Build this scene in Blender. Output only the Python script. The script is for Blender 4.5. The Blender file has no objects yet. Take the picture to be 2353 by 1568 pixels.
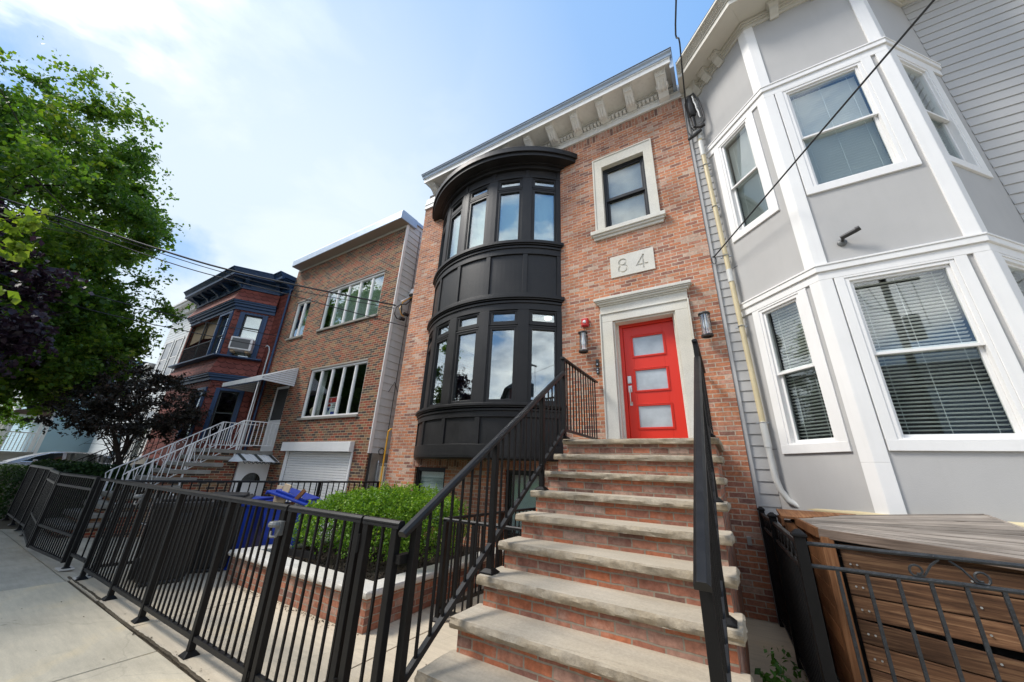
import bpy, bmesh, math, random
import numpy as np
from mathutils import Matrix, Vector, Euler, noise
rnd = random.Random(84)
npr = np.random.RandomState(84)
R = math.radians
scene = bpy.context.scene
COL = scene.collection

# ------------------------------------------------------------------ camera
def make_camera():
    f, cx, cy = 807.5, 1176.5, 784.0
    n = lambda v: Vector(v).normalized()
    vx = n((1423.5, -242.0, -f))
    vz0 = n((88.5, -2174.0, f))
    vz = n(vz0 - vx * vz0.dot(vx))
    vy = vz.cross(vx)
    # rows are the world axes written in camera coordinates (x right, y down, z forward)
    cam = bpy.data.cameras.new('camera')
    cam.sensor_width = 36.0
    cam.lens = f / 2353.0 * 36.0
    cam.clip_start = 0.05
    cam.clip_end = 2000
    o = bpy.data.objects.new('camera', cam)
    COL.objects.link(o)
    right = Vector((vx.x, vy.x, vz.x)); up = -Vector((vx.y, vy.y, vz.y)); back = -Vector((vx.z, vy.z, vz.z))
    m = Matrix.Identity(4)
    for i in range(3):
        m[i][0] = right[i]; m[i][1] = up[i]; m[i][2] = back[i]
    m.translation = (0, 0, 1.57)
    o.matrix_world = m
    scene.camera = o
make_camera()

# ------------------------------------------------------------------ light and exposure
SUN_DIR = Vector((-0.52, -0.40, 0.80)).normalized()       # from the scene towards the sun
SUN_EL = math.asin(SUN_DIR.z)
SUN_AZ = math.atan2(SUN_DIR.x, SUN_DIR.y)                 # clockwise from +Y
scene.view_settings.view_transform = 'Standard'
scene.view_settings.look = 'None'
scene.view_settings.exposure = 0.95
scene.view_settings.gamma = 1.0
sun = bpy.data.lights.new('sun', 'SUN')
sun.energy = 2.0
sun.angle = R(16)
sun.color = (1.0, 0.95, 0.88)
so = bpy.data.objects.new('sun', sun)
COL.objects.link(so)
so.rotation_euler = (-SUN_DIR).to_track_quat('-Z', 'Y').to_euler()
so.location = SUN_DIR * 60

class NT:
    def __init__(s, tree):
        s.t = tree
    def n(s, typ, ins=None, **kw):
        nd = s.t.nodes.new(typ)
        for k, v in kw.items():
            setattr(nd, k, v)
        if ins:
            for k, v in ins.items():
                sock = nd.inputs[k]
                if isinstance(v, bpy.types.NodeSocket):
                    s.t.links.new(v, sock)
                else:
                    sock.default_value = v
        return nd
    def math(s, op, a, b=None, c=None, clamp=False):
        nd = s.t.nodes.new('ShaderNodeMath'); nd.operation = op; nd.use_clamp = clamp
        for i, v in enumerate((a, b, c)):
            if v is None: continue
            if isinstance(v, bpy.types.NodeSocket): s.t.links.new(v, nd.inputs[i])
            else: nd.inputs[i].default_value = v
        return nd.outputs[0]
    def mix(s, f, a, b, mode='MIX'):
        nd = s.t.nodes.new('ShaderNodeMix'); nd.data_type = 'RGBA'; nd.blend_type = mode
        for i, v in ((0, f), (6, a), (7, b)):
            if isinstance(v, bpy.types.NodeSocket): s.t.links.new(v, nd.inputs[i])
            else: nd.inputs[i].default_value = v if i == 0 else (v[0], v[1], v[2], 1)
        return nd.outputs[2]
    def ramp(s, f, stops, interp='LINEAR'):
        nd = s.t.nodes.new('ShaderNodeValToRGB'); cr = nd.color_ramp; cr.interpolation = interp
        while len(cr.elements) > 1: cr.elements.remove(cr.elements[-1])
        first = True
        for p, c in stops:
            if first:
                e = cr.elements[0]; e.position = p; first = False
            else:
                e = cr.elements.new(p)
            if not isinstance(c, (tuple, list)): c = (c, c, c)
            e.color = (c[0], c[1], c[2], 1)
        if isinstance(f, bpy.types.NodeSocket): s.t.links.new(f, nd.inputs[0])
        return nd.outputs[0]

def make_world():
    w = bpy.data.worlds.new('World'); scene.world = w; w.use_nodes = True
    t = w.node_tree; t.nodes.clear(); N = NT(t)
    out = N.n('ShaderNodeOutputWorld')
    sky = N.n('ShaderNodeTexSky', sky_type='NISHITA', sun_disc=False, sun_elevation=SUN_EL, sun_rotation=SUN_AZ,
              altitude=0.0, air_density=1.0, dust_density=0.6, ozone_density=1.0)
    co = N.n('ShaderNodeTexCoord')
    d = co.outputs['Generated']
    sep = N.n('ShaderNodeSeparateXYZ', {0: d})
    # broad bright veil of cloud around the left of the view
    dot = N.n('ShaderNodeVectorMath', {0: d, 1: Vector((-0.86, 0.28, 0.42)).normalized()}, operation='DOT_PRODUCT').outputs['Value']
    veil = N.ramp(dot, [(0.42, 0.0), (0.62, 0.13), (0.78, 0.44), (0.90, 0.78), (0.98, 1.0)])
    mp = N.n('ShaderNodeMapping', {'Vector': d, 'Scale': (1.6, 1.6, 3.4)})
    n1 = N.n('ShaderNodeTexNoise', {'Vector': mp.outputs[0], 'Scale': 1.7, 'Detail': 7.0, 'Roughness': 0.55, 'Distortion': 0.35}).outputs['Fac']
    cum = N.ramp(n1, [(0.44, 0.0), (0.53, 0.75), (0.60, 1.0)])
    n3 = N.n('ShaderNodeTexNoise', {'Vector': mp.outputs[0], 'Scale': 5.0, 'Detail': 6.0, 'Roughness': 0.6}).outputs['Fac']
    ylow = N.math('MULTIPLY_ADD', sep.outputs['Y'], 0.5, 0.5)
    heap_w = N.ramp(ylow, [(0.30, 1.0), (0.46, 0.85), (0.54, 0.12), (0.62, 0.0)])
    heap = N.math('MULTIPLY', cum, heap_w)
    cloud = N.ramp(n3, [(0.30, (4.6, 5.0, 5.7)), (0.50, (9.0, 9.2, 9.4)), (0.68, (11.5, 11.3, 11.0))])
    # clear sky, then a smooth bright veil on the left, patchy towards the horizon
    clear = N.mix(0.15, (1.35, 2.85, 5.5), sky.outputs[0])
    clear = N.mix(N.ramp(sep.outputs['Z'], [(0.0, 0.5), (0.40, 0.05)]), clear, (4.2, 4.9, 5.4))
    low = N.ramp(sep.outputs['Z'], [(0.05, 1.0), (0.45, 0.35), (0.7, 0.25)])
    patch = N.math('MULTIPLY', N.ramp(n1, [(0.40, 1.0), (0.50, 0.0)]), low)
    veil2 = N.math('MULTIPLY', veil, N.math('SUBTRACT', 1.0, N.math('MULTIPLY', patch, 0.40)))
    # two torn blue gaps in the veil and heaped cloud low on the left
    wob = N.n('ShaderNodeVectorMath', {0: N.n('ShaderNodeTexNoise', {'Vector': d, 'Scale': 6.0, 'Detail': 6.0, 'Roughness': 0.6}).outputs['Color'], 1: (0.5, 0.5, 0.5)}, operation='SUBTRACT').outputs[0]
    dw = N.n('ShaderNodeVectorMath', {0: d, 1: N.n('ShaderNodeVectorMath', {0: wob, 3: 0.20}, operation='SCALE').outputs[0]}, operation='ADD').outputs[0]
    for v, r0, r1, amt in (((-0.833, -0.087, 0.545), 0.03, 0.10, 0.85), ((-0.905, 0.178, 0.385), 0.015, 0.075, 0.75)):
        g = N.n('ShaderNodeVectorMath', {0: N.n('ShaderNodeVectorMath', {0: dw, 1: v}, operation='SUBTRACT').outputs[0]}, operation='LENGTH').outputs['Value']
        veil2 = N.math('MULTIPLY', veil2, N.math('SUBTRACT', 1.0, N.math('MULTIPLY', N.ramp(g, [(r0, 1.0), (r1, 0.0)]), amt)))
    lowc = N.math('MULTIPLY', N.ramp(n3, [(0.48, 0.0), (0.56, 1.0)]), N.ramp(sep.outputs['Z'], [(0.10, 0.8), (0.34, 0.5), (0.46, 0.0)]))
    veil2 = N.math('MAXIMUM', veil2, lowc)
    col1 = N.mix(veil2, clear, (4.55, 5.15, 5.6))
    colr = N.mix(heap, col1, cloud)
    bg = N.n('ShaderNodeBackground', {'Color': colr, 'Strength': 0.10})
    t.links.new(bg.outputs[0], out.inputs[0])
make_world()

# ------------------------------------------------------------------ mesh helpers
def wloc(o):
    v = Vector((0, 0, 0))
    while o is not None:
        v += o.location; o = o.parent
    return v

class MB:
    def __init__(s):
        s.v = []; s.f = []; s.M = None
    def fr(s, M):
        s.M = M; return s
    def add(s, vs, fs):
        b = len(s.v)
        if s.M is not None:
            vs = [s.M @ Vector(p) for p in vs]
        s.v.extend([tuple(p) for p in vs])
        s.f.extend([tuple(i + b for i in q) for q in fs])
        return s
    def box(s, a, b):
        x0, x1 = sorted((a[0], b[0])); y0, y1 = sorted((a[1], b[1])); z0, z1 = sorted((a[2], b[2]))
        return s.add([(x0,y0,z0),(x1,y0,z0),(x1,y1,z0),(x0,y1,z0),(x0,y0,z1),(x1,y0,z1),(x1,y1,z1),(x0,y1,z1)],
                     [(0,3,2,1),(4,5,6,7),(0,1,5,4),(1,2,6,5),(2,3,7,6),(3,0,4,7)])
    def hexa(s, p):
        return s.add(p, [(0,3,2,1),(4,5,6,7),(0,1,5,4),(1,2,6,5),(2,3,7,6),(3,0,4,7)])
    def extr(s, poly, vec):
        n = len(poly); vec = Vector(vec)
        vs = [Vector(p) for p in poly] + [Vector(p) + vec for p in poly]
        fs = [tuple(range(n - 1, -1, -1)), tuple(range(n, 2 * n))]
        fs += [(i, (i + 1) % n, n + (i + 1) % n, n + i) for i in range(n)]
        return s.add(vs, fs)
    def prism(s, poly, z0, z1):
        return s.extr([(p[0], p[1], z0) for p in poly], (0, 0, z1 - z0))
    def loft(s, loops, closed=True, caps=True):
        n = len(loops[0]); vs = [p for l in loops for p in l]; fs = []
        for k in range(len(loops) - 1):
            for i in range(n if closed else n - 1):
                j = (i + 1) % n
                fs.append((k*n+i, k*n+j, (k+1)*n+j, (k+1)*n+i))
        if caps:
            fs.append(tuple(range(n - 1, -1, -1))); fs.append(tuple((len(loops)-1)*n + i for i in range(n)))
        return s.add(vs, fs)
    def tube(s, pts, r, n=6, caps=True):
        pts = [Vector(p) for p in pts]; loops = []
        rr = r if isinstance(r, (list, tuple)) else [r] * len(pts)
        up = Vector((0, 0, 1)); prev = None
        for i, p in enumerate(pts):
            t = (pts[min(i+1, len(pts)-1)] - pts[max(i-1, 0)])
            if t.length < 1e-9: t = Vector((0, 0, 1))
            t.normalize()
            if prev is None:
                a = up if abs(t.z) < 0.9 else Vector((1, 0, 0))
                u = t.cross(a).normalized()
            else:
                u = (prev - t * prev.dot(t))
                u = u.normalized() if u.length > 1e-6 else t.cross(up).normalized()
            prev = u; w = t.cross(u)
            loops.append([p + (u * math.cos(2*math.pi*k/n) + w * math.sin(2*math.pi*k/n)) * rr[i] for k in range(n)])
        return s.loft(loops, True, caps)
    def cyl(s, p, q, r, r2=None, n=14):
        return s.tube([p, q], [r, r if r2 is None else r2], n)
    def bar(s, p, q, w, h, up=(0, 0, 1)):
        p = Vector(p); q = Vector(q); t = (q - p).normalized(); up = Vector(up)
        sd = t.cross(up).normalized() * (w / 2); u = sd.cross(t).normalized() * (h / 2)
        return s.hexa([p-sd-u, p+sd-u, q+sd-u, q-sd-u, p-sd+u, p+sd+u, q+sd+u, q-sd+u])
    def lathe(s, c, prof, n=16, a0=0, a1=2*math.pi):
        full = abs(a1 - a0 - 2*math.pi) < 1e-6
        m = n if full else n + 1
        loops = []
        for (r, z) in prof:
            loops.append([(c[0] + r*math.cos(a0 + (a1-a0)*k/n), c[1] + r*math.sin(a0 + (a1-a0)*k/n), c[2] + z) for k in range(m)])
        return s.loft(loops, full, full)
    def arc(s, c, r0, r1, z0, z1, a0, a1, n=1):
        # curved wall: centre c, angles measured from -Y towards +X, inner radius r0, outer r1
        pt = lambda r, a, z: (c[0] + r*math.sin(a), c[1] - r*math.cos(a), z)
        loops = []
        for k in range(n + 1):
            a = a0 + (a1 - a0) * k / n
            loops.append([pt(r0, a, z0), pt(r1, a, z0), pt(r1, a, z1), pt(r0, a, z1)])
        return s.loft(loops, True, True)
    def wall(s, s0, s1, z0, z1, holes, d0, d1):
        # wall sheet in frame (s, d, z): outer face at d0, inner at d1, rectangular openings with reveals
        ss = sorted({s0, s1, *[min(max(h[i], s0), s1) for h in holes for i in (0, 1)]})
        zz = sorted({z0, z1, *[min(max(h[i], z0), z1) for h in holes for i in (2, 3)]})
        inside = lambda a, b: any(h[0] < a < h[1] and h[2] < b < h[3] for h in holes)
        for i in range(len(ss) - 1):
            for j in range(len(zz) - 1):
                a, b, c, d = ss[i], ss[i+1], zz[j], zz[j+1]
                if inside((a+b)/2, (c+d)/2): continue
                s.add([(a,d0,c),(b,d0,c),(b,d0,d),(a,d0,d)], [(0,1,2,3)])
        for h in holes:
            a, b, c, d = h[:4]
            s.add([(a,d0,c),(b,d0,c),(b,d1,c),(a,d1,c)], [(0,1,2,3)])
            s.add([(a,d0,d),(b,d0,d),(b,d1,d),(a,d1,d)], [(3,2,1,0)])
            s.add([(a,d0,c),(a,d0,d),(a,d1,d),(a,d1,c)], [(0,1,2,3)])
            s.add([(b,d0,c),(b,d0,d),(b,d1,d),(b,d1,c)], [(3,2,1,0)])
        return s
    def build(s, name, mat, parent=None, bev=0.0, smooth=False, recalc=True, uvrot=False):
        vs = np.array(s.v, dtype=np.float64)
        if parent is None:
            o0 = Vector(((vs[:,0].min()+vs[:,0].max())/2, (vs[:,1].min()+vs[:,1].max())/2, vs[:,2].min()))
        else:
            o0 = wloc(parent)
        me = bpy.data.meshes.new(name)
        me.from_pydata([(a[0]-o0.x, a[1]-o0.y, a[2]-o0.z) for a in s.v], [], s.f)
        if recalc:
            bm = bmesh.new(); bm.from_mesh(me)
            bmesh.ops.recalc_face_normals(bm, faces=bm.faces)
            bm.to_mesh(me); bm.free()
        finish_uv(me, o0, uvrot)
        if mat.name.endswith(('boards', 'post')):
            r = random.Random(len(s.v) + int(abs(s.v[0][0])*1000)); vals = []
            for k in range(len(s.f)):
                if k % 6 == 0: q = r.random()
                vals.append(q)
            me.attributes.new('plank', 'FLOAT', 'FACE').data.foreach_set('value', vals)
        me.materials.append(mat)
        if smooth:
            me.polygons.foreach_set('use_smooth', [True] * len(me.polygons))
            try: me.set_sharp_from_angle(angle=R(35))
            except Exception: pass
        o = bpy.data.objects.new(name, me)
        COL.objects.link(o)
        if parent is None: o.location = o0
        else: o.parent = parent
        if bev > 0:
            m = o.modifiers.new('bevel', 'BEVEL'); m.width = bev; m.segments = 2; m.limit_method = 'ANGLE'; m.angle_limit = R(40)
            m.harden_normals = False
        return o

def finish_uv(me, o0, rot=False):
    uv = me.uv_layers.new(name='UVMap')
    nl = len(me.loops); np_ = len(me.polygons)
    if np_ == 0: return
    co = np.empty(len(me.vertices)*3); me.vertices.foreach_get('co', co); co = co.reshape(-1, 3) + np.array(o0)
    nr = np.empty(np_*3); me.polygons.foreach_get('normal', nr); nr = nr.reshape(-1, 3)
    ls = np.empty(np_, dtype=np.int64); me.polygons.foreach_get('loop_start', ls)
    lt = np.empty(np_, dtype=np.int64); me.polygons.foreach_get('loop_total', lt)
    vi = np.empty(nl, dtype=np.int64); me.loops.foreach_get('vertex_index', vi)
    pf = np.repeat(np.arange(np_), lt)
    n = nr[pf]; p = co[vi]
    flat = np.abs(n[:,2]) > 0.75
    tx = -n[:,1]; ty = n[:,0]; L = np.sqrt(tx*tx + ty*ty) + 1e-9
    tx /= L; ty /= L
    sg = np.where((np.abs(tx) > np.abs(ty)), np.sign(tx), np.sign(ty)); sg[sg == 0] = 1
    u = np.where(flat, p[:,0], (p[:,0]*tx + p[:,1]*ty)*sg); v = np.where(flat, p[:,1], p[:,2])
    if rot: u, v = v, u
    uv.data.foreach_set('uv', np.stack([u, v], 1).ravel())

def thing(name, label, cat, loc=(0, 0, 0), group=None):
    o = bpy.data.objects.new(name, None); COL.objects.link(o)
    o.empty_display_size = 0.2; o.location = loc
    return tag(o, label, cat, group)
def tag(o, label, cat, group=None):
    o['label'] = label; o['category'] = cat
    if group: o['group'] = group
    return o
def struct(o):
    o['kind'] = 'structure'; return o
def kids(o):
    return [c for c in bpy.data.objects if c.parent == o]
def copy_tree(o, parent=None, off=None):
    c = o.copy(); COL.objects.link(c)
    if parent is not None: c.parent = parent
    if off is not None: c.location = o.location + Vector(off)
    for ch in kids(o): copy_tree(ch, c)
    return c
def frame(A, B):
    # local (s, d, z): s runs from A to B as seen from outside, d points outwards
    A = Vector((A[0], A[1], 0)); B = Vector((B[0], B[1], 0)); t = (B - A).normalized(); n = Vector((t.y, -t.x, 0))
    m = Matrix.Identity(4)
    for i in range(3):
        m[i][0] = t[i]; m[i][1] = n[i]; m[i][2] = (0, 0, 1)[i]
    m.translation = A
    return m
def offset(poly, o):
    # open polyline running left to right as seen from outside; positive o goes outwards
    P = [Vector((p[0], p[1])) for p in poly]; out = []
    nrm = []
    for i in range(len(P)-1):
        t = (P[i+1]-P[i]).normalized(); nrm.append(Vector((t.y, -t.x)))
    for i in range(len(P)):
        if i == 0: out.append(P[0] + nrm[0]*o)
        elif i == len(P)-1: out.append(P[-1] + nrm[-1]*o)
        else:
            b = (nrm[i-1]+nrm[i]); b = b / max(b.length_squared, 1e-6) * 2
            out.append(P[i] + b*o)
    return [(p.x, p.y) for p in out]
def band(mb, poly, o0, o1, z0, z1):
    a = offset(poly, o0); b = offset(poly, o1)
    for i in range(len(poly)-1):
        mb.prism([a[i], a[i+1], b[i+1], b[i]], z0, z1)
    return mb
def flare(mb, poly, o0, z0, o1, z1, inner=0.0):
    a = offset(poly, o0); b = offset(poly, o1); c = offset(poly, inner)
    for i in range(len(poly)-1):
        mb.hexa([(c[i][0],c[i][1],z0),(c[i+1][0],c[i+1][1],z0),(a[i+1][0],a[i+1][1],z0),(a[i][0],a[i][1],z0),
                 (c[i][0],c[i][1],z1),(c[i+1][0],c[i+1][1],z1),(b[i+1][0],b[i+1][1],z1),(b[i][0],b[i][1],z1)])
    return mb
def siding(mb, s0, s1, z0, z1, h, d=0.012, base=0.0, phase=0.0):
    z = z0 - phase
    while z < z1:
        a = max(z, z0); b = min(z + h, z1)
        if b - a > 0.01:
            mb.add([(s0, base, a), (s1, base, a), (s1, base + d, a), (s0, base + d, a), (s0, base, b), (s1, base, b), (s1, base+0.001, b), (s0, base+0.001, b)],
                   [(0,3,2,1),(3,2,6,7),(0,4,7,3),(1,2,6,5)])
        z += h
    return mb
def text_obj(txt, size, depth, name, mat, parent, M, align='CENTER', spacing=1.0):
    cu = bpy.data.curves.new('lettering', 'FONT'); cu.body = txt; cu.size = size; cu.extrude = depth; cu.align_x = align
    cu.space_character = spacing
    tmp = bpy.data.objects.new('lettering', cu); COL.objects.link(tmp)
    dg = bpy.context.evaluated_depsgraph_get()
    me = bpy.data.meshes.new_from_object(tmp.evaluated_get(dg))
    bpy.data.objects.remove(tmp); bpy.data.curves.remove(cu)
    me.transform(M)
    o0 = wloc(parent)
    me.transform(Matrix.Translation(-o0))
    me.materials.clear(); me.materials.append(mat); me.name = name
    o = bpy.data.objects.new(name, me); COL.objects.link(o); o.parent = parent
    return o

# ------------------------------------------------------------------ materials
def new_mat(name):
    m = bpy.data.materials.new(name); m.use_nodes = True
    t = m.node_tree; t.nodes.clear(); N = NT(t)
    out = N.n('ShaderNodeOutputMaterial')
    return m, N, out
def principled(N, out, col, rough=0.6, metal=0.0, spec=0.5, normal=None, **kw):
    ins = {'Base Color': col if isinstance(col, bpy.types.NodeSocket) else (col[0], col[1], col[2], 1), 'Roughness': rough, 'Metallic': metal, 'Specular IOR Level': spec}
    ins.update(kw)
    p = N.n('ShaderNodeBsdfPrincipled', ins)
    if normal is not None: N.t.links.new(normal, p.inputs['Normal'])
    N.t.links.new(p.outputs[0], out.inputs[0])
    return p
def bump(N, h, strength=0.3, dist=0.01, inv=False):
    return N.n('ShaderNodeBump', {'Height': h, 'Strength': strength, 'Distance': dist}, invert=inv).outputs[0]
def paint(name, col, rough=0.5, var=0.08, scale=3.0, metal=0.0, spec=0.5, bmp=0.0, bscale=60.0, dirt=0.0):
    m, N, out = new_mat(name)
    co = N.n('ShaderNodeTexCoord').outputs['Object']
    n1 = N.n('ShaderNodeTexNoise', {'Vector': co, 'Scale': scale, 'Detail': 6.0, 'Roughness': 0.6}).outputs['Fac']
    f = N.ramp(n1, [(0.3, 1 - var), (0.7, 1 + var)])
    c = N.mix(1.0, (col[0], col[1], col[2]), f, 'MULTIPLY')
    if dirt > 0:
        mp = N.n('ShaderNodeMapping', {'Vector': co, 'Scale': (9, 9, 0.8)})
        n2 = N.n('ShaderNodeTexNoise', {'Vector': mp.outputs[0], 'Scale': 1.5, 'Detail': 5.0}).outputs['Fac']
        c = N.mix(N.math('MULTIPLY', N.ramp(n2, [(0.5, 0.0), (0.75, 1.0)]), dirt), c, (0.16, 0.14, 0.11))
    rr = N.math('MULTIPLY_ADD', n1, 0.25, rough - 0.12, clamp=True)
    nm = None
    if bmp > 0:
        n3 = N.n('ShaderNodeTexNoise', {'Vector': co, 'Scale': bscale, 'Detail': 4.0}).outputs['Fac']
        nm = bump(N, n3, bmp, 0.01)
    p = principled(N, out, c, 0.5, metal, spec, nm)
    N.t.links.new(rr, p.inputs['Roughness'])
    return m
def brick(name, pal, mortar, bw=0.2032, bh=0.0677, ms=0.0052, stain=0.25, chalk=0.3, chalk_col=(0.52, 0.42, 0.36), bstr=0.6, warp=0.004):
    m, N, out = new_mat(name)
    uv = N.n('ShaderNodeUVMap').outputs[0]
    wob = N.n('ShaderNodeTexNoise', {'Vector': uv, 'Scale': 9.0, 'Detail': 3.0}).outputs['Color']
    wv = N.n('ShaderNodeVectorMath', {0: wob, 1: (0.5, 0.5, 0.5)}, operation='SUBTRACT').outputs[0]
    wv = N.n('ShaderNodeVectorMath', {0: wv, 3: warp * 2.4}, operation='SCALE').outputs[0]
    vec = N.n('ShaderNodeVectorMath', {0: uv, 1: wv}, operation='ADD').outputs[0]
    b = N.n('ShaderNodeTexBrick', {'Vector': vec, 'Color1': (0,0,0,1), 'Color2': (1,1,1,1), 'Mortar': (0.5,0.5,0.5,1), 'Scale': 1.0,
            'Mortar Size': ms, 'Mortar Smooth': 0.15, 'Bias': 0.0, 'Brick Width': bw, 'Row Height': bh}, offset=0.5)
    col = N.ramp(b.outputs['Color'], pal, 'LINEAR')
    n1 = N.n('ShaderNodeTexNoise', {'Vector': uv, 'Scale': 26.0, 'Detail': 6.0, 'Roughness': 0.65}).outputs['Fac']
    n2 = N.n('ShaderNodeTexNoise', {'Vector': uv, 'Scale': 1.3, 'Detail': 5.0, 'Roughness': 0.6}).outputs['Fac']
    n4 = N.n('ShaderNodeTexNoise', {'Vector': uv, 'Scale': 7.0, 'Detail': 4.0, 'Roughness': 0.6}).outputs['Fac']
    col = N.mix(1.0, col, N.ramp(n1, [(0.25, 0.62), (0.75, 1.32)]), 'MULTIPLY')
    ck = N.math('MULTIPLY', N.ramp(n4, [(0.50, 0.0), (0.72, 1.0)]), chalk)
    ck = N.math('MULTIPLY', ck, N.ramp(n1, [(0.35, 0.2), (0.65, 1.0)]))
    col = N.mix(ck, col, chalk_col)
    mcol = N.mix(1.0, mortar, N.ramp(n1, [(0.2, 0.75), (0.8, 1.2)]), 'MULTIPLY')
    col = N.mix(b.outputs['Fac'], col, mcol)
    col = N.mix(1.0, col, N.ramp(n2, [(0.3, 1 - stain), (0.7, 1 + stain * 0.5)]), 'MULTIPLY')
    h = N.math('SUBTRACT', N.math('MULTIPLY', n1, 0.35), b.outputs['Fac'])
    nm = bump(N, h, bstr, 0.008)
    principled(N, out, col, 0.88, 0, 0.25, nm)
    return m
def stone(name, col, var=0.2, rough=0.85, bmp=0.35, bscale=40.0, blotch=3.0, streak=False, tint=(0.9, 0.8, 0.62)):
    m, N, out = new_mat(name)
    uv = N.n('ShaderNodeTexCoord').outputs['Object']
    sc = (1, 1, 1) if not streak else (0.5, 4.0, 1.0)
    mp = N.n('ShaderNodeMapping', {'Vector': uv, 'Scale': sc, 'Rotation': (0, 0, 0.25 if streak else 0)})
    n1 = N.n('ShaderNodeTexNoise', {'Vector': mp.outputs[0], 'Scale': blotch, 'Detail': 7.0, 'Roughness': 0.62, 'Distortion': 0.6 if streak else 0.1}).outputs['Fac']
    n2 = N.n('ShaderNodeTexNoise', {'Vector': uv, 'Scale': bscale, 'Detail': 6.0, 'Roughness': 0.7}).outputs['Fac']
    n5 = N.n('ShaderNodeTexNoise', {'Vector': uv, 'Scale': blotch * 0.35, 'Detail': 3.0}).outputs['Fac']
    c = N.mix(1.0, col, N.ramp(n1, [(0.28, 1 - var), (0.72, 1 + var)]), 'MULTIPLY')
    c = N.mix(N.math('MULTIPLY', N.ramp(n5, [(0.4, 0), (0.65, 1)]), 0.35), c, N.mix(1.0, c, tint, 'MULTIPLY'))
    c = N.mix(1.0, c, N.ramp(n2, [(0.25, 0.82), (0.75, 1.14)]), 'MULTIPLY')
    nm = bump(N, n2, bmp, 0.006)
    principled(N, out, c, rough, 0, 0.3, nm)
    return m
def glass(name, tint, base, k, rough=0.015, wav=0.0):
    # a pane: k of the light mirrored head-on, rising to all of it at a grazing angle; the rest passes through
    m, N, out = new_mat(name)
    lw = N.n('ShaderNodeLayerWeight', {'Blend': 0.28}).outputs['Facing']
    f = N.math('MULTIPLY_ADD', N.math('POWER', lw, 2.6), 1 - k, k, clamp=True)
    nm = None
    gl = N.n('ShaderNodeBsdfGlossy', {'Color': (tint[0], tint[1], tint[2], 1), 'Roughness': rough})
    if wav > 0:
        co = N.n('ShaderNodeTexCoord').outputs['Object']
        nz = N.n('ShaderNodeTexNoise', {'Vector': co, 'Scale': 1.6, 'Detail': 1.0}).outputs['Fac']
        N.t.links.new(bump(N, nz, wav, 0.02), gl.inputs['Normal'])
    tr = N.n('ShaderNodeBsdfTransparent', {'Color': (base[0], base[1], base[2], 1)})
    mx = N.n('ShaderNodeMixShader', {0: f, 1: tr.outputs[0], 2: gl.outputs[0]})
    N.t.links.new(mx.outputs[0], out.inputs[0])
    return m
def wood(name, c0, c1, c2, rough=0.75, axis=0, scale=1.0, knots=True):
    m, N, out = new_mat(name)
    uv = N.n('ShaderNodeUVMap').outputs[0]
    sc = (0.7, 14.0, 1) if axis == 0 else (14.0, 0.7, 1)
    pk = N.n('ShaderNodeAttribute', attribute_name='plank').outputs['Fac']
    uv = N.n('ShaderNodeVectorMath', {0: uv, 1: N.n('ShaderNodeCombineXYZ', {0: N.math('MULTIPLY', pk, 13.7), 1: N.math('MULTIPLY', pk, 7.9)}).outputs[0]}, operation='ADD').outputs[0]
    mp = N.n('ShaderNodeMapping', {'Vector': uv, 'Scale': (sc[0]*scale, sc[1]*scale, 1)})
    n1 = N.n('ShaderNodeTexNoise', {'Vector': mp.outputs[0], 'Scale': 3.0, 'Detail': 8.0, 'Roughness': 0.65, 'Distortion': 0.8}).outputs['Fac']
    n2 = N.n('ShaderNodeTexNoise', {'Vector': uv, 'Scale': 2.2, 'Detail': 5.0}).outputs['Fac']
    at = N.n('ShaderNodeAttribute', attribute_name='plank').outputs['Fac']
    c = N.ramp(n1, [(0.30, c0), (0.5, c1), (0.72, c2)])
    c = N.mix(1.0, c, N.ramp(at, [(0.0, 0.6), (0.5, 1.0), (1.0, 1.45)]), 'MULTIPLY')
    c = N.mix(1.0, c, N.ramp(n2, [(0.3, 0.65), (0.7, 1.25)]), 'MULTIPLY')
    if knots:
        vo = N.n('ShaderNodeTexVoronoi', {'Vector': N.n('ShaderNodeMapping', {'Vector': uv, 'Scale': (2.6, 6.5, 1)}).outputs[0], 'Scale': 1.0}).outputs['Distance']
        c = N.mix(N.math('MULTIPLY', N.ramp(vo, [(0.05, 1.0), (0.13, 0.0)]), 0.8), c, (0.035, 0.02, 0.012))
    nm = bump(N, n1, 0.35, 0.004)
    principled(N, out, c, rough, 0, 0.25, nm)
    return m
def leafmat(name, stops, trans=0.35, rough=0.45, tcol=None):
    m, N, out = new_mat(name)
    at = N.n('ShaderNodeAttribute', attribute_name='tint').outputs['Fac']
    c = N.ramp(at, stops)
    p = N.n('ShaderNodeBsdfPrincipled', {'Base Color': c, 'Roughness': rough, 'Specular IOR Level': 0.35})
    tc = N.mix(1.0, c, tcol or (1.5, 1.6, 0.6), 'MULTIPLY')
    tr = N.n('ShaderNodeBsdfTranslucent', {'Color': tc})
    mx = N.n('ShaderNodeMixShader', {0: trans, 1: p.outputs[0], 2: tr.outputs[0]})
    N.t.links.new(mx.outputs[0], out.inputs[0])
    return m
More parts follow.
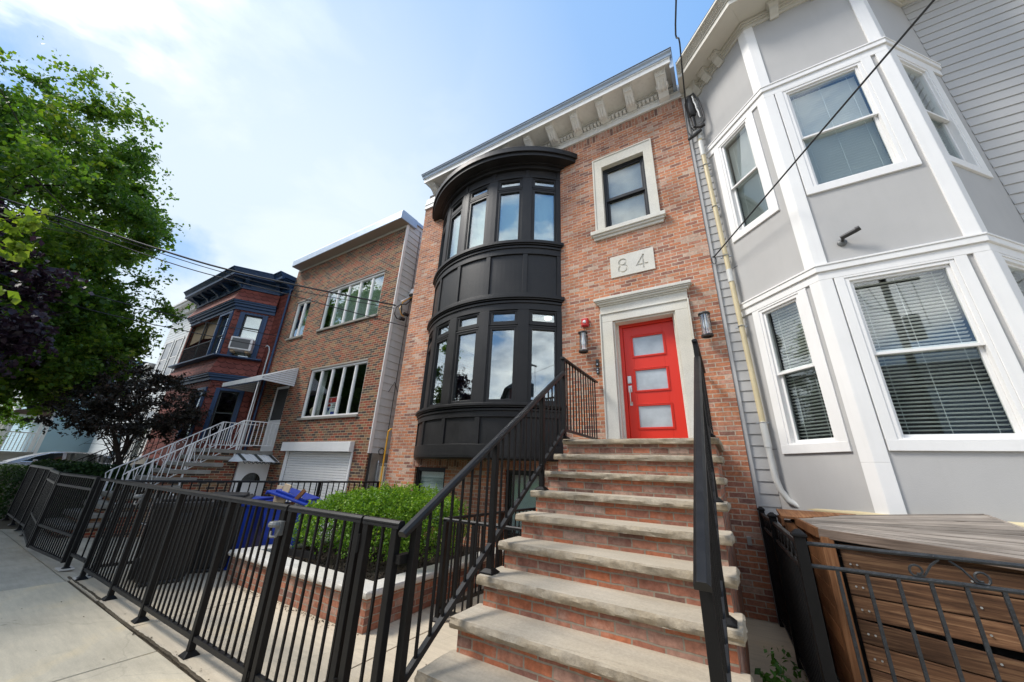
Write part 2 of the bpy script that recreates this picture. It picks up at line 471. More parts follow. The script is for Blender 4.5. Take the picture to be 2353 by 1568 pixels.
def scallop(name, c0, c1):
    m, N, out = new_mat(name)
    uv = N.n('ShaderNodeUVMap').outputs[0]
    sp = N.n('ShaderNodeSeparateXYZ', {0: uv})
    W, H = 0.23, 0.185
    v = N.math('DIVIDE', sp.outputs['Y'], H); row = N.math('FLOOR', v); fv = N.math('FRACT', N.math('ADD', v, 1000.0))
    u = N.math('ADD', N.math('DIVIDE', sp.outputs['X'], W), N.math('MULTIPLY', N.math('PINGPONG', row, 1.0), 0.5))
    cu = N.math('FLOOR', u); fu = N.math('SUBTRACT', N.math('FRACT', N.math('ADD', u, 1000.0)), 0.5)
    arcv = N.math('SQRT', N.math('SUBTRACT', 0.2505, N.math('MULTIPLY', fu, fu)))
    edge = N.math('SUBTRACT', 0.62, N.math('MULTIPLY', arcv, 1.1))
    dist = N.math('SUBTRACT', fv, edge)
    line = N.ramp(N.math('ABSOLUTE', dist), [(0.05, 1.0), (0.13, 0.0)])
    rv = N.n('ShaderNodeTexWhiteNoise', {'Vector': N.n('ShaderNodeCombineXYZ', {0: cu, 1: row}).outputs[0]}, noise_dimensions='2D').outputs['Value']
    n1 = N.n('ShaderNodeTexNoise', {'Vector': uv, 'Scale': 2.0, 'Detail': 4.0}).outputs['Fac']
    c = N.mix(rv, c0, c1)
    c = N.mix(1.0, c, N.ramp(n1, [(0.3, 0.8), (0.7, 1.15)]), 'MULTIPLY')
    c = N.mix(N.math('MULTIPLY', line, 0.8), c, (c0[0]*0.22, c0[1]*0.22, c0[2]*0.22))
    nm = bump(N, N.math('SUBTRACT', N.math('MULTIPLY', fv, -0.5), line), 0.6, 0.012)
    principled(N, out, c, 0.7, 0, 0.35, nm)
    return m
def emit(name, col, st):
    m, N, out = new_mat(name)
    e = N.n('ShaderNodeEmission', {'Color': (col[0], col[1], col[2], 1), 'Strength': st})
    N.t.links.new(e.outputs[0], out.inputs[0]); return m
def concrete(name, col, var=0.18, warm=(1.08, 1.0, 0.84), rough=0.88):
    m, N, out = new_mat(name)
    uv = N.n('ShaderNodeUVMap').outputs[0]
    n1 = N.n('ShaderNodeTexNoise', {'Vector': uv, 'Scale': 0.9, 'Detail': 6.0, 'Roughness': 0.6, 'Distortion': 0.4}).outputs['Fac']
    n2 = N.n('ShaderNodeTexNoise', {'Vector': uv, 'Scale': 90.0, 'Detail': 4.0, 'Roughness': 0.7}).outputs['Fac']
    mp = N.n('ShaderNodeMapping', {'Vector': uv, 'Scale': (1.2, 10.0, 1), 'Rotation': (0, 0, 0.5)})
    n3 = N.n('ShaderNodeTexNoise', {'Vector': mp.outputs[0], 'Scale': 2.0, 'Detail': 6.0, 'Roughness': 0.6}).outputs['Fac']
    n4 = N.n('ShaderNodeTexNoise', {'Vector': uv, 'Scale': 3.5, 'Detail': 8.0, 'Roughness': 0.7}).outputs['Fac']
    c = N.mix(1.0, col, N.ramp(n1, [(0.3, (1-var, 1-var, 1-var)), (0.55, (1, 1, 1)), (0.72, (1.1*warm[0], 1.1*warm[1], 1.1*warm[2]))]), 'MULTIPLY')
    c = N.mix(1.0, c, N.ramp(n3, [(0.3, 0.9), (0.7, 1.09)]), 'MULTIPLY')
    c = N.mix(1.0, c, N.ramp(n2, [(0.25, 0.86), (0.75, 1.1)]), 'MULTIPLY')
    c = N.mix(N.math('MULTIPLY', N.ramp(n4, [(0.58, 0.0), (0.70, 1.0)]), 0.28), c, (col[0]*0.45, col[1]*0.45, col[2]*0.42))
    vo = N.n('ShaderNodeTexVoronoi', {'Vector': uv, 'Scale': 2.3}, feature='F1')
    c = N.mix(N.math('MULTIPLY', N.ramp(vo.outputs['Distance'], [(0.035, 1.0), (0.06, 0.0)]), 0.45), c, (col[0]*0.35, col[1]*0.35, col[2]*0.35))
    cr_ = N.n('ShaderNodeTexVoronoi', {'Vector': N.n('ShaderNodeVectorMath', {0: uv, 1: N.n('ShaderNodeVectorMath', {0: N.n('ShaderNodeTexNoise', {'Vector': uv, 'Scale': 3.0, 'Detail': 4.0}).outputs['Color'], 3: 0.35}, operation='SCALE').outputs[0]}, operation='ADD').outputs[0], 'Scale': 0.33}, feature='DISTANCE_TO_EDGE')
    c = N.mix(N.math('MULTIPLY', N.ramp(cr_.outputs['Distance'], [(0.0, 1.0), (0.0025, 0.0)]), 0.22), c, (col[0]*0.3, col[1]*0.3, col[2]*0.3))
    nm = bump(N, N.math('ADD', n2, n3), 0.25, 0.004)
    principled(N, out, c, rough, 0, 0.3, nm)
    return m

M = {}
M['brick'] = brick('rowhouse brick', [(0.0, (0.24, 0.12, 0.095)), (0.06, (0.32, 0.14, 0.10)), (0.16, (0.44, 0.175, 0.105)), (0.45, (0.56, 0.215, 0.108)), (0.62, (0.57, 0.245, 0.13)), (0.78, (0.48, 0.21, 0.14)), (0.90, (0.56, 0.33, 0.24)), (1.0, (0.58, 0.42, 0.32))],
                 (0.58, 0.49, 0.38), ms=0.0070, stain=0.34, chalk=0.45, chalk_col=(0.60, 0.43, 0.33), bstr=1.0, warp=0.006)
M['brick_soldier'] = brick('soldier brick', [(0.0, (0.15, 0.085, 0.07)), (0.3, (0.36, 0.16, 0.10)), (0.7, (0.43, 0.20, 0.13)), (1.0, (0.47, 0.28, 0.21))], (0.47, 0.40, 0.31), ms=0.0048)
M['brick_step'] = brick('step brick', [(0.0, (0.16, 0.09, 0.07)), (0.2, (0.27, 0.125, 0.09)), (0.45, (0.38, 0.15, 0.092)), (0.72, (0.43, 0.145, 0.07)), (0.88, (0.37, 0.20, 0.145)), (1.0, (0.44, 0.30, 0.23))],
                      (0.30, 0.25, 0.19), ms=0.0062, stain=0.3, chalk=0.55, chalk_col=(0.46, 0.36, 0.29), bstr=0.9, warp=0.007)
M['brick_planter'] = brick('planter brick', [(0.0, (0.20, 0.10, 0.08)), (0.3, (0.34, 0.14, 0.085)), (0.7, (0.42, 0.18, 0.11)), (1.0, (0.40, 0.24, 0.18))], (0.36, 0.31, 0.25), ms=0.0058, chalk=0.4, bstr=0.9, warp=0.006)
M['brick_brown'] = brick('brown brick', [(0.0, (0.060, 0.046, 0.042)), (0.24, (0.095, 0.062, 0.050)), (0.34, (0.19, 0.060, 0.038)), (0.58, (0.29, 0.072, 0.040)), (0.74, (0.22, 0.085, 0.048)), (0.86, (0.25, 0.145, 0.072)), (1.0, (0.12, 0.078, 0.058))],
                       (0.44, 0.36, 0.235), ms=0.0054, stain=0.12, chalk=0.05, bstr=0.4, warp=0.001)
M['limestone'] = stone('limestone trim', (0.66, 0.645, 0.59), var=0.10, bmp=0.12, bscale=60, blotch=2.0)
M['bluestone'] = stone('stone tread', (0.43, 0.375, 0.295), var=0.14, bmp=0.25, bscale=55, blotch=2.2, streak=True)
M['rockface'] = stone('rock faced stone edge', (0.335, 0.285, 0.215), var=0.25, bmp=1.0, bscale=60, blotch=16.0)
M['capstone'] = stone('planter capstone', (0.55, 0.53, 0.49), var=0.12, bmp=0.4, bscale=50, blotch=4.0)
M['concrete'] = concrete('sidewalk concrete', (0.58, 0.51, 0.38))
M['concrete2'] = concrete('courtyard concrete', (0.57, 0.49, 0.37), var=0.14)
M['concrete_old'] = concrete('old grey concrete', (0.45, 0.415, 0.335), var=0.25, warm=(1.0, 0.98, 0.92))
M['asphalt'] = concrete('asphalt', (0.055, 0.055, 0.057), var=0.15, warm=(1, 1, 1))
M['soil'] = stone('dark soil', (0.045, 0.035, 0.026), var=0.4, bmp=1.0, bscale=60, blotch=14)
M['grit'] = stone('joint dirt', (0.095, 0.075, 0.05), var=0.45, bmp=1.0, bscale=90, blotch=20)
M['earth'] = stone('bare earth', (0.10, 0.085, 0.06), var=0.3, blotch=1.0)
M['iron'] = paint('black railing paint', (0.0068, 0.0065, 0.0066), rough=0.5, var=0.25, scale=6, spec=0.22, bmp=0.04, bscale=120)
M['iron_top'] = paint('weathered black rail', (0.010, 0.010, 0.0108), rough=0.44, var=0.3, scale=12, spec=0.32, bmp=0.06, bscale=80)
M['iron_old'] = paint('old painted iron', (0.020, 0.023, 0.026), rough=0.5, var=0.4, scale=20, spec=0.45, bmp=0.5, bscale=70)
M['bay'] = paint('black bay paint', (0.0145, 0.0138, 0.0138), rough=0.46, var=0.35, scale=2.5, spec=0.36, bmp=0.14, bscale=26)
M['frame_black'] = paint('black window frame', (0.008, 0.008, 0.0085), rough=0.4, var=0.15, spec=0.45)
M['white'] = paint('white trim paint', (0.80, 0.79, 0.77), rough=0.45, var=0.03, scale=1.5, dirt=0.05)
M['white_cornice'] = paint('cornice paint', (0.80, 0.79, 0.755), rough=0.5, var=0.05, scale=2.5, dirt=0.12)
M['cream'] = paint('grey cornice paint', (0.62, 0.595, 0.53), rough=0.5, var=0.04)
M['flashing'] = paint('metal flashing', (0.42, 0.50, 0.60), rough=0.45, var=0.10, metal=0.35)
M['stucco'] = paint('pale grey stucco', (0.455, 0.447, 0.435), rough=0.85, var=0.05, scale=1.2, spec=0.25, bmp=0.16, bscale=160, dirt=0.03)
M['clap'] = paint('grey clapboard', (0.45, 0.445, 0.435), rough=0.6, var=0.04, scale=2.0, spec=0.3)
M['clap_green'] = paint('grey green siding', (0.56, 0.60, 0.60), rough=0.55, var=0.06, scale=1.0, spec=0.3, dirt=0.1)
M['vinyl_white'] = paint('white vinyl siding', (0.66, 0.69, 0.70), rough=0.55, var=0.04, scale=1.0)
M['vinyl_blue'] = paint('light blue siding', (0.36, 0.52, 0.58), rough=0.55, var=0.05, scale=1.0)
M['red_door'] = paint('red door paint', (0.66, 0.032, 0.014), rough=0.36, var=0.03, scale=1.5, spec=0.4)
M['alarm_red'] = paint('alarm red plastic', (0.55, 0.025, 0.02), rough=0.35, var=0.03)
M['blue_trim'] = paint('slate blue trim', (0.017, 0.055, 0.135), rough=0.5, var=0.12, scale=4.0)
M['shingle'] = scallop('red scallop shingle', (0.175, 0.045, 0.034), (0.25, 0.072, 0.054))
M['maroon'] = paint('maroon siding', (0.11, 0.035, 0.030), rough=0.7, var=0.15, scale=3.0)
M['steel'] = paint('brushed steel', (0.62, 0.60, 0.55), rough=0.32, var=0.06, metal=1.0)
M['galv'] = paint('galvanised steel', (0.48, 0.50, 0.51), rough=0.42, var=0.15, scale=8, metal=0.85)
M['pvc'] = paint('yellowed pvc pipe', (0.58, 0.49, 0.30), rough=0.45, var=0.14, scale=2.0)
M['pvc_grey'] = paint('grey pvc pipe', (0.60, 0.60, 0.57), rough=0.45, var=0.06, scale=2.0)
M['gas'] = paint('yellow gas pipe', (0.72, 0.36, 0.02), rough=0.4, var=0.08)
M['rubber'] = paint('black cable', (0.018, 0.018, 0.019), rough=0.5, var=0.2)
M['plastic_black'] = paint('black plastic', (0.022, 0.021, 0.021), rough=0.45, var=0.2, scale=5)
M['bin_black'] = paint('black bin plastic', (0.012, 0.012, 0.013), rough=0.5, var=0.25, scale=4)
M['bin_blue'] = paint('blue bin plastic', (0.006, 0.035, 0.30), rough=0.42, var=0.12, scale=3)
M['latch'] = paint('grey latch', (0.12, 0.125, 0.125), rough=0.4, var=0.2)
M['cardboard'] = paint('cardboard', (0.34, 0.22, 0.12), rough=0.85, var=0.1)
M['lumber'] = paint('raw lumber', (0.55, 0.43, 0.28), rough=0.8, var=0.12, scale=6)
M['paper'] = paint('white card', (0.75, 0.75, 0.74), rough=0.7, var=0.02)
M['sign_red'] = paint('sign red', (0.55, 0.02, 0.03), rough=0.5, var=0.02)
M['sign_blue'] = paint('sign blue', (0.02, 0.05, 0.32), rough=0.5, var=0.02)
M['awning'] = paint('white aluminium awning', (0.66, 0.68, 0.69), rough=0.4, var=0.05, scale=3, dirt=0.15)
M['awning_dark'] = paint('dark green awning strip', (0.03, 0.04, 0.04), rough=0.5, var=0.1)
M['sill_grey'] = stone('grey stone sill', (0.27, 0.26, 0.235), var=0.2)
M['canvas'] = paint('olive brown blind', (0.105, 0.075, 0.035), rough=0.9, var=0.2, scale=5)
M['soffit'] = paint('tan soffit', (0.33, 0.27, 0.22), rough=0.6, var=0.06)
M['roofing'] = paint('dark roofing', (0.07, 0.068, 0.066), rough=0.85, var=0.2, bmp=0.4)
M['roof_brown'] = paint('brown roof shingles', (0.12, 0.07, 0.05), rough=0.85, var=0.3, scale=9)
M['blind'] = paint('white blind slat', (0.84, 0.86, 0.85), rough=0.55, var=0.03)
M['dark_backing'] = paint('dim room', (0.045, 0.045, 0.045), rough=0.9, var=0.2)  # near-black colour carries the shade of unlit interiors behind openings
M['curtain'] = paint('pale curtain', (0.68, 0.67, 0.62), rough=0.9, var=0.12, scale=4)
M['frost'] = paint('frosted pale blind', (0.62, 0.69, 0.67), rough=0.7, var=0.05)
M['wood_red'] = wood('brown cedar boards', (0.040, 0.019, 0.010), (0.135, 0.066, 0.033), (0.33, 0.19, 0.10))
M['wood_dark'] = wood('rough brown boards', (0.06, 0.042, 0.032), (0.135, 0.098, 0.075), (0.23, 0.18, 0.145), knots=False)
M['wood_post'] = wood('orange cedar post', (0.10, 0.042, 0.018), (0.19, 0.082, 0.034), (0.27, 0.14, 0.065), axis=1, knots=False)
M['wood_grey'] = wood('weathered grey lid boards', (0.12, 0.10, 0.082), (0.20, 0.172, 0.145), (0.29, 0.26, 0.228))
M['bark'] = stone('tree bark', (0.045, 0.033, 0.025), var=0.35, bmp=1.0, bscale=30, blotch=8)
M['twig'] = paint('twig', (0.06, 0.042, 0.028), rough=0.8, var=0.2)
M['glass_sky'] = glass('reflecting glass', (0.92, 0.97, 1.0), (0.82, 0.89, 0.87), 0.24)
M['glass_dark'] = glass('dark glass', (0.9, 0.95, 1.0), (0.86, 0.90, 0.89), 0.10)
M['glass_blind'] = glass('clear glass', (0.93, 0.97, 1.0), (0.965, 0.985, 0.975), 0.08)
M['glass_screen'] = glass('screened glass', (0.85, 0.92, 0.95), (0.84, 0.87, 0.86), 0.06)
M['glass_frost'] = paint('frosted door glass', (0.40, 0.44, 0.46), rough=0.14, var=0.22, scale=3.0, spec=1.0)
M['lamp_glass'] = glass('ribbed lamp glass', (0.95, 0.95, 0.95), (0.86, 0.88, 0.88), 0.22, rough=0.08)
M['lit'] = emit('lit downlight', (1.0, 0.93, 0.8), 3.0)
M['car_paint'] = paint('silver grey car paint', (0.42, 0.42, 0.44), rough=0.25, var=0.03, metal=0.6)
M['car_glass'] = paint('dark car glass', (0.012, 0.017, 0.015), rough=0.05, var=0.05, spec=0.9)
M['chrome'] = paint('chrome', (0.75, 0.75, 0.77), rough=0.12, var=0.02, metal=1.0)
M['tyre'] = paint('tyre rubber', (0.015, 0.015, 0.015), rough=0.85, var=0.2)
M['leaf_green'] = leafmat('green leaf', [(0.0, (0.030, 0.072, 0.018)), (0.40, (0.070, 0.150, 0.022)), (0.75, (0.145, 0.235, 0.028)), (1.0, (0.34, 0.34, 0.04))], trans=0.48)
M['leaf_lime'] = leafmat('lime leaf', [(0.0, (0.10, 0.17, 0.02)), (0.6, (0.19, 0.28, 0.035)), (1.0, (0.30, 0.36, 0.06))], trans=0.42)
M['leaf_purple'] = leafmat('purple leaf', [(0.0, (0.012, 0.008, 0.016)), (0.7, (0.028, 0.016, 0.030)), (0.95, (0.05, 0.022, 0.035)), (1.0, (0.13, 0.02, 0.025))], trans=0.15, tcol=(1.4, 0.7, 0.9))
M['leaf_maple'] = leafmat('dark maple leaf', [(0.0, (0.014, 0.016, 0.012)), (0.6, (0.034, 0.031, 0.024)), (0.92, (0.075, 0.055, 0.043)), (1.0, (0.14, 0.06, 0.045))], trans=0.2, tcol=(1.4, 0.8, 0.6))
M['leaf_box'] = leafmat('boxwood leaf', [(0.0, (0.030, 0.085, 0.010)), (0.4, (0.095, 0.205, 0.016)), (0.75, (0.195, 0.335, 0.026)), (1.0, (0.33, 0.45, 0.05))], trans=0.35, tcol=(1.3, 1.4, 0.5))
M['leaf_hedge'] = leafmat('privet leaf', [(0.0, (0.012, 0.032, 0.010)), (0.6, (0.026, 0.062, 0.016)), (1.0, (0.05, 0.10, 0.022))], trans=0.25)
M['leaf_weed'] = leafmat('weed leaf', [(0.0, (0.03, 0.10, 0.012)), (1.0, (0.09, 0.22, 0.03))], trans=0.35)

# ------------------------------------------------------------------ ground, road, pavements
def make_setting():
    g = MB(); g.add([(-400,-300,-0.62),(400,-300,-0.62),(400,400,-0.62),(-400,400,-0.62)], [(0,1,2,3)])
    struct(g.build('ground', M['earth']))
    r = MB(); r.box((-160,-11.0,-0.60), (60,-3.0,-0.15)); struct(r.build('road', M['asphalt']))
    k = MB()
    for i in range(-50, 20): k.box((i*3.0, -3.0, -0.58), (i*3.0+2.985, -2.82, 0.0))
    struct(k.build('kerb', M['concrete_old'], bev=0.02))
    # pavement of separate slabs with open joints
    s = MB(); s2 = MB()
    xs = [-4.515, -7.74, -9.35, -10.95, -12.55]
    x = -12.55
    while x > -150: x -= 1.6; xs.append(x)
    x = -4.515
    right = [x]
    while x < 50: x += 3.2; right.append(x)
    for a, b in zip(right[:-1], right[1:]):
        s.box((a+0.007, -2.81, -0.5), (b-0.007, 1.725, 0.0))
    for i, (b, a) in enumerate(zip(xs[:-1], xs[1:])):
        (s if i == 0 else s2).box((a+0.008, -2.81, -0.5), (b-0.008, 1.725 if i == 0 else 1.72, 0.0 if i == 0 else -0.002*(i % 3)))
    struct(s.build('sidewalk', M['concrete'], bev=0.006))
    struct(s2.build('sidewalk', M['concrete_old'], bev=0.008))
    f = MB(); f.box((-160,-2.80,-0.55), (60,1.78,-0.018)); struct(f.build('sidewalk_bed', M['grit']))
    # far pavement across the street
    f = MB(); f.box((-160,-14.0,-0.55), (60,-11.0,0.0)); struct(f.build('far_sidewalk', M['concrete_old']))
    # crooked dirt filled joint between pavement and courtyard
    j = MB(); n = 420; loops = []
    for i in range(n+1):
        x = -8.0 + 8.6*i/n
        c = 1.752 + 0.02*noise.noise((x*0.8, 3.1, 0)) + 0.008*noise.noise((x*4, 1, 0)) + (0.03 if x < -6.5 else 0)
        w = 0.011 + 0.010*abs(noise.noise((x*3.1, 7, 2))) + 0.008*noise.noise((x*11, 0, 5))
        loops.append([(x, c-w, 0.001), (x, c, 0.003+0.003*noise.noise((x*17, 2, 2))), (x, c+w, 0.001), (x, c, -0.08)])
    j.loft(loops, True, True)
    struct(j.build('joint_dirt', M['grit'], smooth=True))
    c = MB()
    for a, b in ((-7.80, -5.30), (-5.29, -2.95), (-2.94, 0.32)):
        c.box((a, 1.765, -0.5), (b-0.004, 3.9, 0.0)); c.box((a, 3.908, -0.5), (b-0.004, 5.99, 0.0))
    struct(c.build('courtyard', M['concrete2'], bev=0.004))
    y = MB(); y.box((0.33, 1.765, -0.5), (14, 6.0, -0.01)); struct(y.build('yard', M['concrete_old']))
    # neighbour's driveway falls towards the house
    d = MB(); d.hexa([(-13.7,1.73,-0.6),(-7.81,1.73,-0.6),(-7.81,6.0,-0.6),(-13.7,6.0,-0.6),(-13.7,1.73,-0.004),(-7.81,1.73,-0.004),(-7.81,6.0,-0.42),(-13.7,6.0,-0.42)])
    for xx in (): pass
    struct(d.build('driveway', M['concrete_old']))
    l = MB(); l.box((-40, 1.73, -0.6), (-13.72, 60, -0.02)); struct(l.build('front_yards', M['earth']))
    h = MB(); h.box((-33, 1.74, -0.6), (-24.2, 8.0, 0.20)); struct(h.build('parking_pad', M['concrete_old'], bev=0.03))
make_setting()

# ------------------------------------------------------------------ brick row house, number 84
F0 = frame((0, 6.0), (1, 6.0))       # s = x, d = outwards from the front
BC = (-4.315, 7.80)                  # centre of the bowed bay
def make_rowhouse():
    H = thing('brick_rowhouse', 'renovated brick row house with a black bowed bay and a red front door', 'house', (-3.4, 6.0, 0))
    holes = [(-6.10, -2.53, 1.80, 8.60), (-1.53, -0.65, 6.25, 7.915), (-1.505, -0.455, 1.98, 4.22),
             (-6.02, -5.15, 0.46, 1.59), (-3.70, -2.87, 0.46, 1.60)]
    w = MB().fr(F0); w.wall(-6.935, 0.192, -0.3, 8.965, holes, 0.0, -0.25); w.M = None
    w.add([(-6.935,6,-0.3),(-6.935,18,-0.3),(-6.935,18,8.9),(-6.935,6,8.965)], [(0,1,2,3)])
    w.add([(0.192,6,-0.3),(0.192,6.04,-0.3),(0.192,6.04,8.965),(0.192,6,8.965)], [(0,1,2,3)])
    w.build('wall', M['brick'], H, recalc=False)
    so = MB().fr(F0); so.box((-6.935, 0, 8.755), (0.192, 0.0035, 8.958)); so.build('soldier_course', M['brick_soldier'], H, uvrot=True)
    so = MB().fr(F0); so.box((-6.12, 0, 1.612), (-2.80, 0.0035, 1.757)); so.build('soldier_course', M['brick_soldier'], H, uvrot=True)
    bk = MB(); bk.box((-6.9, 17.9, -0.3), (0.19, 18.0, 8.9)); bk.box((-6.93, 6.28, 8.60), (0.19, 17.9, 8.9)); bk.box((0.12, 6.3, -0.3), (0.19, 17.9, 8.6))
    bk.build('rear_wall', M['roofing'], H)
    fl = MB(); fl.box((-6.9, 6.3, 4.75), (0.1, 12, 4.95)); fl.box((-6.9, 6.3, 1.78), (0.1, 12, 1.98)); fl.box((-6.9, 9.5, 0.1), (0.1, 9.6, 8.5)); fl.box((-2.3, 6.3, 0.1), (-2.2, 9.5, 8.5))
    fl.build('interior', M['dark_backing'], H)

    # bowed bay
    B = MB()
    a45 = R(45.0); rb = 2.55
    ring = lambda mb, r0, r1, z0, z1, a=a45, n=40: mb.arc(BC, r0, r1, z0, z1, -a, a, n)
    ring(B, 2.30, 2.545, 1.775, 1.80); ring(B, 2.40, 2.55, 1.80, 2.01)
    ring(B, 2.40, 2.515, 2.01, 2.49)
    ring(B, 2.40, 2.55, 2.49, 2.60); ring(B, 2.38, 2.575, 2.60, 2.64)
    ring(B, 2.35, 2.55, 4.62, 4.76); ring(B, 2.35, 2.575, 4.76, 4.81)
    ring(B, 2.40, 2.555, 4.95, 5.00); ring(B, 2.40, 2.515, 5.00, 5.93); ring(B, 2.40, 2.55, 5.93, 6.07); ring(B, 2.40, 2.575, 6.07, 6.12)
    ring(B, 2.35, 2.555, 8.02, 8.045); ring(B, 2.35, 2.53, 8.045, 8.26); ring(B, 2.35, 2.60, 8.26, 8.34)
    for i in range(6):
        a = R(-46.0 + 18.4*i) if 0 < i < 5 else R(-44.2 if i == 0 else 44.2)
        for z0, z1 in ((2.01, 2.49), (5.00, 5.93)):
            B.arc(BC, 2.42, 2.545, z0, z1, a - R(1.15), a + R(1.15), 2)
        B.arc(BC, 2.42, 2.55, 8.045, 8.26, a - R(1.0), a + R(1.0), 2)
        hw = 2.45 if 0 < i < 5 else 1.5
        for z0, z1 in ((2.74, 4.62), (6.24, 8.02)):
            B.arc(BC, 2.36, 2.55, z0, z1, a - R(hw), a + R(hw), 2)
    pts = [(BC[0] + 2.5*math.sin(-a45 + 2*a45*k/40), BC[1] - 2.5*math.cos(-a45 + 2*a45*k/40)) for k in range(41)]
    B.prism(pts, 1.762, 1.776)
    B.prism(pts, 8.335, 8.345)
    bay = B.build('bay_window', M['bay'], H, bev=0.006)
    for z0, z1 in ((2.66, 2.74), (4.83, 4.93), (6.14, 6.24)):
        pl = MB(); ring(pl, 2.3, 2.625, z0 + 0.03, z1, R(45.9)); ring(pl, 2.3, 2.595, z0, z0 + 0.03, R(45.5)); pl.build('ledge', M['bay'], bay, bev=0.005)
    rf = MB()
    for r, z0, z1, a in ((2.66, 8.345, 8.38, 46.5), (2.855, 8.38, 8.47, 50.4), (2.90, 8.47, 8.575, 51.0)):
        rf.arc(BC, 1.6, r, z0, z1, -R(a), R(a), 44)
    loops = []
    for k in range(45):
        a = -R(51) + 2*R(51)*k/44
        s_, c_ = math.sin(a), math.cos(a)
        loops.append([(BC[0] + 2.90*s_, BC[1] - 2.90*c_, 8.575), (BC[0] + 2.90*s_, BC[1] - 2.90*c_, 8.60), (BC[0]+1.9*s_, max(BC[1] - 1.9*c_, 6.0), 8.78), (BC[0]+1.9*s_, max(BC[1]-1.9*c_, 6.0), 8.575)])
    rf.loft(loops, True, True)
    rf.build('bay_roof', M['bay'], bay, bev=0.003)
    def sash(ac, z0, z1, gz0, gz1, hw=6.75, gw=5.15):
        s = MB(); a0, a1 = ac - R(hw), ac + R(hw); g0, g1 = ac - R(gw), ac + R(gw)
        s.arc(BC, 2.42, 2.525, z0, z1, a0, g0 + R(0.02), 1); s.arc(BC, 2.42, 2.525, z0, z1, g1 - R(0.02), a1, 1)
        s.arc(BC, 2.42, 2.523, z0, gz0, g0, g1, 1); s.arc(BC, 2.42, 2.523, gz1, z1, g0, g1, 1)
        for e0, e1, c0, c1 in ((a0, a0 + R(0.45), z0, z1), (a1 - R(0.45), a1, z0, z1)):
            s.arc(BC, 2.5, 2.54, c0, c1, e0, e1, 1)
        s.arc(BC, 2.5, 2.538, z1 - 0.03, z1, a0 + R(0.45), a1 - R(0.45), 1)
        s.build('sash', M['bay'], bay, bev=0.004)
        g = MB(); g.arc(BC, 2.478, 2.486, gz0 - 0.01, gz1 + 0.01, g0 - R(0.1), g1 + R(0.1), 1)
        g.build('pane', M['glass_sky'], bay)
    for i in range(5):
        ac = R(-36.8 + 18.4*i)
        sash(ac, 2.745, 4.28, 2.815, 4.205); sash(ac, 4.30, 4.61, 4.385, 4.56)
        sash(ac, 6.245, 7.72, 6.285, 7.635); sash(ac, 7.74, 8.01, 7.825, 7.96)
    bl = MB()
    for i in range(5):
        ac = R(-36.8 + 18.4*i); bl.arc(BC, 2.395, 2.40, 6.26, 7.98, ac - R(6.4), ac + R(6.4), 1)
    bl.build('roller_blind', M['frost'], bay)
    ib = MB(); ring(ib, 1.3, 1.32, 2.0, 4.8, R(60)); ib.build('interior', M['dark_backing'], bay)  # dark curved sheet added behind the panes, standing in for an unlit interior
    dl = MB()
    for (x, y) in ((-2.98, 6.35), (-4.0, 6.6), (-3.4, 7.2)): dl.lathe((x, y, 4.70), [(0.0, 0), (0.075, 0), (0.075, 0.04), (0.0, 0.04)], 14)
    dl.build('downlight', M['lit'], bay)
    cl = MB(); cl.box((-6.05, 6.3, 4.745), (-2.6, 9, 4.75)); cl.prism([(p[0]*0.99-0.043, p[1]+0.06) for p in pts], 4.75, 4.80)
    cl.build('ceiling', M['curtain'], bay)

    # upper window
    sr = MB().fr(F0)
    o, i_ = (-1.722, -0.475, 6.16, 8.178), (-1.53, -0.652, 6.25, 7.912)
    sr.box((o[0], 0, i_[2]), (i_[0], 0.028, o[3])); sr.box((i_[1], 0, i_[2]), (o[1], 0.028, o[3])); sr.box((i_[0], 0, i_[3]), (i_[1], 0.028, o[3]))
    sr.box((o[0]-0.001, 0.0, i_[2]), (o[0]+0.03, 0.042, o[3])); sr.box((o[1]-0.03, 0.0, i_[2]), (o[1]+0.001, 0.042, o[3])); sr.box((o[0]+0.03, 0.0, o[3]-0.03), (o[1]-0.03, 0.042, o[3]+0.001))
    for a, b in ((i_[0]-0.0, i_[0]+0.002), (i_[1]-0.002, i_[1])): sr.box((a, 0.0, i_[2]), (b, -0.13, i_[3]))
    sr.box((i_[0]+0.002, 0.0, i_[3]-0.002), (i_[1]-0.002, -0.13, i_[3]))
    W = sr.build('window_surround', M['limestone'], H, bev=0.006)
    sl = MB().fr(F0); sl.box((-1.815, -0.13, 6.155), (-0.385, 0.105, 6.245)); sl.box((-1.785, 0.0, 6.11), (-0.415, 0.075, 6.155)); sl.box((-1.765, 0, 6.05), (-0.435, 0.04, 6.11))
    sl.build('sill', M['limestone'], W, bev=0.008)
    fr = MB().fr(F0)
    def ring4(mb, a, b, c, d, t, y0, y1):
        mb.box((a, y0, c), (a+t, y1, d)); mb.box((b-t, y0, c), (b, y1, d)); mb.box((a+t, y0, c), (b-t, y1, c+t)); mb.box((a+t, y0, d-t), (b-t, y1, d))
    ring4(fr, -1.528, -0.654, 6.247, 7.91, 0.05, -0.135, -0.075)
    ring4(fr, -1.478, -0.704, 7.06, 7.86, 0.045, -0.125, -0.09); ring4(fr, -1.478, -0.704, 6.297, 7.055, 0.045, -0.165, -0.127)
    fr.box((-1.478, -0.126, 7.03), (-0.704, -0.086, 7.075))
    fr.build('sash', M['frame_black'], W, bev=0.003)
    for z0, z1, y in ((7.10, 7.82, -0.108), (6.33, 7.02, -0.147)):
        p = MB().fr(F0); p.box((-1.44, y-0.006, z0), (-0.742, y, z1)); p.build('pane', M['glass_blind'], W)
    b = MB().fr(F0)
    z = 6.30
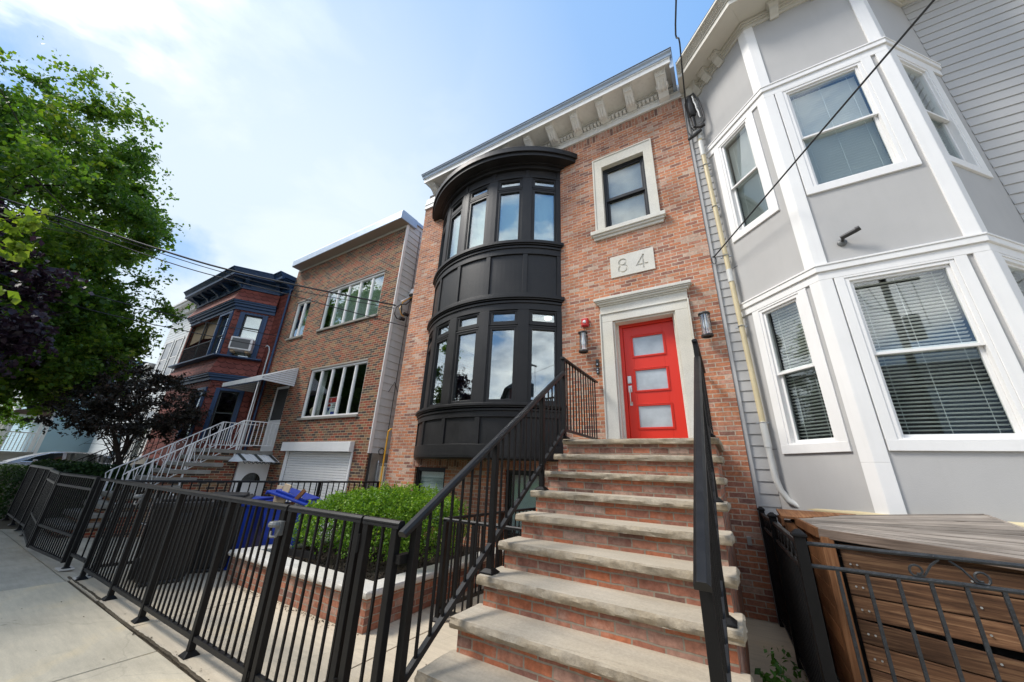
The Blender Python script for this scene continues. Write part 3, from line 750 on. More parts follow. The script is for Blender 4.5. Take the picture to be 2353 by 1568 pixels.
    while z < 7.86:
        b.hexa([(-1.47,-0.20,z+0.034),(-0.71,-0.20,z+0.034),(-0.71,-0.215,z),(-1.47,-0.215,z),(-1.47,-0.198,z+0.036),(-0.71,-0.198,z+0.036),(-0.71,-0.213,z+0.002),(-1.47,-0.213,z+0.002)]); z += 0.035
    b.build('blind', M['curtain'], W)

    # number stone, cut by boolean
    nb = MB().fr(F0); nb.box((-1.478, -0.05, 5.112), (-0.677, 0.020, 5.572)); ns = nb.build('number_stone', M['limestone'], H)
    cut = MB()
    def ringcut(cx, cz, r, t):
        prof = []
        loops = []
        for k in range(29):
            a = 2*math.pi*k/28
            loops.append([(cx+(r-t)*math.cos(a), 5.96, cz+(r-t)*math.sin(a)), (cx+(r+t)*math.cos(a), 5.96, cz+(r+t)*math.sin(a)), (cx+(r+t)*math.cos(a), 5.9985, cz+(r+t)*math.sin(a)), (cx+(r-t)*math.cos(a), 5.9985, cz+(r-t)*math.sin(a))])
        cut.loft(loops[:-1] + [loops[0]], True, False)
    def barcut(x0, z0, x1, z1, t):
        d = Vector((x1-x0, 0, z1-z0)).normalized(); n_ = Vector((-d.z, 0, d.x))*t; p = Vector((x0, 5.96, z0)) - d*t; q = Vector((x1, 5.96, z1)) + d*t; e = Vector((0, 0.0386, 0))
        cut.hexa([p-n_, q-n_, q-n_+e, p-n_+e, p+n_, q+n_, q+n_+e, p+n_+e])
    dk = MB()
    ringcut(-1.245, 5.405, 0.066, 0.0135); ringcut(-1.245, 5.262, 0.078, 0.0135)
    c1 = cut; cutters = []
    def flush(nm):
        nonlocal cut
        o = cut.build(nm, M['limestone'], None); cutters.append(o); cut = MB()
    cut = MB(); ringcut(-1.245, 5.405, 0.064, 0.0165); flush('c')
    cut = MB(); ringcut(-1.245, 5.265, 0.0765, 0.0165); flush('c')
    for q in ((-0.865, 5.19, -0.865, 5.46), (-0.865, 5.455, -0.985, 5.265), (-0.985, 5.265, -0.80, 5.265)):
        cut = MB(); barcut(*q, 0.0155); flush('c')
    for c in cutters:
        md = ns.modifiers.new('cut', 'BOOLEAN'); md.object = c; md.operation = 'DIFFERENCE'; md.solver = 'EXACT'
    dg = bpy.context.evaluated_depsgraph_get(); dg.update()
    me = bpy.data.meshes.new_from_object(ns.evaluated_get(dg))
    ns.modifiers.clear(); ns.data = me; me.name = 'number_stone'
    for c in cutters: bpy.data.objects.remove(c)

    # door surround
    ds = MB().fr(F0)
    for sx, (a, b, c) in ((1, (-1.735, -1.71, -1.505)), (-1, (-0.225, -0.25, -0.455))):
        ds.box((a, 0, 1.98), (b, 0.055, 4.40)) if sx > 0 else ds.box((b, 0, 1.98), (a, 0.055, 4.40))
        x0, x1 = sorted((b, c)); ds.box((x0, 0, 1.98), (x1, 0.035, 4.22))
        xi = c; ds.box((xi - 0.001 if sx > 0 else xi - 0.03, 0.0, 1.98), (xi + 0.03 if sx > 0 else xi + 0.001, -0.11, 4.22))
        ds.box((xi - 0.001 if sx > 0 else xi - 0.06, -0.11, 1.98), (xi + 0.06 if sx > 0 else xi + 0.001, -0.19, 4.22))
    ds.box((-1.71, 0, 4.22), (-0.25, 0.035, 4.375)); ds.box((-1.475, 0.0, 4.19), (-0.485, -0.19, 4.221))
    ds.box((-1.71, 0, 4.375), (-0.25, 0.055, 4.40)); ds.box((-1.725, 0, 4.40), (-0.235, 0.025, 4.545))
    ds.box((-1.735, 0, 4.545), (-0.225, 0.05, 4.575)); ds.box((-1.765, 0, 4.575), (-0.195, 0.085, 4.61)); ds.box((-1.79, 0, 4.61), (-0.17, 0.11, 4.635)); ds.box((-1.815, 0, 4.635), (-0.145, 0.13, 4.69))
    ds.build('door_surround', M['limestone'], H, bev=0.007)
    D = MB().fr(F0)
    # leaf with three lights: stiles and rails
    L, Rr = -1.385, -0.515
    gl = [(2.58, 2.92), (2.96+0.0, 3.30), (3.575, 3.925)]
    gl = [(2.335, 2.685), (2.955, 3.305), (3.575, 3.925)]
    gx0, gx1 = -1.225, -0.722
    yb, yf = -0.235, -0.195
    D.box((L, yb, 2.0), (gx0, yf, 4.13)); D.box((gx1, yb, 2.0), (Rr, yf, 4.13))
    zz = [2.0, *[z for g in gl for z in g], 4.13]
    for k in range(0, 8, 2): D.box((gx0, yb, zz[k]), (gx1, yf, zz[k+1]))
    for g0, g1 in gl:
        ring4(D, gx0-0.035, gx1+0.035, g0-0.035, g1+0.035, 0.012, yf, yf+0.014)
        ring4(D, gx0-0.02, gx1+0.02, g0-0.02, g1+0.02, 0.02, yf-0.005, yf+0.010)
    door = D.build('door', M['red_door'], H, bev=0.004)
    df = MB().fr(F0)
    df.box((-1.445, -0.24, 1.98), (L-0.004, -0.165, 4.20)); df.box((Rr+0.004, -0.24, 1.98), (-0.482, -0.165, 4.20)); df.box((L-0.004, -0.24, 4.135), (Rr+0.004, -0.165, 4.20))
    df.build('door_frame', M['red_door'], H, bev=0.003)
    for g0, g1 in gl:
        p = MB().fr(F0); p.box((gx0, -0.221, g0), (gx1, -0.211, g1)); p.build('light', M['glass_frost'], door)
    k = MB().fr(F0); k.box((-1.362, yf, 3.085), (-1.298, yf+0.022, 3.215)); k.box((-1.352, yf+0.022, 3.10), (-1.308, yf+0.028, 3.205)); k.build('keypad_lock', M['steel'], door, bev=0.004)
    h = MB().fr(F0); h.box((-1.36, yf, 2.93), (-1.30, yf+0.018, 3.045)); h.box((-1.352, yf, 2.70), (-1.308, yf+0.016, 2.765))
    h.tube([(-1.33, yf+0.01, 2.985), (-1.33, yf+0.055, 2.985), (-1.33, yf+0.06, 2.96), (-1.33, yf+0.06, 2.76), (-1.33, yf+0.05, 2.735), (-1.33, yf+0.01, 2.735)], 0.010, 8)
    h.cyl((-1.33, yf+0.018, 3.015), (-1.33, yf+0.03, 3.015), 0.016)
    h.build('door_handle', M['steel'], door, bev=0.003)
    hi = MB().fr(F0)
    for z in (2.3, 3.05, 3.78): hi.cyl((Rr+0.001, yf+0.006, z), (Rr+0.001, yf+0.006, z+0.1), 0.008)
    hi.build('hinge', M['frame_black'], door)
    bd = MB().fr(F0); bd.box((-1.5, -0.26, 1.9), (-0.46, -0.245, 4.22)); bd.build('threshold', M['limestone'], H)

    # basement windows
    for a, b, z0, z1 in ((-6.02, -5.15, 0.46, 1.59), (-3.70, -2.87, 0.46, 1.60)):
        f = MB().fr(F0); ring4(f, a+0.002, b-0.002, z0+0.002, z1-0.002, 0.06, -0.14, -0.05); ring4(f, a+0.06, b-0.06, z0+0.06, z1-0.06, 0.03, -0.13, -0.07)
        bw = f.build('basement_window', M['frame_black'], H, bev=0.003)
        p = MB().fr(F0); p.box((a+0.09, -0.105, z0+0.09), (b-0.09, -0.099, z1-0.09)); p.build('pane', M['glass_dark'], bw)
        c = MB().fr(F0); c.box((a+0.05, -0.17, z0+0.05), (b-0.05, -0.16, z1-0.05)); c.build('blind', M['frost'], bw)

    # roof cornice
    x0, x1 = -6.48, 0.10
    poly = [(x0, 6.0), (x1, 6.0)]
    C = MB()
    def lay(o_, z0, z1, inn=0.02, e=None):
        e = o_ if e is None else e
        C.box((x0 - min(e, 0.02) if False else x0, 6.0 - o_, z0), (x1, 6.0 + inn, z1))
    C.box((-6.955, 5.955, 8.955), (0.205, 6.05, 8.985)); C.box((-6.945, 5.965, 8.985), (0.20, 6.05, 9.095)); C.box((-6.955, 5.95, 9.095), (0.205, 6.05, 9.135))
    C.box((-6.93, 5.975, 9.135), (0.19, 6.3, 9.33))
    C.box((x0, 5.915, 9.235), (x1, 5.976, 9.262)); C.box((x0, 5.93, 9.262), (x1, 5.976, 9.30)); C.box((x0, 5.90, 9.30), (x1, 5.976, 9.335))
    C.box((x0, 5.42, 9.335), (x1, 6.25, 9.36))
    C.box((x0-0.004, 5.395, 9.285), (x1+0.004, 5.425, 9.40)); C.box((x0-0.012, 5.375, 9.40), (x1+0.012, 5.6, 9.425))
    cor = C.build('cornice', M['white_cornice'], H, bev=0.004)
    cr = MB()
    prof = [(5.42, 9.425), (5.36, 9.425), (5.355, 9.445), (5.345, 9.47), (5.325, 9.49), (5.305, 9.50), (5.30, 9.525), (5.42, 9.525)]
    cr.extr([(x0-0.05, y, z) for y, z in prof], (x1-x0+0.10, 0, 0))
    cr.box((x1-0.015, 5.425, 9.15), (x1+0.055, 6.15, 9.525)); cr.box((x0-0.05, 5.425, 9.36), (x0+0.02, 6.15, 9.525))
    cr.build('crown_moulding', M['flashing'], cor, bev=0.003)
    tp = MB(); tp.box((x0-0.06, 5.29, 9.526), (x1+0.06, 6.3, 9.54)); tp.box((-6.9, 6.05, 9.33), (0.15, 6.30, 9.526)); tp.build('roof_edge', M['roofing'], cor)
    de = MB(); x = x0 + 0.22
    while x < x1 - 0.3:
        de.box((x, 5.885, 9.150), (x+0.058, 5.976, 9.228)); de.cyl((x+0.029, 5.875, 9.189), (x+0.029, 5.89, 9.189), 0.026, n=8); x += 0.083
    de.build('dentils', M['white_cornice'], cor)
    def bracket(cx, w, big=False):
        b = MB(); h0 = 8.985 if big else 9.14
        prof = [(5.975, 9.335), (5.47, 9.335), (5.47, 9.30), (5.495, 9.275), (5.515, 9.24), (5.55, 9.21), (5.61, 9.18), (5.67, 9.135), (5.72, 9.095), (5.78, 9.08), (5.81, 9.10 if not big else 9.05), (5.86, 9.12 if not big else 9.01), (5.93, 9.12 if not big else 8.99), (5.975, h0)]
        b.extr([(cx - w/2, y, z) for y, z in prof], (w, 0, 0))
        b.box((cx - w/2 - 0.025, 5.45, 9.315), (cx + w/2 + 0.025, 5.97, 9.334)); b.box((cx - w/2 - 0.013, 5.46, 9.298), (cx + w/2 + 0.013, 5.97, 9.315))
        for q in (-0.3, 0, 0.3):
            b.tube([(cx+q*w, 5.60, 9.185), (cx+q*w, 5.67, 9.132), (cx+q*w, 5.72, 9.092), (cx+q*w, 5.78, 9.077)], 0.018, 6)
        for yy, zz in ((5.478, 9.285), (5.50, 9.255), (5.525, 9.225)):
            b.box((cx - w*0.42, yy-0.006, zz-0.008), (cx + w*0.42, yy+0.03, zz+0.006))
        if big:
            b.box((cx - w/2 - 0.02, 5.70, 9.12), (cx + w/2 + 0.02, 5.78, 9.20))
            for q in (-0.32, -0.1, 0.12, 0.34): b.box((cx+q*w-0.012, 5.925, 8.99), (cx+q*w+0.012, 5.94, 9.2))
        b.build('bracket', M['white_cornice'], cor, bev=0.003)
    for i in range(9): bracket(-0.755 - 0.6075*i, 0.17)
    bracket(-0.105, 0.20, True); bracket(-6.29, 0.20, True)
    return H
HOUSE84 = make_rowhouse()

# ------------------------------------------------------------------ front steps
def rock_slab(mb_top, mb_rock, x0, x1, y0, y1, z0, z1, seed, amp=0.016):
    # flat top; split rock face on the front and both ends
    nx = max(8, int((x1-x0)/0.035)); prof = [(0.0, 0.0), (0.18, 0.010), (0.45, 0.015), (0.75, 0.012), (0.93, 0.004), (1.0, 0.0)]
    def dsp(u, v, k):
        return (noise.noise((u*7+seed*3.7, v*2.2+k, seed)) + 0.6*noise.noise((u*19, v*5+k, seed+4)) + 0.35*noise.noise((u*47, v*9, seed+9)))*amp
    path = []
    for i in range(9): path.append((x0, y1 + (y0+0.012-y1)*i/9, -1, 0))
    for i in range(nx+1): path.append((x0 + (x1-x0)*i/nx, y0, 0, -1))
    for i in range(1, 10): path.append((x1, y0+0.012 + (y1-y0-0.012)*i/9, 1, 0))
    loops = []
    for (x, y, nx_, ny_) in path:
        l = []
        for j, (t, o) in enumerate(prof):
            z = z1 + (z0 - z1)*t
            d = 0 if j in (0,) else o + dsp(x + y, z, j*0.6) * (1.0 if 0 < j < 5 else 0.5)
            e = dsp(x*1.3 + y, 0, 30)*0.5 if j == 0 else 0
            l.append((x + nx_*(d + e), y + ny_*(d + e), z + (0.25*dsp(x+y, 0, 50) if j == 0 else 0)))
        loops.append(l)
    mb_rock.loft(loops, False, False)
    top = [l[0] for l in loops]
    mb_top.add([(p[0], p[1], p[2]) for p in top], [tuple(range(len(top)))])
    bot = [l[-1] for l in loops]
    mb_rock.add(bot, [tuple(range(len(bot)-1, -1, -1))])
def make_steps():
    S = thing('front_steps', 'straight flight of brick steps with rock-faced grey stone treads up to the red door', 'steps', (-1.0, 3.2, 0))
    xl, xr = -1.90, -0.085
    b = MB()
    N_ = 10
    prev = 5.985
    for i in range(N_):
        y0 = 4.53 - 0.3*i; z = 2.0 - 0.2035*i
        yb = 5.985 if i == 0 else 4.53 - 0.3*(i-1) + 0.035
        b.box((xl+0.045, y0+0.035, -0.05), (xr-0.045, yb, z-0.064))
    b.build('brick_risers', M['brick_step'], S)
    for i in range(N_):
        y0 = 4.53 - 0.3*i; z = 2.0 - 0.2035*i
        yb = 5.97 if i == 0 else y0 + 0.36
        t = MB(); r = MB(); rock_slab(t, r, xl, xr, y0, yb, z-0.064, z, i+1)
        o = t.build('tread', M['bluestone'], S, recalc=False)
        r.build('rock_face', M['rockface'], o, smooth=True)
    return S
make_steps()

# ------------------------------------------------------------------ stair railings
def base_foot(mb, x, y, z, s=0.062, h=0.035):
    mb.box((x-s, y-s, z), (x+s, y+s, z+0.008))
    mb.hexa([(x-s*0.96,y-s*0.96,z+0.008),(x+s*0.96,y-s*0.96,z+0.008),(x+s*0.96,y+s*0.96,z+0.008),(x-s*0.96,y+s*0.96,z+0.008),
             (x-0.03,y-0.03,z+h),(x+0.03,y-0.03,z+h),(x+0.03,y+0.03,z+h),(x-0.03,y+0.03,z+h)])
def make_stair_rail(X, label, out):
    Rl = thing('stair_railing', label, 'railing', (X, 3.2, 0.0), 'black stair railings')
    hz = lambda y: 1.205 + 0.652*(y-1.85); bz = lambda y: 0.40 + 0.688*(y-1.965)
    yt = 4.455
    h = MB(); sl = 0.652
    # shaped cap: sloping part, with chamfered top
    def cap(p, q, w=0.066, hh=0.042):
        p = Vector(p); q = Vector(q); t = (q-p).normalized(); sd = Vector((1,0,0)); u = sd.cross(t).normalized()
        if u.z < 0: u = -u
        sec = [(-w/2, -hh/2), (w/2, -hh/2), (w/2, hh*0.1), (w*0.27, hh/2), (-w*0.27, hh/2), (-w/2, hh*0.1)]
        h.loft([[p + sd*a + u*b for a, b in sec], [q + sd*a + u*b for a, b in sec]], True, True)
    cap((X, 1.80, hz(1.80)), (X, yt, hz(yt)))
    cap((X, yt-0.045, 3.105), (X, 5.95, 3.105), 0.06, 0.035)
    h.build('handrail', M['iron_top'], Rl, bev=0.002)
    bb = MB(); bb.bar((X, 1.94, bz(1.94)), (X, yt-0.02, bz(yt-0.02)), 0.036, 0.038); bb.bar((X, yt+0.02, 2.115), (X, 5.96, 2.115), 0.032, 0.032)
    bb.build('bottom_rail', M['iron_top'], Rl)
    for y, zb, zt, ft in ((1.925, 0.0, hz(1.925)-0.02, True), (2.83, 0.782, hz(2.83)-0.02, True), (3.79, 1.392, hz(3.79)-0.02, True), (yt, 2.0, 3.09, True)):
        p = MB(); p.box((X-0.025, y-0.025, zb), (X+0.025, y+0.025, zt)); base_foot(p, X, y, zb + 0.001); p.build('post', M['iron'], Rl, bev=0.003)
    y = 2.045
    while y < yt - 0.06:
        if min(abs(y-2.83), abs(y-3.79)) > 0.045:
            b = MB(); b.box((X-0.008, y-0.008, bz(y)), (X+0.008, y+0.008, hz(y)-0.015)); b.build('baluster', M['iron'], Rl)
        y += 0.1125
    y = yt + 0.12
    while y < 5.93:
        b = MB(); b.box((X-0.008, y-0.008, 2.12), (X+0.008, y+0.008, 3.09)); b.build('baluster', M['iron'], Rl); y += 0.115
make_stair_rail(-1.85, 'black metal stair railing along the planter side of the steps', -1)
make_stair_rail(-0.172, 'black metal stair railing on the wood shed side of the steps', 1)

# ------------------------------------------------------------------ front fence, gates, side fences
def fence_run(root, A, B, zb, zt, posts, step=0.105, top_w=0.058, top_h=0.045, feet=True, bal=0.008, post_w=0.025, top=True, skip=0.05, ground=0.0, wide=()):
    A = Vector((A[0], A[1], 0)); B = Vector((B[0], B[1], 0)); L = (B-A).length; t = (B-A)/L; nrm = Vector((t.y, -t.x, 0))
    if top:
        m = MB(); sec = [(-top_w/2, -top_h/2), (top_w/2, -top_h/2), (top_w/2, -top_h*0.15), (top_w*0.43, -top_h*0.15), (top_w*0.43, 0.0), (top_w/2, 0.0), (top_w/2, top_h*0.2), (top_w*0.3, top_h/2), (-top_w*0.3, top_h/2), (-top_w/2, top_h*0.2), (-top_w/2, 0.0), (-top_w*0.43, 0.0), (-top_w*0.43, -top_h*0.15), (-top_w/2, -top_h*0.15)]
        zc = zt - top_h/2
        m.loft([[A + nrm*a + Vector((0,0,zc+b)) for a, b in sec], [B + nrm*a + Vector((0,0,zc+b)) for a, b in sec]], True, True)
        m.build('top_rail', M['iron_top'], root)
    m = MB(); m.bar(A + Vector((0,0,zb)), B + Vector((0,0,zb)), 0.034, 0.036); m.build('bottom_rail', M['iron_top'], root)
    ps = []
    for s in posts:
        p = A + t*s; ps.append(s)
        w = post_w*1.25 if s in wide else post_w
        b = MB(); b.box((p.x-w, p.y-w, ground), (p.x+w, p.y+w, zt-0.02))
        if feet: base_foot(b, p.x, p.y, ground+0.001, 0.058, 0.036)
        b.build('post', M['iron'], root, bev=0.003)
    s = step*0.6
    while s < L - 0.02:
        if all(abs(s-q) > skip for q in ps):
            p = A + t*s; b = MB(); b.box((p.x-bal, p.y-bal, zb), (p.x+bal, p.y+bal, zt-0.03)); b.build('baluster', M['iron'], root)
        s += step
def latch(root, x, y, z):
    b = MB(); b.box((x-0.035, y-0.05, z-0.075), (x+0.03, y-0.012, z+0.03)); b.lathe((x-0.03, y-0.055, z+0.005), [(0.0,-0.02),(0.05,-0.02),(0.055,0.0),(0.045,0.02),(0.0,0.022)], 12)
    b.tube([(x-0.06,y-0.06,z-0.05),(x-0.03,y-0.075,z-0.085),(x+0.02,y-0.06,z-0.08),(x+0.035,y-0.05,z-0.03)], 0.012, 6)
    b.build('latch', M['latch'], root, bev=0.006)
YF = 1.845
def make_fences():
    f = thing('metal_fence', 'long black metal picket fence along the pavement in front of the bins', 'fence', (-5.5, YF, 0))
    xl, xr = -7.76, -3.225
    fence_run(f, (xl, YF), (xr, YF), 0.125, 1.24, [0.05, -6.47-xl, -5.42-xl, -4.21-xl, -3.262-xl], step=0.104)
    latch(f, -6.50, YF, 1.09)
    g = thing('fence_gate', 'narrow black picket gate with a grey latch in front of the planter', 'gate', (-2.7, YF, 0))
    fence_run(g, (-3.195, YF), (-2.278, YF), 0.125, 1.24, [0.03, 0.885], step=0.108, feet=False, ground=0.09)
    latch(g, -3.245, YF, 1.09)
    hb = MB(); hb.cyl((-2.267, YF-0.03, 1.02), (-2.267, YF-0.03, 1.13), 0.013); hb.cyl((-2.267, YF-0.03, 0.25), (-2.267, YF-0.03, 0.35), 0.013); hb.build('hinge', M['iron'], g)
    s = thing('metal_fence', 'short black fence panel between the gate and the steps', 'fence', (-2.08, YF, 0))
    fence_run(s, (-2.256, YF), (-1.905, YF), 0.125, 1.24, [0.03, 0.31], step=0.115)
    bb = MB(); bb.box((-1.925, YF-0.01, 1.0), (-1.875, YF+0.09, 1.05)); bb.build('bracket', M['iron'], s)
    # side fence towards the brown house
    d = thing('metal_fence', 'black picket fence running back from the pavement beside the white roller shutter', 'fence', (-7.5, 4.0, 0))
    fence_run(d, (-7.79, 1.92), (-7.22, 6.15), 0.12, 1.235, [0.04, 1.45, 2.85, 4.2], step=0.118, top_w=0.045, top_h=0.035, feet=True)
    e = thing('metal_fence', 'narrow black fence panel with one picket beside the driveway gate', 'fence', (-8.1, YF, 0))
    fence_run(e, (-8.50, YF-0.02), (-7.80, YF), 0.20, 1.235, [0.03], step=0.30, top_w=0.045, top_h=0.035)
    wf = MB(); wf.box((-8.62, YF-0.1, 0.0), (-8.40, YF+0.06, 0.022)); wf.box((-7.84, YF-0.06, 0.0), (-7.70, YF+0.09, 0.02)); wf.build('pad', M['capstone'], e, bev=0.006)
    # driveway gates, folded slightly out of line
    for nm, A, B, lab in (('driveway_gate', (-10.30, 1.69), (-8.56, 1.80), 'black driveway gate leaf nearest the steps, sagging at the middle'), ('driveway_gate', (-12.30, 1.86), (-10.36, 1.69), 'black driveway gate leaf next to the hedge')):
        q = thing(nm, lab, 'gate', ((A[0]+B[0])/2, (A[1]+B[1])/2, 0), 'pair of black driveway gates')
        L = math.hypot(B[0]-A[0], B[1]-A[1])
        fence_run(q, A, B, 0.10, 1.25, [0.025, L-0.025], step=0.098, feet=False, ground=0.08, bal=0.008, top_w=0.05, top_h=0.04)
        for z in (0.42, 1.06):
            m = MB(); m.bar((A[0], A[1], z), (B[0], B[1], z), 0.036, 0.034); m.build('mid_rail', M['iron_top'], q)
    w = thing('metal_fence', 'black picket fence in front of the dark green hedge', 'fence', (-13.8, 1.95, 0))
    fence_run(w, (-15.4, 1.96), (-12.36, 1.90), 0.14, 1.27, [0.03, 1.2, 2.2, 3.0], step=0.098, bal=0.008)
    # small enclosure between the planter and the steps
    i = thing('metal_fence', 'low black fence round the basement area between planter and steps', 'fence', (-2.5, 3.7, 0))
    fence_run(i, (-3.08, 3.66), (-1.96, 3.66), 0.10, 1.02, [0.03, 0.45, 1.08], step=0.10, top_w=0.05, top_h=0.035)
    j = thing('metal_fence', 'black fence running back to the basement window behind the steps', 'fence', (-3.04, 4.8, 0))
    fence_run(j, (-3.07, 3.72), (-2.95, 5.9), 0.10, 1.02, [1.1, 2.1], step=0.11, top_w=0.045, top_h=0.03)
    # fence beside the wood shed
    r = thing('metal_fence', 'black metal fence with ball caps between the steps and the wooden shed', 'fence', (0.27, 4.7, 0))
    P0, P1, P2 = Vector((0.315, 3.30)), Vector((0.275, 4.82)), Vector((0.232, 5.93))
    for (A, B) in ((P0, P1), (P1, P2)):
        for z, hh in ((1.185, 0.03), (1.03, 0.028), (0.10, 0.03)):
            m = MB(); m.bar((A.x, A.y, z), (B.x, B.y, z), 0.03, hh); m.build('rail', M['iron_top'], r)
        n = int((B-A).length/0.085)
        for k in range(1, n):
            p = A + (B-A)*k/n; m = MB(); m.box((p.x-0.009, p.y-0.009, 0.1), (p.x+0.009, p.y+0.009, 1.03)); m.build('picket', M['iron'], r)
        nr = int((B-A).length/0.17)
        for k in range(nr):
            p = A + (B-A)*(k+0.5)/nr; m = MB()
            pts = [(p.x, p.y+0.055*math.cos(2*math.pi*q/14), 1.108+0.055*math.sin(2*math.pi*q/14)) for q in range(15)]
            m.tube(pts, 0.0075, 5, False); m.build('ring', M['iron'], r)
    for p, zt in ((P0, 1.235), (P1, 1.235), (P2, 1.225)):
        m = MB(); m.box((p.x-0.032, p.y-0.032, 0.0), (p.x+0.032, p.y+0.032, zt)); m.box((p.x-0.042, p.y-0.042, zt), (p.x+0.042, p.y+0.042, zt+0.018))
        m.hexa([(p.x-0.04,p.y-0.04,zt+0.018),(p.x+0.04,p.y-0.04,zt+0.018),(p.x+0.04,p.y+0.04,zt+0.018),(p.x-0.04,p.y+0.04,zt+0.018),(p.x-0.012,p.y-0.012,zt+0.045),(p.x+0.012,p.y-0.012,zt+0.045),(p.x+0.012,p.y+0.012,zt+0.045),(p.x-0.012,p.y+0.012,zt+0.045)])
        m.build('post', M['iron'], r, bev=0.004)
    # old iron railing in front of the shed
    q = thing('iron_railing', 'old black iron railing with scrolls in front of the wooden shed', 'railing', (1.6, 3.3, 0))
    def lumpy(a, b, rad):
        n = 16; return [(a[0]+(b[0]-a[0])*k/n, a[1]+(b[1]-a[1])*k/n, a[2]+(b[2]-a[2])*k/n + 0.0015*math.sin(k*2.3)) for k in range(n+1)]
    for z0, z1, w in ((1.197, 1.20, 0.0125), (1.068, 1.08, 0.0125), (0.12, 0.12, 0.0125)):
        m = MB(); m.tube(lumpy((0.345, 3.3, z0), (3.4, 3.3, z1), w), w, 8); m.build('rail', M['iron_old'], q, smooth=True)
    x = 0.475
    while x < 3.4:
        m = MB(); m.box((x-0.0085, 3.2915, 0.0), (x+0.0085, 3.3085, 1.07)); m.build('bar', M['iron_old'], q); x += 0.1375
    for k in range(5):
        cx = 0.97 + 0.52*k
        m = MB()
        for sg in (-1, 1):
            spi = [(cx + sg*(0.125 + 0.032*math.cos(a)*(1-0.09*a)), 3.3, 1.115 + 0.032*math.sin(a)*(1-0.09*a)) for a in [0.5*i for i in range(-2, 11)]]
            spi = [(cx + sg*0.02, 3.3, 1.185), (cx + sg*0.06, 3.3, 1.15)] + [(cx+sg*0.10, 3.3, 1.09)] + spi
            m.tube(spi, 0.0065, 5)
        m.build('scroll', M['iron_old'], q, smooth=True)
make_fences()

# ------------------------------------------------------------------ planter
def make_planter():
    P = thing('brick_planter', 'low brick planter with a rough pale stone cap in front of the bay', 'planter', (-4.8, 4.4, 0))
    b = MB(); x0, x1, y0, y1 = -6.30, -3.40, 2.95, 5.9
    for a in ((x0, y0, x1, y0+0.2), (x0, y0+0.2, x0+0.2, y1), (x1-0.2, y0+0.2, x1, y1)):
        b.box((a[0], a[1], -0.02), (a[2], a[3], 0.305))
    b.build('wall', M['brick_planter'], P)
    for k, (a, b_, c, d) in enumerate(((x0-0.03, x1+0.035, y0-0.04, y0+0.235),)):
        t = MB(); r = MB(); rock_slab(t, r, a, b_, c, d, 0.305, 0.372, 40, 0.010)
        o = t.build('capstone', M['capstone'], P, recalc=False); r.build('rock_face', M['capstone'], o, smooth=True)
    for a, b_ in ((x0-0.03, x0+0.22), (x1-0.22, x1+0.035)):
        t = MB(); r = MB(); rock_slab(t, r, a, b_, y0+0.237, y1, 0.305, 0.371, 43, 0.010)
        o = t.build('capstone', M['capstone'], P, recalc=False); r.build('rock_face', M['capstone'], o, smooth=True)
    s = MB(); n = 24
    for i in range(n):
        for j in range(n):
            X0, X1 = x0+0.2+(x1-x0-0.4)*i/n, x0+0.2+(x1-x0-0.4)*(i+1)/n; Y0, Y1 = y0+0.2+(y1-y0-0.2)*j/n, y0+0.2+(y1-y0-0.2)*(j+1)/n
            z = lambda x, y: 0.27 + 0.03*noise.noise((x*5, y*5, 1)) + 0.015*noise.noise((x*19, y*19, 2))
            s.add([(X0,Y0,z(X0,Y0)),(X1,Y0,z(X1,Y0)),(X1,Y1,z(X1,Y1)),(X0,Y1,z(X0,Y1))], [(0,1,2,3)])
    s.build('soil', M['soil'], P, recalc=False)
    e = MB(); e.bar((-5.95, 3.35, 0.36), (-5.2, 3.5, 0.36), 0.012, 0.09); tag(e.build('edging_strip', M['plastic_black']), 'black edging strip lying on the planter soil', 'edging')
make_planter()

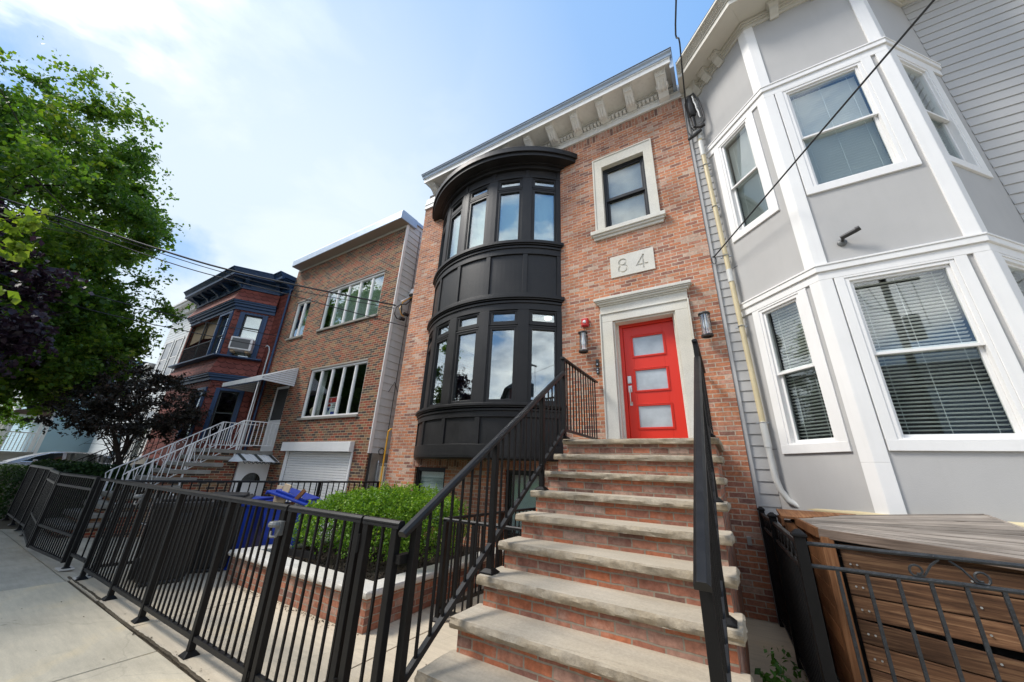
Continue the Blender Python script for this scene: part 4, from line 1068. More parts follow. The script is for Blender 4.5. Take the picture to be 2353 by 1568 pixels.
# ------------------------------------------------------------------ wheeled bins
def make_bin(x, y, rot, mat, label, lid_open, group, marks=False, h=0.98, w=0.60, dp=0.66):
    b = thing('wheeled_bin', label, 'bin', (x, y, 0), group)
    Mx = Matrix.Translation((x, y, 0)) @ Matrix.Rotation(rot, 4, 'Z')
    m = MB().fr(Mx)
    lo = [(-w*0.39,-dp*0.36),(w*0.39,-dp*0.36),(w*0.39,dp*0.34),(-w*0.39,dp*0.34)]; hi = [(-w/2,-dp/2),(w/2,-dp/2),(w/2,dp/2),(-w/2,dp/2)]
    m.hexa([(*p, 0.05) for p in lo] + [(*p, h-0.06) for p in hi])
    r = 0.02
    m.hexa([(p[0]*1.06, p[1]*1.06, h-0.10) for p in hi] + [(p[0]*1.06, p[1]*1.06, h-0.06) for p in hi])
    m.box((-w*0.33, -dp*0.36, 0.0), (w*0.33, -dp*0.30, 0.05))
    m.box((-w*0.2, -dp/2-0.008, h-0.30), (w*0.2, -dp/2+0.05, h-0.16))
    m.build('body', mat, b, bev=0.018)
    m = MB().fr(Mx @ (Matrix.Translation((0, dp/2, h-0.055)) @ Matrix.Rotation(-lid_open, 4, 'X')))
    m.box((-w/2-0.025, -dp-0.035, 0), (w/2+0.025, 0.04, 0.035)); m.box((-w*0.40, -dp*0.92, 0.035), (w*0.40, -0.06, 0.075))
    m.box((-w/2-0.025, -dp-0.04, -0.03), (w/2+0.025, -dp-0.02, 0.035))
    m.build('lid', mat, b, bev=0.016)
    m = MB().fr(Mx); m.cyl((-w*0.46, dp/2+0.03, h-0.03), (w*0.46, dp/2+0.03, h-0.03), 0.015); m.box((-w*0.46, dp/2-0.02, h-0.05), (-w*0.42, dp/2+0.04, h-0.01)); m.box((w*0.42, dp/2-0.02, h-0.05), (w*0.46, dp/2+0.04, h-0.01)); m.build('handle', mat, b)
    for s in (-1, 1):
        m = MB().fr(Mx); m.cyl((s*w*0.40, dp*0.36, 0.125), (s*(w*0.40+0.06), dp*0.36, 0.125), 0.125, n=20); m.build('wheel', M['tyre'] if mat != M['bin_blue'] else M['bin_black'], b, bev=0.01)
    if marks:
        mm = Mx @ Matrix.Translation((0.02, -dp/2+0.075, h-0.48)) @ Matrix.Rotation(R(83), 4, 'X')
        text_obj('RX', 0.13, 0.002, 'hand_lettering', M['paper'], b, mm)
        m = MB().fr(Mx); m.box((-0.13, -dp/2-0.012, h-0.28), (0.13, -dp/2-0.009, h-0.19)); m.build('sticker', M['paper'], b)
        m = MB().fr(Mx); m.box((-0.10, -dp/2-0.014, h-0.265), (-0.05, -dp/2-0.0125, h-0.205)); m.box((0.0, -dp/2-0.014, h-0.25), (0.10, -dp/2-0.0125, h-0.235)); m.box((0.0, -dp/2-0.014, h-0.22), (0.10, -dp/2-0.0125, h-0.21)); m.build('sticker_print', M['plastic_black'], b)
    return b
make_bin(-7.02, 3.32, R(30), M['bin_blue'], 'blue wheeled recycling bin with its lid shut and white marks', 0.0, 'blue recycling bins', True)
make_bin(-6.40, 3.74, R(-58), M['bin_blue'], 'blue recycling bin with a raised lid stuffed with wood scraps', R(15), 'blue recycling bins')
make_bin(-6.95, 2.42, R(75), M['bin_black'], 'black wheeled bin right behind the long picket fence', 0.0, 'black wheeled bins', h=1.02, w=0.62, dp=0.74)
make_bin(-7.15, 3.05, R(60), M['bin_black'], 'black wheeled bin beside the blue bins', 0.0, 'black wheeled bins', h=1.04, w=0.62, dp=0.74)
def make_scraps():
    for k, (x, y, dx, tilt, hh) in enumerate(((-6.60, 3.52, 0.075, 0.05, 0.40), (-6.46, 3.50, 0.085, 0.22, 0.44))):
        m = MB().fr(Matrix.Translation((x, y, 0.80)) @ Matrix.Rotation(R(20), 4, 'Z') @ Matrix.Rotation(tilt, 4, 'Y')); m.box((-dx/2*1.5, -0.012, 0), (dx/2*1.5, 0.012, hh))
        tag(m.build('wood_offcut', M['lumber'], bev=0.003), 'pale wood offcut sticking out of the open blue bin' if k == 0 else 'leaning pale board beside another in the open blue bin', 'board')
    m = MB().fr(Matrix.Translation((-6.30, 3.55, 0.84)) @ Matrix.Rotation(R(25), 4, 'Z') @ Matrix.Rotation(R(38), 4, 'Y')); m.box((-0.03, -0.02, 0), (0.03, 0.02, 0.40)); tag(m.build('wood_offcut', M['wood_post'], bev=0.003), 'dark brown offcut leaning across the open blue bin', 'board')
    m = MB().fr(Matrix.Translation((-6.22, 3.60, 0.86)) @ Matrix.Rotation(R(30), 4, 'Z') @ Matrix.Rotation(R(55), 4, 'Y')); m.box((-0.10, -0.012, -0.05), (0.10, 0.012, 0.20)); tag(m.build('card_sheet', M['paper'], bev=0.002), 'white card poking out of the open blue bin', 'card')
    c = MB().fr(Matrix.Translation((-6.1, 5.2, 0.37)) @ Matrix.Rotation(R(12), 4, 'Z')); c.box((-0.75, -0.16, 0), (0.75, 0.16, 0.55))
    c.box((-0.75, -0.30, 0.54), (0.75, -0.16, 0.548))
    cb = c.build('cardboard_box', M['cardboard'], bev=0.004); tag(cb, 'long brown cardboard box standing behind the boxwood hedge', 'box')
    l = MB().fr(Matrix.Translation((-6.1, 5.2, 0.37)) @ Matrix.Rotation(R(12), 4, 'Z')); l.box((-0.5, -0.163, 0.40), (0.30, -0.161, 0.52)); l.build('printed_panel', M['plastic_black'], cb)
    l = MB().fr(Matrix.Translation((-6.1, 5.2, 0.37)) @ Matrix.Rotation(R(12), 4, 'Z')); l.box((-0.12, -0.166, 0.42), (0.10, -0.164, 0.50)); l.build('label', M['paper'], cb)
make_scraps()

# ------------------------------------------------------------------ grey house with the white trimmed bay
GP = [(0.46, 6.05), (1.27, 5.21), (2.65, 5.21), (3.44, 6.05)]
def make_grey_house():
    H = thing('grey_house', 'pale grey house with white trimmed two-storey bay and clapboard siding', 'house', (3.0, 6.05, 0))
    faces = []
    fr = [frame(GP[i], GP[i+1]) for i in range(3)]; Ls = [math.hypot(GP[i+1][0]-GP[i][0], GP[i+1][1]-GP[i][1]) for i in range(3)]
    # window openings in each face: (s0, s1, z0, z1, zmid)
    wins = {0: [(0.29, 0.80, 5.35, 7.15, 6.22), (0.345, 0.845, 2.05, 3.86, 2.96)],
            1: [(1.535-1.27, 2.335-1.27, 5.34, 7.12, 6.22), (1.535-1.27, 2.345-1.27, 2.05, 3.865, 2.965)],
            2: [(0.20, 0.745, 5.33, 7.10, 6.18), (0.20, 0.745, 2.05, 3.86, 2.96)]}
    cas = {0: [(0.135, 0.95, 5.215, 7.21), (0.195, 0.995, 1.915, 3.93)], 1: [(1.40-1.27, 2.485-1.27, 5.21, 7.21), (1.40-1.27, 2.487-1.27, 1.915, 3.935)], 2: [(0.075, 0.93, 5.20, 7.21), (0.075, 0.93, 1.915, 3.93)]}
    w = MB()
    for i in range(3):
        w.fr(fr[i]); w.wall(0, Ls[i], -0.3, 8.95, [(a-0.03, b+0.03, c-0.03, d+0.03) for a, b, c, d, _ in wins[i]], 0.0, -0.16)
    w.build('wall', M['stucco'], H, recalc=False)
    jn = MB()
    for z in (4.80, 1.98):
        for i in range(3):
            jn.fr(fr[i]); jn.box((0.01, -0.002, z), (cas[i][0][0]-0.02, 0.0025, z+0.006)); 
    jn.build('panel_joint', M['plastic_black'], H)
    sd = MB(); sd.fr(frame((0.192, 6.05), (0.46, 6.05))); siding(sd, 0.055, 0.268, -0.2, 8.93, 0.153, 0.013, phase=0.06)
    sd.fr(frame((3.44, 6.05), (14.0, 6.05))); siding(sd, 0.0, 10.5, -0.2, 8.93, 0.1455, 0.014, phase=0.02)
    sd.build('siding', M['clap'], H, recalc=False)
    core = MB(); core.box((0.20, 6.052, -0.3), (14, 16, 9.0)); core.prism([(GP[0][0]+0.25, 6.06), (GP[1][0]+0.12, 5.48), (GP[2][0]-0.12, 5.48), (GP[3][0]-0.25, 6.06)], -0.2, 8.9); core.build('dark_backing', M['dark_backing'], H)  # solid dark block behind the blinds, its colour standing in for interior shade
    tb = MB(); tb.box((0.196, 6.015, -0.2), (0.247, 6.051, 8.93)); tb.build('edge_board', M['clap'], H, bev=0.003)
    # belts and corner boards
    t = MB()
    for z0, z1 in ((3.935, 4.04), (7.185, 7.30)):
        band(t, GP, 0.0, 0.022, z0, z1); band(t, GP, 0.0, 0.045, z1, z1+0.075); band(t, GP, 0.0, 0.055, z1+0.075, z1+0.10)
    for s0, s1 in ((-0.2, 1.80), (1.80, 3.933), (4.142, 7.183), (7.402, 8.87)):
        for i, e in ((0, Ls[0]), (1, 0.0), (1, Ls[1]), (2, 0.0)):
            t.fr(fr[i])
            if e > 0.5: t.box((e-0.115, -0.01, s0 if s0 < 1.7 else s0), (e+0.009, 0.024, s1))
            else: t.box((-0.009, -0.01, s0), (0.115, 0.024, s1))
        t.M = None
    t.build('trim', M['white'], H, bev=0.004)
    for i in range(3):
        for k in range(2):
            a, b, c, d, zm = wins[i][k]; A, B, C, Dd = cas[i][k]
            f = MB().fr(fr[i])
            f.box((A, -0.005, C+0.11), (a-0.045, 0.021, Dd)); f.box((b+0.045, -0.005, C+0.11), (B, 0.021, Dd)); f.box((A-0.0, -0.005, C), (B, 0.026, C+0.11)); f.box((a-0.045, -0.005, d+0.045), (b+0.045, 0.021, Dd))
            # jamb frame
            for x0, x1, z0, z1 in ((a-0.045, a-0.005, c-0.045, d+0.045), (b+0.005, b+0.045, c-0.045, d+0.045), (a-0.005, b+0.005, d+0.005, d+0.045), (a-0.005, b+0.005, c-0.045, c-0.005)):
                f.box((x0, -0.10, z0), (x1, 0.012, z1))
            W = f.build('window', M['white'], H, bev=0.004)
            s = MB().fr(fr[i])
            def r4(x0, x1, z0, z1, t_, y0, y1):
                s.box((x0, y0, z0), (x0+t_, y1, z1)); s.box((x1-t_, y0, z0), (x1, y1, z1)); s.box((x0+t_, y0, z0), (x1-t_, y1, z0+t_)); s.box((x0+t_, y0, z1-t_), (x1-t_, y1, z1))
            r4(a-0.005, b+0.005, zm-0.03, d+0.005, 0.03, -0.05, -0.012); r4(a-0.005, b+0.005, c-0.005, zm+0.03, 0.036, -0.088, -0.052)
            s.build('sash', M['white'], W, bev=0.003)
            for z0, z1, y, gm in ((zm, d-0.02, -0.032, 'glass_blind'), (c+0.03, zm, -0.072, 'glass_screen')):
                p = MB().fr(fr[i]); p.box((a+0.02, y-0.003, z0), (b-0.02, y+0.003, z1)); p.build('pane', M[gm], W)
            bl = MB().fr(fr[i]); z = c + 0.03; j = 0
            low = (k == 1); tilt = 0.010 if low else 0.027
            while z < d - 0.03:
                w_ = 0.03 if low else 0.024; bl.hexa([(a+0.015,-0.125,z+tilt),(b-0.015,-0.125,z+tilt),(b-0.015,-0.125-w_,z),(a+0.015,-0.125-w_,z),(a+0.015,-0.125,z+tilt+0.002),(b-0.015,-0.125,z+tilt+0.002),(b-0.015,-0.125-w_,z+0.002),(a+0.015,-0.125-w_,z+0.002)]); z += 0.0415 if low else 0.043
            for q in ((0.12, 0.5, 0.88) if b-a > 0.6 else (0.22, 0.78)):
                x = a + (b-a)*q; bl.box((x-0.0015, -0.122, c), (x+0.0015, -0.119, d))
            bl.build('blind', M['blind'], W, recalc=False)
    # cornice
    CP = [(0.192, 6.05)] + GP + [(14.0, 6.05)]
    c = MB()
    band(c, CP, -0.05, 0.03, 8.86, 8.93); band(c, CP, -0.05, 0.055, 8.93, 8.97); band(c, CP, -0.05, 0.08, 8.97, 9.02)
    band(c, CP, -0.3, 0.46, 9.02, 9.04); band(c, CP, 0.44, 0.475, 8.985, 9.085); band(c, CP, 0.3, 0.495, 9.085, 9.10)
    for k in range(5): band(c, CP, 0.3, 0.495 + 0.018*k, 9.10+0.02*k, 9.12+0.02*k)
    band(c, CP, -0.3, 0.60, 9.20, 9.245)
    C = c.build('cornice', M['cream'], H, bev=0.004)
    def corbel(i, s):
        b = MB().fr(fr[i]) if i < 3 else MB().fr(i)
        b.extr([(s-0.06, d, z) for d, z in ((0.0, 8.80), (0.03, 8.80), (0.05, 8.83), (0.085, 8.85), (0.13, 8.89), (0.14, 8.94), (0.17, 8.96), (0.17, 8.985), (0.0, 8.985))], (0.12, 0, 0))
        b.box((s-0.09, 0, 8.985), (s+0.09, 0.20, 9.02)); b.box((s-0.078, 0, 8.962), (s+0.078, 0.185, 8.985)); b.build('corbel', M['cream'], C, bev=0.004)
    for s in (0.10, 0.36, 0.66): corbel(0, s)
    for s in (0.42, 0.96): corbel(1, s)
    for s in (0.5,): corbel(2, s)
    b = MB().fr(frame((0.192, 6.05), (0.46, 6.05)))
    b.box((0.0, 0, 8.80), (0.10, 0.03, 8.86)); b.extr([(0.10, d, z) for d, z in ((0.0, 8.80), (0.04, 8.80), (0.085, 8.85), (0.13, 8.89), (0.17, 8.96), (0.17, 8.985), (0.0, 8.985))], (0.11, 0, 0)); b.build('corbel', M['cream'], C, bev=0.004)
    rf = MB(); band(rf, CP, -0.4, 0.60, 9.246, 9.26); rf.box((0.2, 6.4, 9.0), (14, 16, 9.25)); rf.build('roof', M['roofing'], H)
make_grey_house()

# ------------------------------------------------------------------ wooden shed in front of the grey bay
def make_shed():
    S = thing('wooden_shed', 'low weathered cedar bin store with a slatted lid in front of the grey bay', 'bin store', (1.2, 4.4, 0))
    FL, FR, BR, BL = Vector((0.50, 3.80, 1.25)), Vector((1.86, 3.57, 1.165)), Vector((1.83, 5.02, 1.375)), Vector((0.465, 5.0, 1.248))
    # left wall boards, front wall boards with one slipped board
    z = 0.02
    fb = MB().fr(frame((0.53, 3.80), (1.83, 3.575)))
    L = math.hypot(1.3, 0.225)
    hs = [0.135, 0.14, 0.135, 0.14, 0.135, 0.14, 0.135, 0.135]
    for k, h in enumerate(hs):
        sag = 0.0
        z0 = z; z1 = z + h - 0.006
        r0 = 0.0; r1 = 0.0
        if k == 4: r1 = -0.075; 
        if k == 3: r1 = -0.06
        if k == 2: r1 = -0.035
        yy = 0.0 if k % 2 == 0 else -0.006
        fb.hexa([(0.06,-0.03+yy,z0),(L,-0.03+yy,z0+r1*0.8),(L,-0.005+yy,z0+r1*0.8),(0.06,-0.005+yy,z0),(0.06,-0.03+yy,z1),(L,-0.03+yy,z1+r1),(L,-0.005+yy,z1+r1),(0.06,-0.005+yy,z1)])
        z += h
    fb.build('front_boards', M['wood_red'], S, bev=0.004)
    sc_ = MB().fr(frame((0.53, 3.80), (1.83, 3.575)))
    for k in range(8):
        for s_ in (0.10, 0.135, 0.66, L-0.06): sc_.cyl((s_, -0.008, 0.075+0.1375*k), (s_, 0.001, 0.075+0.1375*k), 0.006, n=8)
    sc_.build('screws', M['galv'], S)
    fb = MB().fr(frame((0.53, 3.80), (1.83, 3.575))); fb.box((0.06, -0.05, 1.10), (L, -0.032, 1.16)); fb.build('front_batten', M['wood_red'], S, bev=0.004)
    lb = MB(); z = 0.02
    for k in range(9):
        lb.box((0.515, 3.86, z), (0.535, 4.98, z+0.128)); z += 0.134
    lb.build('side_boards', M['wood_post'], S, bev=0.003)
    for (x, y, zt) in ((0.535, 3.80, 1.20), (0.52, 4.95, 1.2), (1.80, 3.62, 1.13), (1.80, 4.95, 1.3)):
        p = MB(); p.box((x-0.045, y-0.035, 0), (x+0.03, y+0.055, zt)); p.build('post', M['wood_post'], S, bev=0.004)
    bk = MB(); bk.box((0.55, 4.93, 0.0), (1.80, 4.96, 1.2)); bk.box((1.80, 3.7, 0.0), (1.83, 4.95, 1.15)); bk.box((0.60, 4.0, 0.02), (1.7, 4.06, 1.05)); bk.build('inner_boards', M['dark_backing'], S)
    l = MB(); n = 11
    for k in range(n):
        a, b = k/n + 0.007, (k+1)/n - 0.007
        p0 = FL.lerp(BL, a); p1 = FR.lerp(BR, a); p2 = FR.lerp(BR, b); p3 = FL.lerp(BL, b); up = Vector((0, 0, 0.001*((k*7) % 5)))
        d = Vector((0, 0, -0.02))
        l.hexa([p0+d+up, p1+d+up, p2+d+up, p3+d+up, p0+up, p1+up, p2+up, p3+up])
    lid = l.build('lid', M['wood_grey'], S, bev=0.003)
    e = MB()
    def rim(p, q, h=0.065, w=0.028, off=0.0):
        e.bar(p + Vector((0,0,-h/2+0.004)), q + Vector((0,0,-h/2+0.004)), w, h)
    rim(FL + Vector((-0.012,-0.012,0)), FR + Vector((0.012,-0.012,0))); e.build('lid_rim', M['wood_dark'], lid, bev=0.004); e = MB(); rim(BL+Vector((0,0.012,0)), BR + Vector((0,0.012,0.003))); rim(FR, BR)
    e.build('lid_rim', M['wood_grey'], lid, bev=0.004)
    e = MB(); rim(FL + Vector((-0.014, 0.01, 0.002)), BL + Vector((-0.014, 0, 0.002)), 0.07); e.build('lid_rim', M['wood_post'], lid, bev=0.004)
    # second smaller lid behind on the left
    l2 = MB(); l2.hexa([(0.34,4.72,1.235),(0.52,4.72,1.235),(1.0,5.14,1.275),(0.34,5.14,1.275),(0.34,4.72,1.26),(0.52,4.72,1.26),(1.0,5.14,1.30),(0.34,5.14,1.30)]); l2.box((0.335, 4.70, 1.17), (0.36, 5.14, 1.24))
    l2.box((0.36, 4.75, 0.02), (0.50, 5.12, 1.20))
    l2.build('side_cupboard', M['wood_post'], S, bev=0.004)
make_shed()

# ------------------------------------------------------------------ things fixed to the fronts
def wall_lantern(x, z, label):
    L = thing('wall_lantern', label, 'lantern', (x, 5.995, z), 'cylindrical wall lanterns by the door')
    y = 5.995 - 0.115
    m = MB(); m.box((x-0.045, 5.975, z-0.02), (x+0.045, 5.998, z+0.16)); m.box((x-0.02, y, z+0.15), (x+0.02, 5.98, z+0.18))
    m.lathe((x, y, z+0.17), [(0, 0.045), (0.018, 0.042), (0.02, 0.03), (0.055, 0.022), (0.085, 0.018), (0.088, 0.0), (0.085, -0.012), (0, -0.012)], 24)
    m.lathe((x, y, z-0.19), [(0.0, 0.012), (0.06, 0.012), (0.085, 0.012), (0.088, 0.0), (0.086, -0.022), (0.062, -0.022), (0.058, -0.004), (0, -0.004)], 24)
    for k in range(3):
        a = 2*math.pi*k/3 + 0.4; m.cyl((x+0.079*math.cos(a), y+0.079*math.sin(a), z-0.185), (x+0.079*math.cos(a), y+0.079*math.sin(a), z+0.165), 0.005, n=6)
    m.build('frame', M['plastic_black'], L, bev=0.002, smooth=False)
    g = MB(); n = 36; prof = []
    loops = []
    for zz in (-0.178, 0.158):
        loops.append([(x+(0.066 + (0.003 if k % 2 else 0))*math.cos(2*math.pi*k/n), y+(0.066 + (0.003 if k % 2 else 0))*math.sin(2*math.pi*k/n), z+zz) for k in range(n)])
    g.loft(loops, True, False); g.build('glass_cylinder', M['lamp_glass'], L)
    b = MB(); b.cyl((x, y, z+0.16), (x, y, z+0.09), 0.02, n=12); b.lathe((x, y, z-0.03), [(0.0, -0.05), (0.028, -0.03), (0.034, 0.02), (0.022, 0.08), (0.018, 0.12)], 14); b.lathe((x, y, z-0.19), [(0, 0.015), (0.05, 0.015), (0.05, 0.018), (0, 0.018)], 16); b.build('bulb', M['paper'], L, smooth=True)
wall_lantern(-2.045, 3.875, 'black cylindrical wall lantern under the red fire alarm')
wall_lantern(-0.04, 3.855, 'black cylindrical wall lantern by the drain pipe side of the door')
def make_fixtures():
    m = MB(); m.box((-2.085, 5.93, 4.20), (-1.955, 5.997, 4.365)); m.box((-2.075, 5.915, 4.215), (-1.965, 5.93, 4.355))
    a = m.build('fire_alarm', M['alarm_red'], bev=0.008); tag(a, 'red fire alarm strobe box on the brick above a lantern', 'alarm')
    m = MB(); m.lathe((0,0,0), [(0,0.022),(0.025,0.018),(0.036,0.0),(0,0.0)], 14); 
    s = MB().fr(Matrix.Translation((-2.02, 5.914, 4.285)) @ Matrix.Rotation(R(90), 4, 'X')); s.lathe((0,0,0), [(0,0.022),(0.022,0.018),(0.034,0.0),(0,0.0)], 14); s.build('strobe_lens', M['paper'], a, smooth=True)
    m = MB(); m.box((-1.852, 5.965, 3.40), (-1.80, 5.998, 3.53)); b = m.build('doorbell', M['plastic_black'], bev=0.006); tag(b, 'black video doorbell, upper of two small boxes beside the door', 'doorbell')
    s = MB().fr(Matrix.Translation((-1.826, 5.964, 3.49)) @ Matrix.Rotation(R(90), 4, 'X')); s.lathe((0,0,0), [(0,0.01),(0.012,0.008),(0.017,0.0),(0,0)], 14); s.build('lens', M['car_glass'], b, smooth=True)
    s = MB().fr(Matrix.Translation((-1.826, 5.964, 3.435)) @ Matrix.Rotation(R(90), 4, 'X')); s.lathe((0,0,0), [(0,0.004),(0.013,0.003),(0.014,0.0),(0,0)], 14); s.build('button', M['galv'], b, smooth=True)
    m = MB(); m.box((-1.85, 5.968, 3.255), (-1.80, 5.998, 3.375)); b = m.build('intercom', M['plastic_black'], bev=0.006); tag(b, 'black intercom with two round buttons under the doorbell', 'intercom')
    for z in (3.29, 3.335):
        s = MB().fr(Matrix.Translation((-1.825, 5.967, z)) @ Matrix.Rotation(R(90), 4, 'X')); s.lathe((0,0,0), [(0,0.006),(0.012,0.005),(0.014,0.0),(0,0)], 14); s.build('button', M['galv'], b, smooth=True)
    # security camera on the grey bay
    y0 = 5.208
    c = thing('security_camera', 'small bronze security camera on the grey bay between the two floors', 'camera', (1.58, y0, 4.40))
    s = MB().fr(Matrix.Translation((1.58, y0, 4.395)) @ Matrix.Rotation(R(90), 4, 'X')); s.lathe((0,0,0), [(0,0.035),(0.026,0.032),(0.038,0.022),(0.047,0.018),(0.048,0.0),(0,0.0)], 20); s.build('mount', M['latch'], c, smooth=True)
    s = MB(); s.tube([(1.58, y0-0.03, 4.40), (1.585, y0-0.06, 4.425), (1.60, y0-0.075, 4.44)], 0.017, 8); s.tube([(1.565, y0-0.06, 4.432), (1.71, y0-0.13, 4.462)], 0.028, 14); s.tube([(1.70, y0-0.125, 4.466), (1.735, y0-0.142, 4.474)], [0.033, 0.03], 14); s.build('housing', M['plastic_black'], c, smooth=True)
    # electric conduit with cable head
    p = thing('service_conduit', 'yellowed pipe with a black cable head on the grey clapboard strip', 'pipe', (0.40, 5.96, 0))
    y = 5.93; X0 = 0.372
    xa = lambda z: 0.365 + 0.09*(8.0-z)/6.6 if z < 8 else 0.365
    m = MB(); m.tube([(xa(7.75), y, 7.75), (xa(2.15), y, 2.15)], 0.036, 14); m.build('pipe', M['pvc'], p, smooth=True)
    m = MB()
    for z, h in ((7.6, 0.22), (7.20, 0.35), (4.52, 0.22), (2.0, 0.32)):
        q = MB(); q.tube([(xa(z+h), y, z+h), (xa(z), y, z)], 0.043, 14); q.build('coupling', M['pvc_grey'], p, smooth=True)
    m.tube([(xa(2.15), y, 2.15), (xa(1.75), y, 1.75), (xa(1.75)+0.004, y, 1.62), (xa(1.6)+0.03, y, 1.48), (xa(1.5)+0.09, y, 1.36), (xa(1.5)+0.18, y-0.02, 1.30), (0.85, y-0.1, 1.285)], 0.037, 14)
    m.build('elbow', M['pvc_grey'], p, smooth=True)
    m = MB(); m.tube([(0.66, 5.90, 1.283), (1.0, 5.52, 1.28), (1.22, 5.20, 1.28), (1.9, 5.15, 1.29), (3.0, 5.15, 1.29)], 0.037, 12); m.build('pipe', M['pvc'], p, smooth=True)
    m = MB()
    for z in (6.95, 6.0, 5.0, 3.75, 2.32):
        m.box((xa(z)-0.075, 5.96, z), (xa(z)+0.075, 5.99, z+0.012)); m.tube([(xa(z)+0.043*math.cos(a), y+0.043*math.sin(a), z+0.006) for a in [2*math.pi*k/14 for k in range(15)]], 0.007, 5)
    m.build('strap', M['galv'], p)
    m = MB(); m.tube([(xa(8.0)-0.03, y, 7.95), (xa(8.2)-0.04, y-0.02, 8.25)], 0.035, 12); m.tube([(0.335, y-0.02, 8.22), (0.325, y-0.04, 8.30), (0.315, y-0.06, 8.50), (0.31, y-0.10, 8.60), (0.31, y-0.16, 8.62)], [0.055, 0.085, 0.085, 0.075, 0.04], 14); m.build('weatherhead', M['plastic_black'], p, smooth=True)
    m = MB()
    m.tube([(0.31, y-0.16, 8.60), (0.40, y-0.16, 8.64), (0.47, y-0.12, 8.45), (0.50, y-0.10, 8.1), (0.50, y-0.1, 7.93), (0.44, y-0.1, 7.86)], 0.017, 8)
    m.tube([(0.28, y-0.16, 8.58), (0.22, y-0.15, 8.45), (0.20, y-0.12, 8.1), (0.20, y-0.10, 7.80), (0.24, y-0.08, 7.66)], 0.013, 8)
    m.tube([(0.25, y-0.07, 7.95), (0.30, y-0.06, 7.82), (0.36, y-0.06, 7.85)], 0.011, 6)
    m.tube([(0.18, y-0.03, 7.67), (0.30, y-0.06, 7.70), (0.42, y-0.07, 7.76)], [0.028, 0.038, 0.03], 10)
    m.tube([(0.36, y-0.05, 7.90), (0.44, y-0.08, 7.83), (0.49, y-0.10, 7.83)], [0.03, 0.04, 0.03], 10)
    m.build('cable_bundle', M['rubber'], p, smooth=True)
    m = MB(); m.tube([(0.37 + 0.004*math.sin(k*1.1) + 0.004*k, y-0.15 + 0.004*math.cos(k*1.1), 8.6 - k*0.036) for k in range(18)], [0.014 if k % 2 else 0.009 for k in range(18)], 6); m.build('wrapped_wire', M['paper'], p, smooth=True)
    # gas pipe at the left corner
    m = MB(); m.tube([(-6.985, 5.93, 2.35), (-6.985, 5.93, 0.25)], 0.017, 10); m.tube([(-6.985, 5.93, 2.35), (-6.99, 5.99, 2.42), (-6.99, 6.15, 2.45)], 0.017, 10)
    tag(m.build('gas_pipe', M['gas'], smooth=True), 'yellow gas pipe up the left corner of the brick row house', 'pipe')
    j = MB(); j.box((0.02, 5.985, 0.80), (0.07, 5.999, 0.90)); tag(j.build('junction_box', M['galv'], bev=0.004), 'small grey junction box on the brick beside the steps', 'box')
    # chain link gate in the gap
    g = thing('chain_link_gate', 'narrow chain link gate in the gap between the two brick houses', 'gate', (-7.55, 6.3, 0))
    m = MB()
    for x in (-7.60, -6.99): m.cyl((x, 6.30, -0.3), (x, 6.30, 1.66), 0.026, n=10)
    m.tube([(-7.53, 6.28, 0.1), (-7.53, 6.28, 1.58), (-7.51, 6.28, 1.62), (-7.06, 6.28, 1.62)], 0.018, 8)
    m.cyl((-7.6, 6.3, 1.66), (-7.6, 6.3, 1.70), 0.03, 0.012); m.cyl((-6.99, 6.3, 1.66), (-6.99, 6.3, 1.70), 0.03, 0.012)
    m.build('frame', M['galv'], g, smooth=True)
    m = MB()
    for k in range(-16, 14):
        for sg in (1, -1):
            pts = []
            for q in range(12):
                xx = -7.52 + 0.46*q/11; zz = 0.85 + k*0.055 + sg*(xx+7.29)*1.0
                if 0.1 < zz < 1.61: pts.append((xx, 6.28 + 0.004*sg, zz))
            if len(pts) > 1: m.tube(pts, 0.0035, 4)
    m.build('mesh', M['galv'], g)
    m = MB(); m.box((-7.46, 6.255, 1.05), (-7.30, 6.27, 1.57)); m.build('plate', M['pvc'], g, bev=0.008)
make_fixtures()

